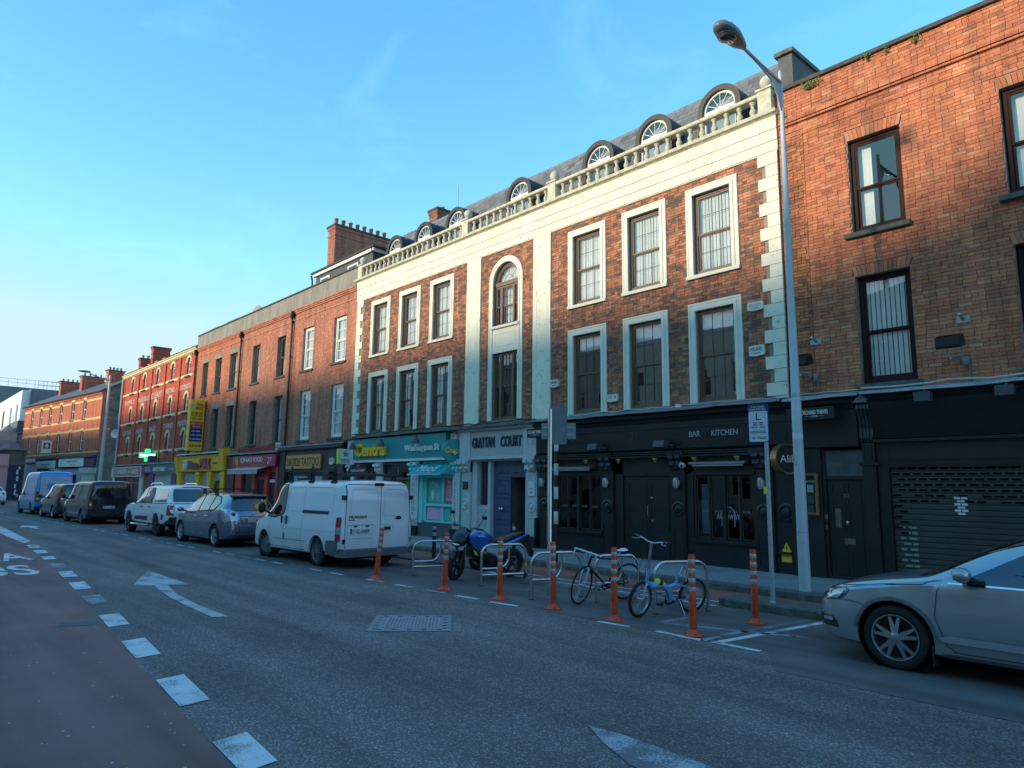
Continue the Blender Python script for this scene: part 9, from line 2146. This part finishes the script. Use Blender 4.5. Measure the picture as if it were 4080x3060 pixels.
def bicycle(label, R, wb, frame_m, fork_m, rim_m, kind, lean, tw=.014):
 t = lroot('bicycle', label, 'bicycle')
 fx, rx = wb, 0.0; bb = (.42, 0, R-.06); st = (.28, 0, .72 if kind == 'road' else .62); hd1 = (wb-.14, 0, .80 if kind == 'road' else .70); hd0 = (wb-.10, 0, .64 if kind == 'road' else .54)
 fr = MB()
 if kind == 'road':
  for a, b_, r_ in ((bb, st, .016), (bb, hd0, .019), (st, hd1, .016), (hd0, hd1, .02)): fr.tube([a, b_], r_, 8)
  for s_ in (-1, 1): fr.tube([(bb[0], s_*.03, bb[2]), (rx, s_*.055, R)], .009, 6).tube([(st[0], s_*.02, st[2]-.03), (rx, s_*.055, R)], .008, 6)
 else:
  fr.tube([hd0, (hd0[0]-.1, 0, hd0[2]-.08), (.62, 0, .47), (.50, 0, .40), bb], [.03, .05, .055, .06, .05], 12).tube([hd0, hd1], .026, 10).tube([(.36, 0, .40), (.33, 0, .62)], .025, 10).tube([(.55, 0, .42), (.36, 0, .46)], .03, 8)
  for s_ in (-1, 1): fr.tube([(.38, s_*.03, .46), (.18, s_*.05, .44), (rx, s_*.06, R)], .012, 6).tube([(bb[0], s_*.03, bb[2]), (rx, s_*.06, R)], .012, 6)
 fo = part('frame', fr, frame_m, t, 50)
 if kind != 'road':
  part('sticker', MB().tube([(.62, 0, .475), (.72, 0, .525)], .0575, 12), mat('sticker_yellow', (.75, .8, .05), .5), fo, 50); part('sticker_print', MB().tube([(.645, 0, .487), (.70, 0, .515)], .0585, 12), BLK, fo, 50)
 else:
  q = fit_text('STEEL', -.14, .14, -.02, .02, 0, .002); part('frame_lettering', q.xf(Matrix.Translation((.62, -.02, .47)) @ Matrix.Rotation(-.72, 4, 'Y')), mat('pale_blue_enamel', (.35, .62, .72), .3), fo, fixn=False)
 bike_wheel(t, rx, R, R, tw, rim_m)
 sa = .35 if kind == 'road' else .28     # front end is turned
 M = Matrix.Translation((fx-.06, 0, 0)) @ Matrix.Rotation(sa, 4, 'Z') @ Matrix.Translation((-(fx-.06), 0, 0))
 bike_wheel(t, fx, R, R, tw, rim_m, M, name='front_wheel')
 fk = MB()
 for s_ in (-1, 1): fk.tube([(hd0[0]+.02, s_*.05, hd0[2]-.03), (fx-.03, s_*.052, R+.2), (fx, s_*.055, R)], [.017, .014, .009], 8)
 fk.tube([(hd0[0]+.02, -.05, hd0[2]-.03), (hd0[0]+.02, .05, hd0[2]-.03)], .018, 8); fk.xf(M); part('fork', fk, fork_m, t, 50)
 hb = MB(); stem_top = (hd1[0]-.03, 0, hd1[2]+(.06 if kind == 'road' else .42))
 hb.tube([hd1, stem_top], .017 if kind == 'road' else .022, 8)
 if kind == 'road':
  hb.tube([stem_top, (stem_top[0]+.08, 0, stem_top[2]+.01)], .016, 8); hx = stem_top[0]+.08; hz = stem_top[2]+.01
  b2 = MB().tube([(hx+.13, -.21, hz+.02), (hx+.1, -.21, hz+.03), (hx+.0, -.20, hz), (hx, -.1, hz), (hx, .1, hz), (hx+.0, .20, hz), (hx+.1, .21, hz+.03), (hx+.13, .21, hz+.02)], .017, 8)
  b2.xf(M); part('handlebar', b2, mat('white_tape', (.7, .72, .74), .5), t, 50)
  b3 = MB()
  for s_ in (-1, 1): b3.tube([(hx+.1, s_*.21, hz+.02), (hx+.14, s_*.21, hz-.03), (hx+.12, s_*.21, hz-.14)], [.014, .01, .006], 6)
  b3.xf(M); part('brake_lever', b3, mat('pale_blue_enamel', (.35, .62, .72), .3), t, 50)
 else:
  hx, hz = stem_top[0], stem_top[2]
  hb.tube([(hx, -.28, hz+.05), (hx, -.16, hz+.035), (hx, -.06, hz), (hx, .06, hz), (hx, .16, hz+.035), (hx, .28, hz+.05)], .013, 8)
  g = MB()
  for s_ in (-1, 1): g.tube([(hx, s_*.22, hz+.045), (hx-.01, s_*.34, hz+.055)], .017, 8)
  g.xf(M); part('grips', g, BBLK, t, 50); g = MB()
  for s_ in (-1, 1): g.tube([(hx+.02, s_*.2, hz+.04), (hx+.07, s_*.24, hz+.02), (hx+.07, s_*.32, hz+.02)], .007, 6)
  g.xf(M); part('brake_lever', g, SPK, t, 50)
 hb.xf(M); part('stem', hb, fork_m if kind == 'road' else SPK, t, 50)
 sp = MB().tube([st, (st[0]-.05, 0, st[2]+(.16 if kind == 'road' else .12))], .013, 8); part('seat_post', sp, SPK, t, 50)
 sx, sz = st[0]-.05, st[2]+(.17 if kind == 'road' else .13)
 if kind == 'road':
  ss = MB(); rings = []
  for u, hw in ((-.13, .03), (-.12, .065), (-.08, .075), (-.02, .06), (.04, .03), (.11, .02), (.15, .012)): rings.append([(sx+u, hw*math.cos(2*PI*k/10), sz+.014*math.sin(2*PI*k/10)+(.012 if u < -.05 else 0)) for k in range(10)])
  ss.add([v for r_ in rings for v in r_], [(i*10+k, i*10+(k+1) % 10, (i+1)*10+(k+1) % 10, (i+1)*10+k) for i in range(6) for k in range(10)]+[tuple(range(10)), tuple(60+k for k in range(10))])
  part('saddle', ss, mat('white_saddle', (.78, .79, .8), .4), t, 60)
 else: part('reflector', MB().box(sx-.06, sx-.03, -.03, .03, sz-.06, sz-.02), mat('pink_reflector', (.5, .2, .25), .4), t)
 cr = MB().tube([(bb[0], -.07, bb[2]), (bb[0], .07, bb[2])], .022, 10).lathe([(.085, -.052), (.085, -.048), (.06, -.048), (.06, -.052), (.085, -.052)], (bb[0], 0, bb[2]), 24, 'y')
 for k in range(5): a = 2*PI*k/5; cr.tube([(bb[0], -.05, bb[2]), (bb[0]+.075*math.cos(a), -.05, bb[2]+.075*math.sin(a))], .005, 5)
 cr.tube([(bb[0], -.07, bb[2]), (bb[0]+.13, -.07, bb[2]-.08)], .009, 6).tube([(bb[0], .07, bb[2]), (bb[0]-.13, .07, bb[2]+.08)], .009, 6)
 cr.box(bb[0]+.09, bb[0]+.17, -.15, -.07, bb[2]-.095, bb[2]-.07).box(bb[0]-.17, bb[0]-.09, .07, .15, bb[2]+.07, bb[2]+.095)
 part('crankset', cr, BBLK, t, 40)
 ch = MB()
 for dz in (.085, -.085): ch.tube([(bb[0], -.05, bb[2]+dz), (rx, -.045, R+dz*.4)], .004, 4)
 ch.lathe([(.035, -.05), (.035, -.035), (0, -.035)], (rx, 0, R), 12, 'y').box(rx-.02, rx+.02, -.06, -.04, R-.12, R-.03); part('chain', ch, BBLK, t)
 cb = MB().tube([(hx-.02, .1, hz), (hd1[0]+.12, .05, hd1[2]+.08), (hd0[0]+.05, .03, hd0[2]+.1), (hd0[0]-.1, .02, hd0[2]-.06)], .0035, 5).tube([(hx, -.1, hz), (hd1[0]+.16, -.05, hd1[2]), (fx-.05, 0, R*2+.02)], .0035, 5)
 part('cables', cb, BBLK, t)
 if kind != 'road': part('kickstand', MB().tube([(.30, .05, R-.04), (.26, .17, .012)], .009, 6), SPK, t)
 t.rotation_euler = (lean, 0, 0)
 return t
LBL = mat('pale_blue_enamel', (.35, .62, .72), .3); FOLDB = mat('folding_blue', (.20, .42, .70), .35, .2, var=.05)
def put_bike(t, rear, front, lean, z=ZR+.004):
 t.location = (rear[0], rear[1], z); t.rotation_euler = (lean, 0, math.atan2(front[1]-rear[1], front[0]-rear[0]))
t = bicycle('black and pale blue road bicycle with white handlebar tape and white saddle', .325, 1.0, BBLK, LBL, BBLK, 'road', 0, .013); put_bike(t, (-7.84, 9.93), (-8.02, 8.95), math.radians(-13))
t = bicycle('blue folding style bicycle with thick frame tube, yellow sticker and no saddle', .275, 1.02, FOLDB, mat('silver_blue_fork', (.45, .58, .72), .3, .4), SPK, 'fold', 0, .024); put_bike(t, (-6.36, 9.75), (-6.66, 8.75), math.radians(-9))
# ================================================================ MOTORCYCLE
MOT = lroot('motorcycle', 'blue and black motorcycle parked nose to the road between the cycle stands', 'motorcycle')
MBLU = car_paint('motorcycle_blue', (.015, .13, .48), .35, .2, 0); MBK = mat('motorcycle_black', (.013, .013, .015), .35, var=.1); MDK = mat('engine_dark', (.028, .028, .03), .5, .5, var=.4, vscale=14); LIME = mat('lime_decal', (.62, .85, .05), .4); MSIL = mat('fork_silver', (.5, .5, .52), .3, .8)
def mwheel(x, R, w_, M, name):
 pr = [(R*.66, -w_*.42), (R*.8, -w_*.5), (R*.93, -w_*.42), (R*.99, -w_*.2), (R, 0), (R*.99, w_*.2), (R*.93, w_*.42), (R*.8, w_*.5), (R*.66, w_*.42), (R*.66, -w_*.42)]
 b = MB().lathe(pr, (x, 0, R), 40, 'y'); b.xf(M); W = part(name, b, TYRE, MOT, 40)
 b = MB().lathe([(R*.67, -w_*.4), (R*.6, -w_*.3), (R*.6, w_*.3), (R*.67, w_*.4)], (x, 0, R), 32, 'y')
 for i in range(5):
  for d in (-.12, .12): a = 2*PI*i/5; b.tube([(x+.04*math.cos(a+d*2), 0, R+.04*math.sin(a+d*2)), (x+R*.62*math.cos(a+d), 0, R+R*.62*math.sin(a+d))], .014, 6)
 b.tube([(x, -.07, R), (x, .07, R)], .035, 12); b.xf(M); part('rim', b, BLKRIM, W, 40)
 b = MB().lathe([(R*.42, -.065), (R*.42, -.06), (R*.3, -.06), (R*.3, -.065), (R*.42, -.065)], (x, 0, R), 28, 'y'); b.xf(M); part('brake_disc', b, MSIL, W)
I4 = Matrix.Identity(4)
MS = Matrix.Translation((1.22, 0, 0)) @ Matrix.Rotation(.60, 4, 'Z') @ Matrix.Translation((-1.22, 0, 0))    # bars turned to the left
mwheel(0, .305, .15, I4, 'wheel'); mwheel(1.36, .30, .11, MS, 'front_wheel')
def shell(secs, n=14):
 """loft of elliptical sections (x, cz, hw, hh)"""
 rs = [[(x, hw*math.copysign(abs(math.cos(2*PI*k/n))**.8, math.cos(2*PI*k/n)), cz+hh*math.copysign(abs(math.sin(2*PI*k/n))**.8, math.sin(2*PI*k/n))) for k in range(n)] for x, cz, hw, hh in secs]
 return MB().add([v for r_ in rs for v in r_], [(i*n+k, i*n+(k+1) % n, (i+1)*n+(k+1) % n, (i+1)*n+k) for i in range(len(rs)-1) for k in range(n)]+[tuple(range(n)), tuple((len(rs)-1)*n+k for k in range(n))])
part('fuel_tank', shell([(.50, .80, .06, .05), (.56, .83, .12, .09), (.68, .87, .16, .12), (.82, .89, .17, .13), (.95, .87, .15, .12), (1.04, .83, .09, .07)]), MBLU, MOT, 60)
part('seat', shell([(.58, .80, .09, .03), (.40, .78, .13, .05), (.2, .80, .13, .05), (.12, .85, .11, .05), (0, .90, .11, .045), (-.2, .94, .09, .035), (-.28, .94, .04, .02)]), MBK, MOT, 60)
part('tail_fairing', shell([(.3, .72, .12, .04), (.1, .76, .13, .06), (-.1, .83, .12, .06), (-.25, .88, .09, .045), (-.36, .91, .04, .02)]), MBLU, MOT, 60)
for s_ in (-1, 1):
 b = MB().prism([(1.14, .92), (1.02, .70), (.98, .62), (.78, .66), (.62, .74), (.7, .86), (.95, .93)], s_*.15, s_*.19, 'y'); part('side_shroud', b, MBLU, MOT)
 b = MB().prism([(1.08, .78), (.98, .56), (.76, .52), (.84, .60), (.95, .66)], s_*.165, s_*.20, 'y'); part('lower_shroud', b, MBK, MOT)
 b = MB().prism([(1.03, .67), (.98, .55), (.90, .53), (.95, .60)], s_*.19, s_*.206, 'y'); part('lime_flash', b, LIME, MOT)
 b = MB().prism([(.88, .60), (.80, .55), (.77, .55), (.84, .62)], s_*.19, s_*.206, 'y').prism([(.80, .61), (.73, .56), (.71, .56), (.77, .62)], s_*.19, s_*.206, 'y'); part('lime_stripe', b, LIME, MOT, kind='stuff')
 part('footpeg', MB().tube([(.35, s_*.12, .33), (.35, s_*.24, .33)], .014, 6), MDK, MOT)
part('engine', MB().box(.45, .85, -.15, .15, .24, .5).box(.68, .92, -.12, .12, .42, .66).lathe([(0, -.19), (.1, -.18), (.11, -.14), (.11, .14), (.1, .18), (0, .19)], (.55, 0, .36), 20, 'y'), MDK, MOT, 40, kind='stuff')
part('belly_pan', shell([(1.0, .38, .05, .06), (.92, .30, .12, .11), (.7, .24, .14, .1), (.45, .22, .12, .08), (.3, .22, .05, .04)]), MBK, MOT, 50)
part('radiator', MB().box(.98, 1.04, -.14, .14, .48, .72), MDK, MOT)
part('swingarm', MB().tube([(.4, -.09, .36), (0, -.1, .305)], .03, 8).tube([(.4, .09, .36), (0, .1, .305)], .03, 8), MDK, MOT)
part('exhaust', MB().tube([(.8, -.05, .25), (.5, -.14, .2), (.2, -.18, .26), (-.1, -.2, .4)], [.025, .03, .05, .055], 12), MBK, MOT, 50)
part('rear_mudguard', MB().prism([(-.15, .84), (-.34, .88), (-.46, .6), (-.50, .42), (-.47, .41), (-.40, .56), (-.28, .74)], -.08, .08, 'y'), MBK, MOT)
part('licence_plate', MB().box(-.49, -.475, -.11, .11, .42, .58), MBK, MOT); part('tail_light', MB().box(-.38, -.36, -.06, .06, .86, .91), REDL, MOT)
part('chain_guard', MB().tube([(.4, .1, .44), (-.05, .12, .42)], .018, 6), MBK, MOT); part('side_stand', MB().tube([(.45, .12, .24), (.40, .30, .03)], .012, 6), MBK, MOT)
part('frame', MB().tube([(1.08, 0, .86), (.8, -.14, .62), (.42, -.14, .42)], .025, 8).tube([(1.08, 0, .86), (.8, .14, .62), (.42, .14, .42)], .025, 8).tube([(.45, .1, .7), (-.2, .08, .82)], .015, 6), MBK, MOT)
# steered front end
b = MB()
for s_ in (-1, 1): b.tube([(1.36, s_*.095, .30), (1.22, s_*.095, .68)], .024, 10)
b.xf(MS); part('fork_leg', b, MBK, MOT, 50)
b = MB()
for s_ in (-1, 1): b.tube([(1.24, s_*.095, .62), (1.12, s_*.095, .94)], .019, 10)
b.xf(MS); part('fork_tube', b, MSIL, MOT, 50)
pr = [(1.36+.325*math.cos(a), .30+.325*math.sin(a)) for a in [PI*(.22+.55*i/8) for i in range(9)]]+[(1.36+.30*math.cos(a), .30+.305*math.sin(a)) for a in [PI*(.77-.55*i/8) for i in range(9)]]
b = MB().prism(pr, -.07, .07, 'y'); b.xf(MS); part('front_mudguard', b, MBK, MOT)
b = shell([(1.46, .76, .03, .03), (1.43, .78, .11, .08), (1.33, .83, .16, .13), (1.2, .88, .17, .15), (1.10, .90, .10, .09)]); b.xf(MS); hl = part('headlamp_cowl', b, MBK, MOT, 60)
b = shell([(1.475, .76, .03, .014), (1.45, .765, .085, .024), (1.40, .77, .10, .024)]); b.xf(MS); part('headlamp_lens', b, mat('lamp_lens_white', (.75, .8, .85), .1, .2, coat=1), hl, 60)
b = MB().add([(1.34, -.10, .90), (1.34, .10, .90), (1.25, .12, 1.03), (1.25, -.12, 1.03), (1.2, .07, 1.10), (1.2, -.07, 1.10)], [(0,1,2,3), (3,2,4,5)]); b.xf(MS); part('fly_screen', b, mat('dark_screen', (.03, .03, .035), .12, coat=.6), MOT)
for s_ in (-1, 1):
 b = MB().prism([(1.36, .86), (1.24, .98), (1.12, .97), (1.16, .86)], s_*.125, s_*.15, 'y'); b.xf(MS); part('cowl_side', b, MBLU, MOT)
 b = MB().tube([(1.22, s_*.16, .80), (1.24, s_*.24, .80)], [.01, .022], 8); b.xf(MS); part('indicator', b, AMB if False else MBK, MOT)
 b = MB().tube([(1.08, s_*.28, 1.10), (1.05, s_*.34, 1.22), (1.04, s_*.38, 1.30)], .008, 6); b.xf(MS); mm = part('mirror_stem', b, MBK, MOT)
 b = shell([(-.02, 0, .03, .02), (0, 0, .07, .042), (.02, 0, .05, .03)]); b.xf(Matrix.Translation((1.04, s_*.40, 1.33))); b.xf(MS); part('mirror_head', b, MBK, mm, 60)
b = MB().tube([(1.0, -.37, 1.06), (1.06, -.2, 1.08), (1.1, -.08, 1.02), (1.1, .08, 1.02), (1.06, .2, 1.08), (1.0, .37, 1.06)], .013, 8); b.xf(MS); part('handlebar', b, MBK, MOT, 50)
b = MB().tube([(1.03, -.26, 1.07), (.98, -.39, 1.055)], .019, 8).tube([(1.03, .26, 1.07), (.98, .39, 1.055)], .019, 8); b.xf(MS); part('grips', b, MBK, MOT, 50)
b = MB().tube([(1.08, .22, 1.07), (1.1, .28, 1.06), (1.06, .38, 1.05)], .006, 5).tube([(1.08, -.22, 1.07), (1.1, -.28, 1.06), (1.06, -.38, 1.05)], .006, 5).box(1.1, 1.16, -.06, .06, 1.0, 1.07); b.xf(MS); part('levers', b, MBK, MOT, kind='stuff')
MOT.location = (-11.42, 10.5, ZR+.004); MOT.rotation_euler = (math.radians(-9), 0, math.atan2(-1.36, -.36))
# ================================================================ PERSON behind the pickup
def person(x, y, z, h, yaw, label):
 P = root('person', (x, y, z), label, 'person', rotz=yaw); ORG[P.name] = Vector((0,0,0))
 bm_v = [(0,0,.95), (0,0,1.15), (0,0,1.36), (0,.0,1.48), (0,.02,1.60), (.19,0,1.38), (.27,.02,1.12), (.29,.1,.90), (-.19,0,1.38), (-.27,.02,1.12), (-.28,.1,.90), (.10,0,.90), (.11,.03,.50), (.11,0,.08), (.11,.14,.04), (-.10,0,.90), (-.11,-.02,.50), (-.11,-.06,.08), (-.11,.08,.04), (0,.02,1.68)]
 rad = [.15, .13, .16, .06, .085, .07, .05, .035, .07, .05, .035, .09, .065, .045, .035, .09, .065, .045, .035, .07]
 ed = [(0,1), (1,2), (2,3), (3,4), (4,19), (2,5), (5,6), (6,7), (2,8), (8,9), (9,10), (0,11), (11,12), (12,13), (13,14), (0,15), (15,16), (16,17), (17,18)]
 me = bpy.data.meshes.new('p'); me.from_pydata([(a*h/1.75, b_*h/1.75, c_*h/1.75) for a, b_, c_ in bm_v], ed, []); o = bpy.data.objects.new('p', me); COL.objects.link(o)
 md = o.modifiers.new('s', 'SKIN')
 for i, v in enumerate(me.skin_vertices[0].data): v.radius = (rad[i]*.9, rad[i]*.75); v.use_root = (i == 0)
 o.modifiers.new('u', 'SUBSURF').levels = 2
 dg = bpy.context.evaluated_depsgraph_get(); dg.update(); r_ = bpy.data.meshes.new_from_object(o.evaluated_get(dg)); bpy.data.objects.remove(o)
 r_.materials.clear(); r_.materials.append(mat('dark_clothes', (.02, .022, .028), .9)); b = bpy.data.objects.new('body', r_); COL.objects.link(b); b.parent = P
 k = h/1.75
 part('face', MB().lathe([(0, 1.52*k), (.055*k, 1.55*k), (.075*k, 1.60*k), (.078*k, 1.66*k), (.05*k, 1.72*k), (0, 1.73*k)], (0, .035, 0), 14), mat('skin', (.45, .26, .18), .6), P, 60)
 part('hair', MB().lathe([(.06*k, 1.55*k), (.095*k, 1.60*k), (.1*k, 1.67*k), (.075*k, 1.74*k), (0, 1.77*k)], (0, .005, 0), 14), mat('dark_hair', (.012, .010, .009), .7), P, 60)
person(-35.9, 11.75, ZR, 1.58, math.radians(200), 'dark haired person in dark clothes standing just behind the white pickup')
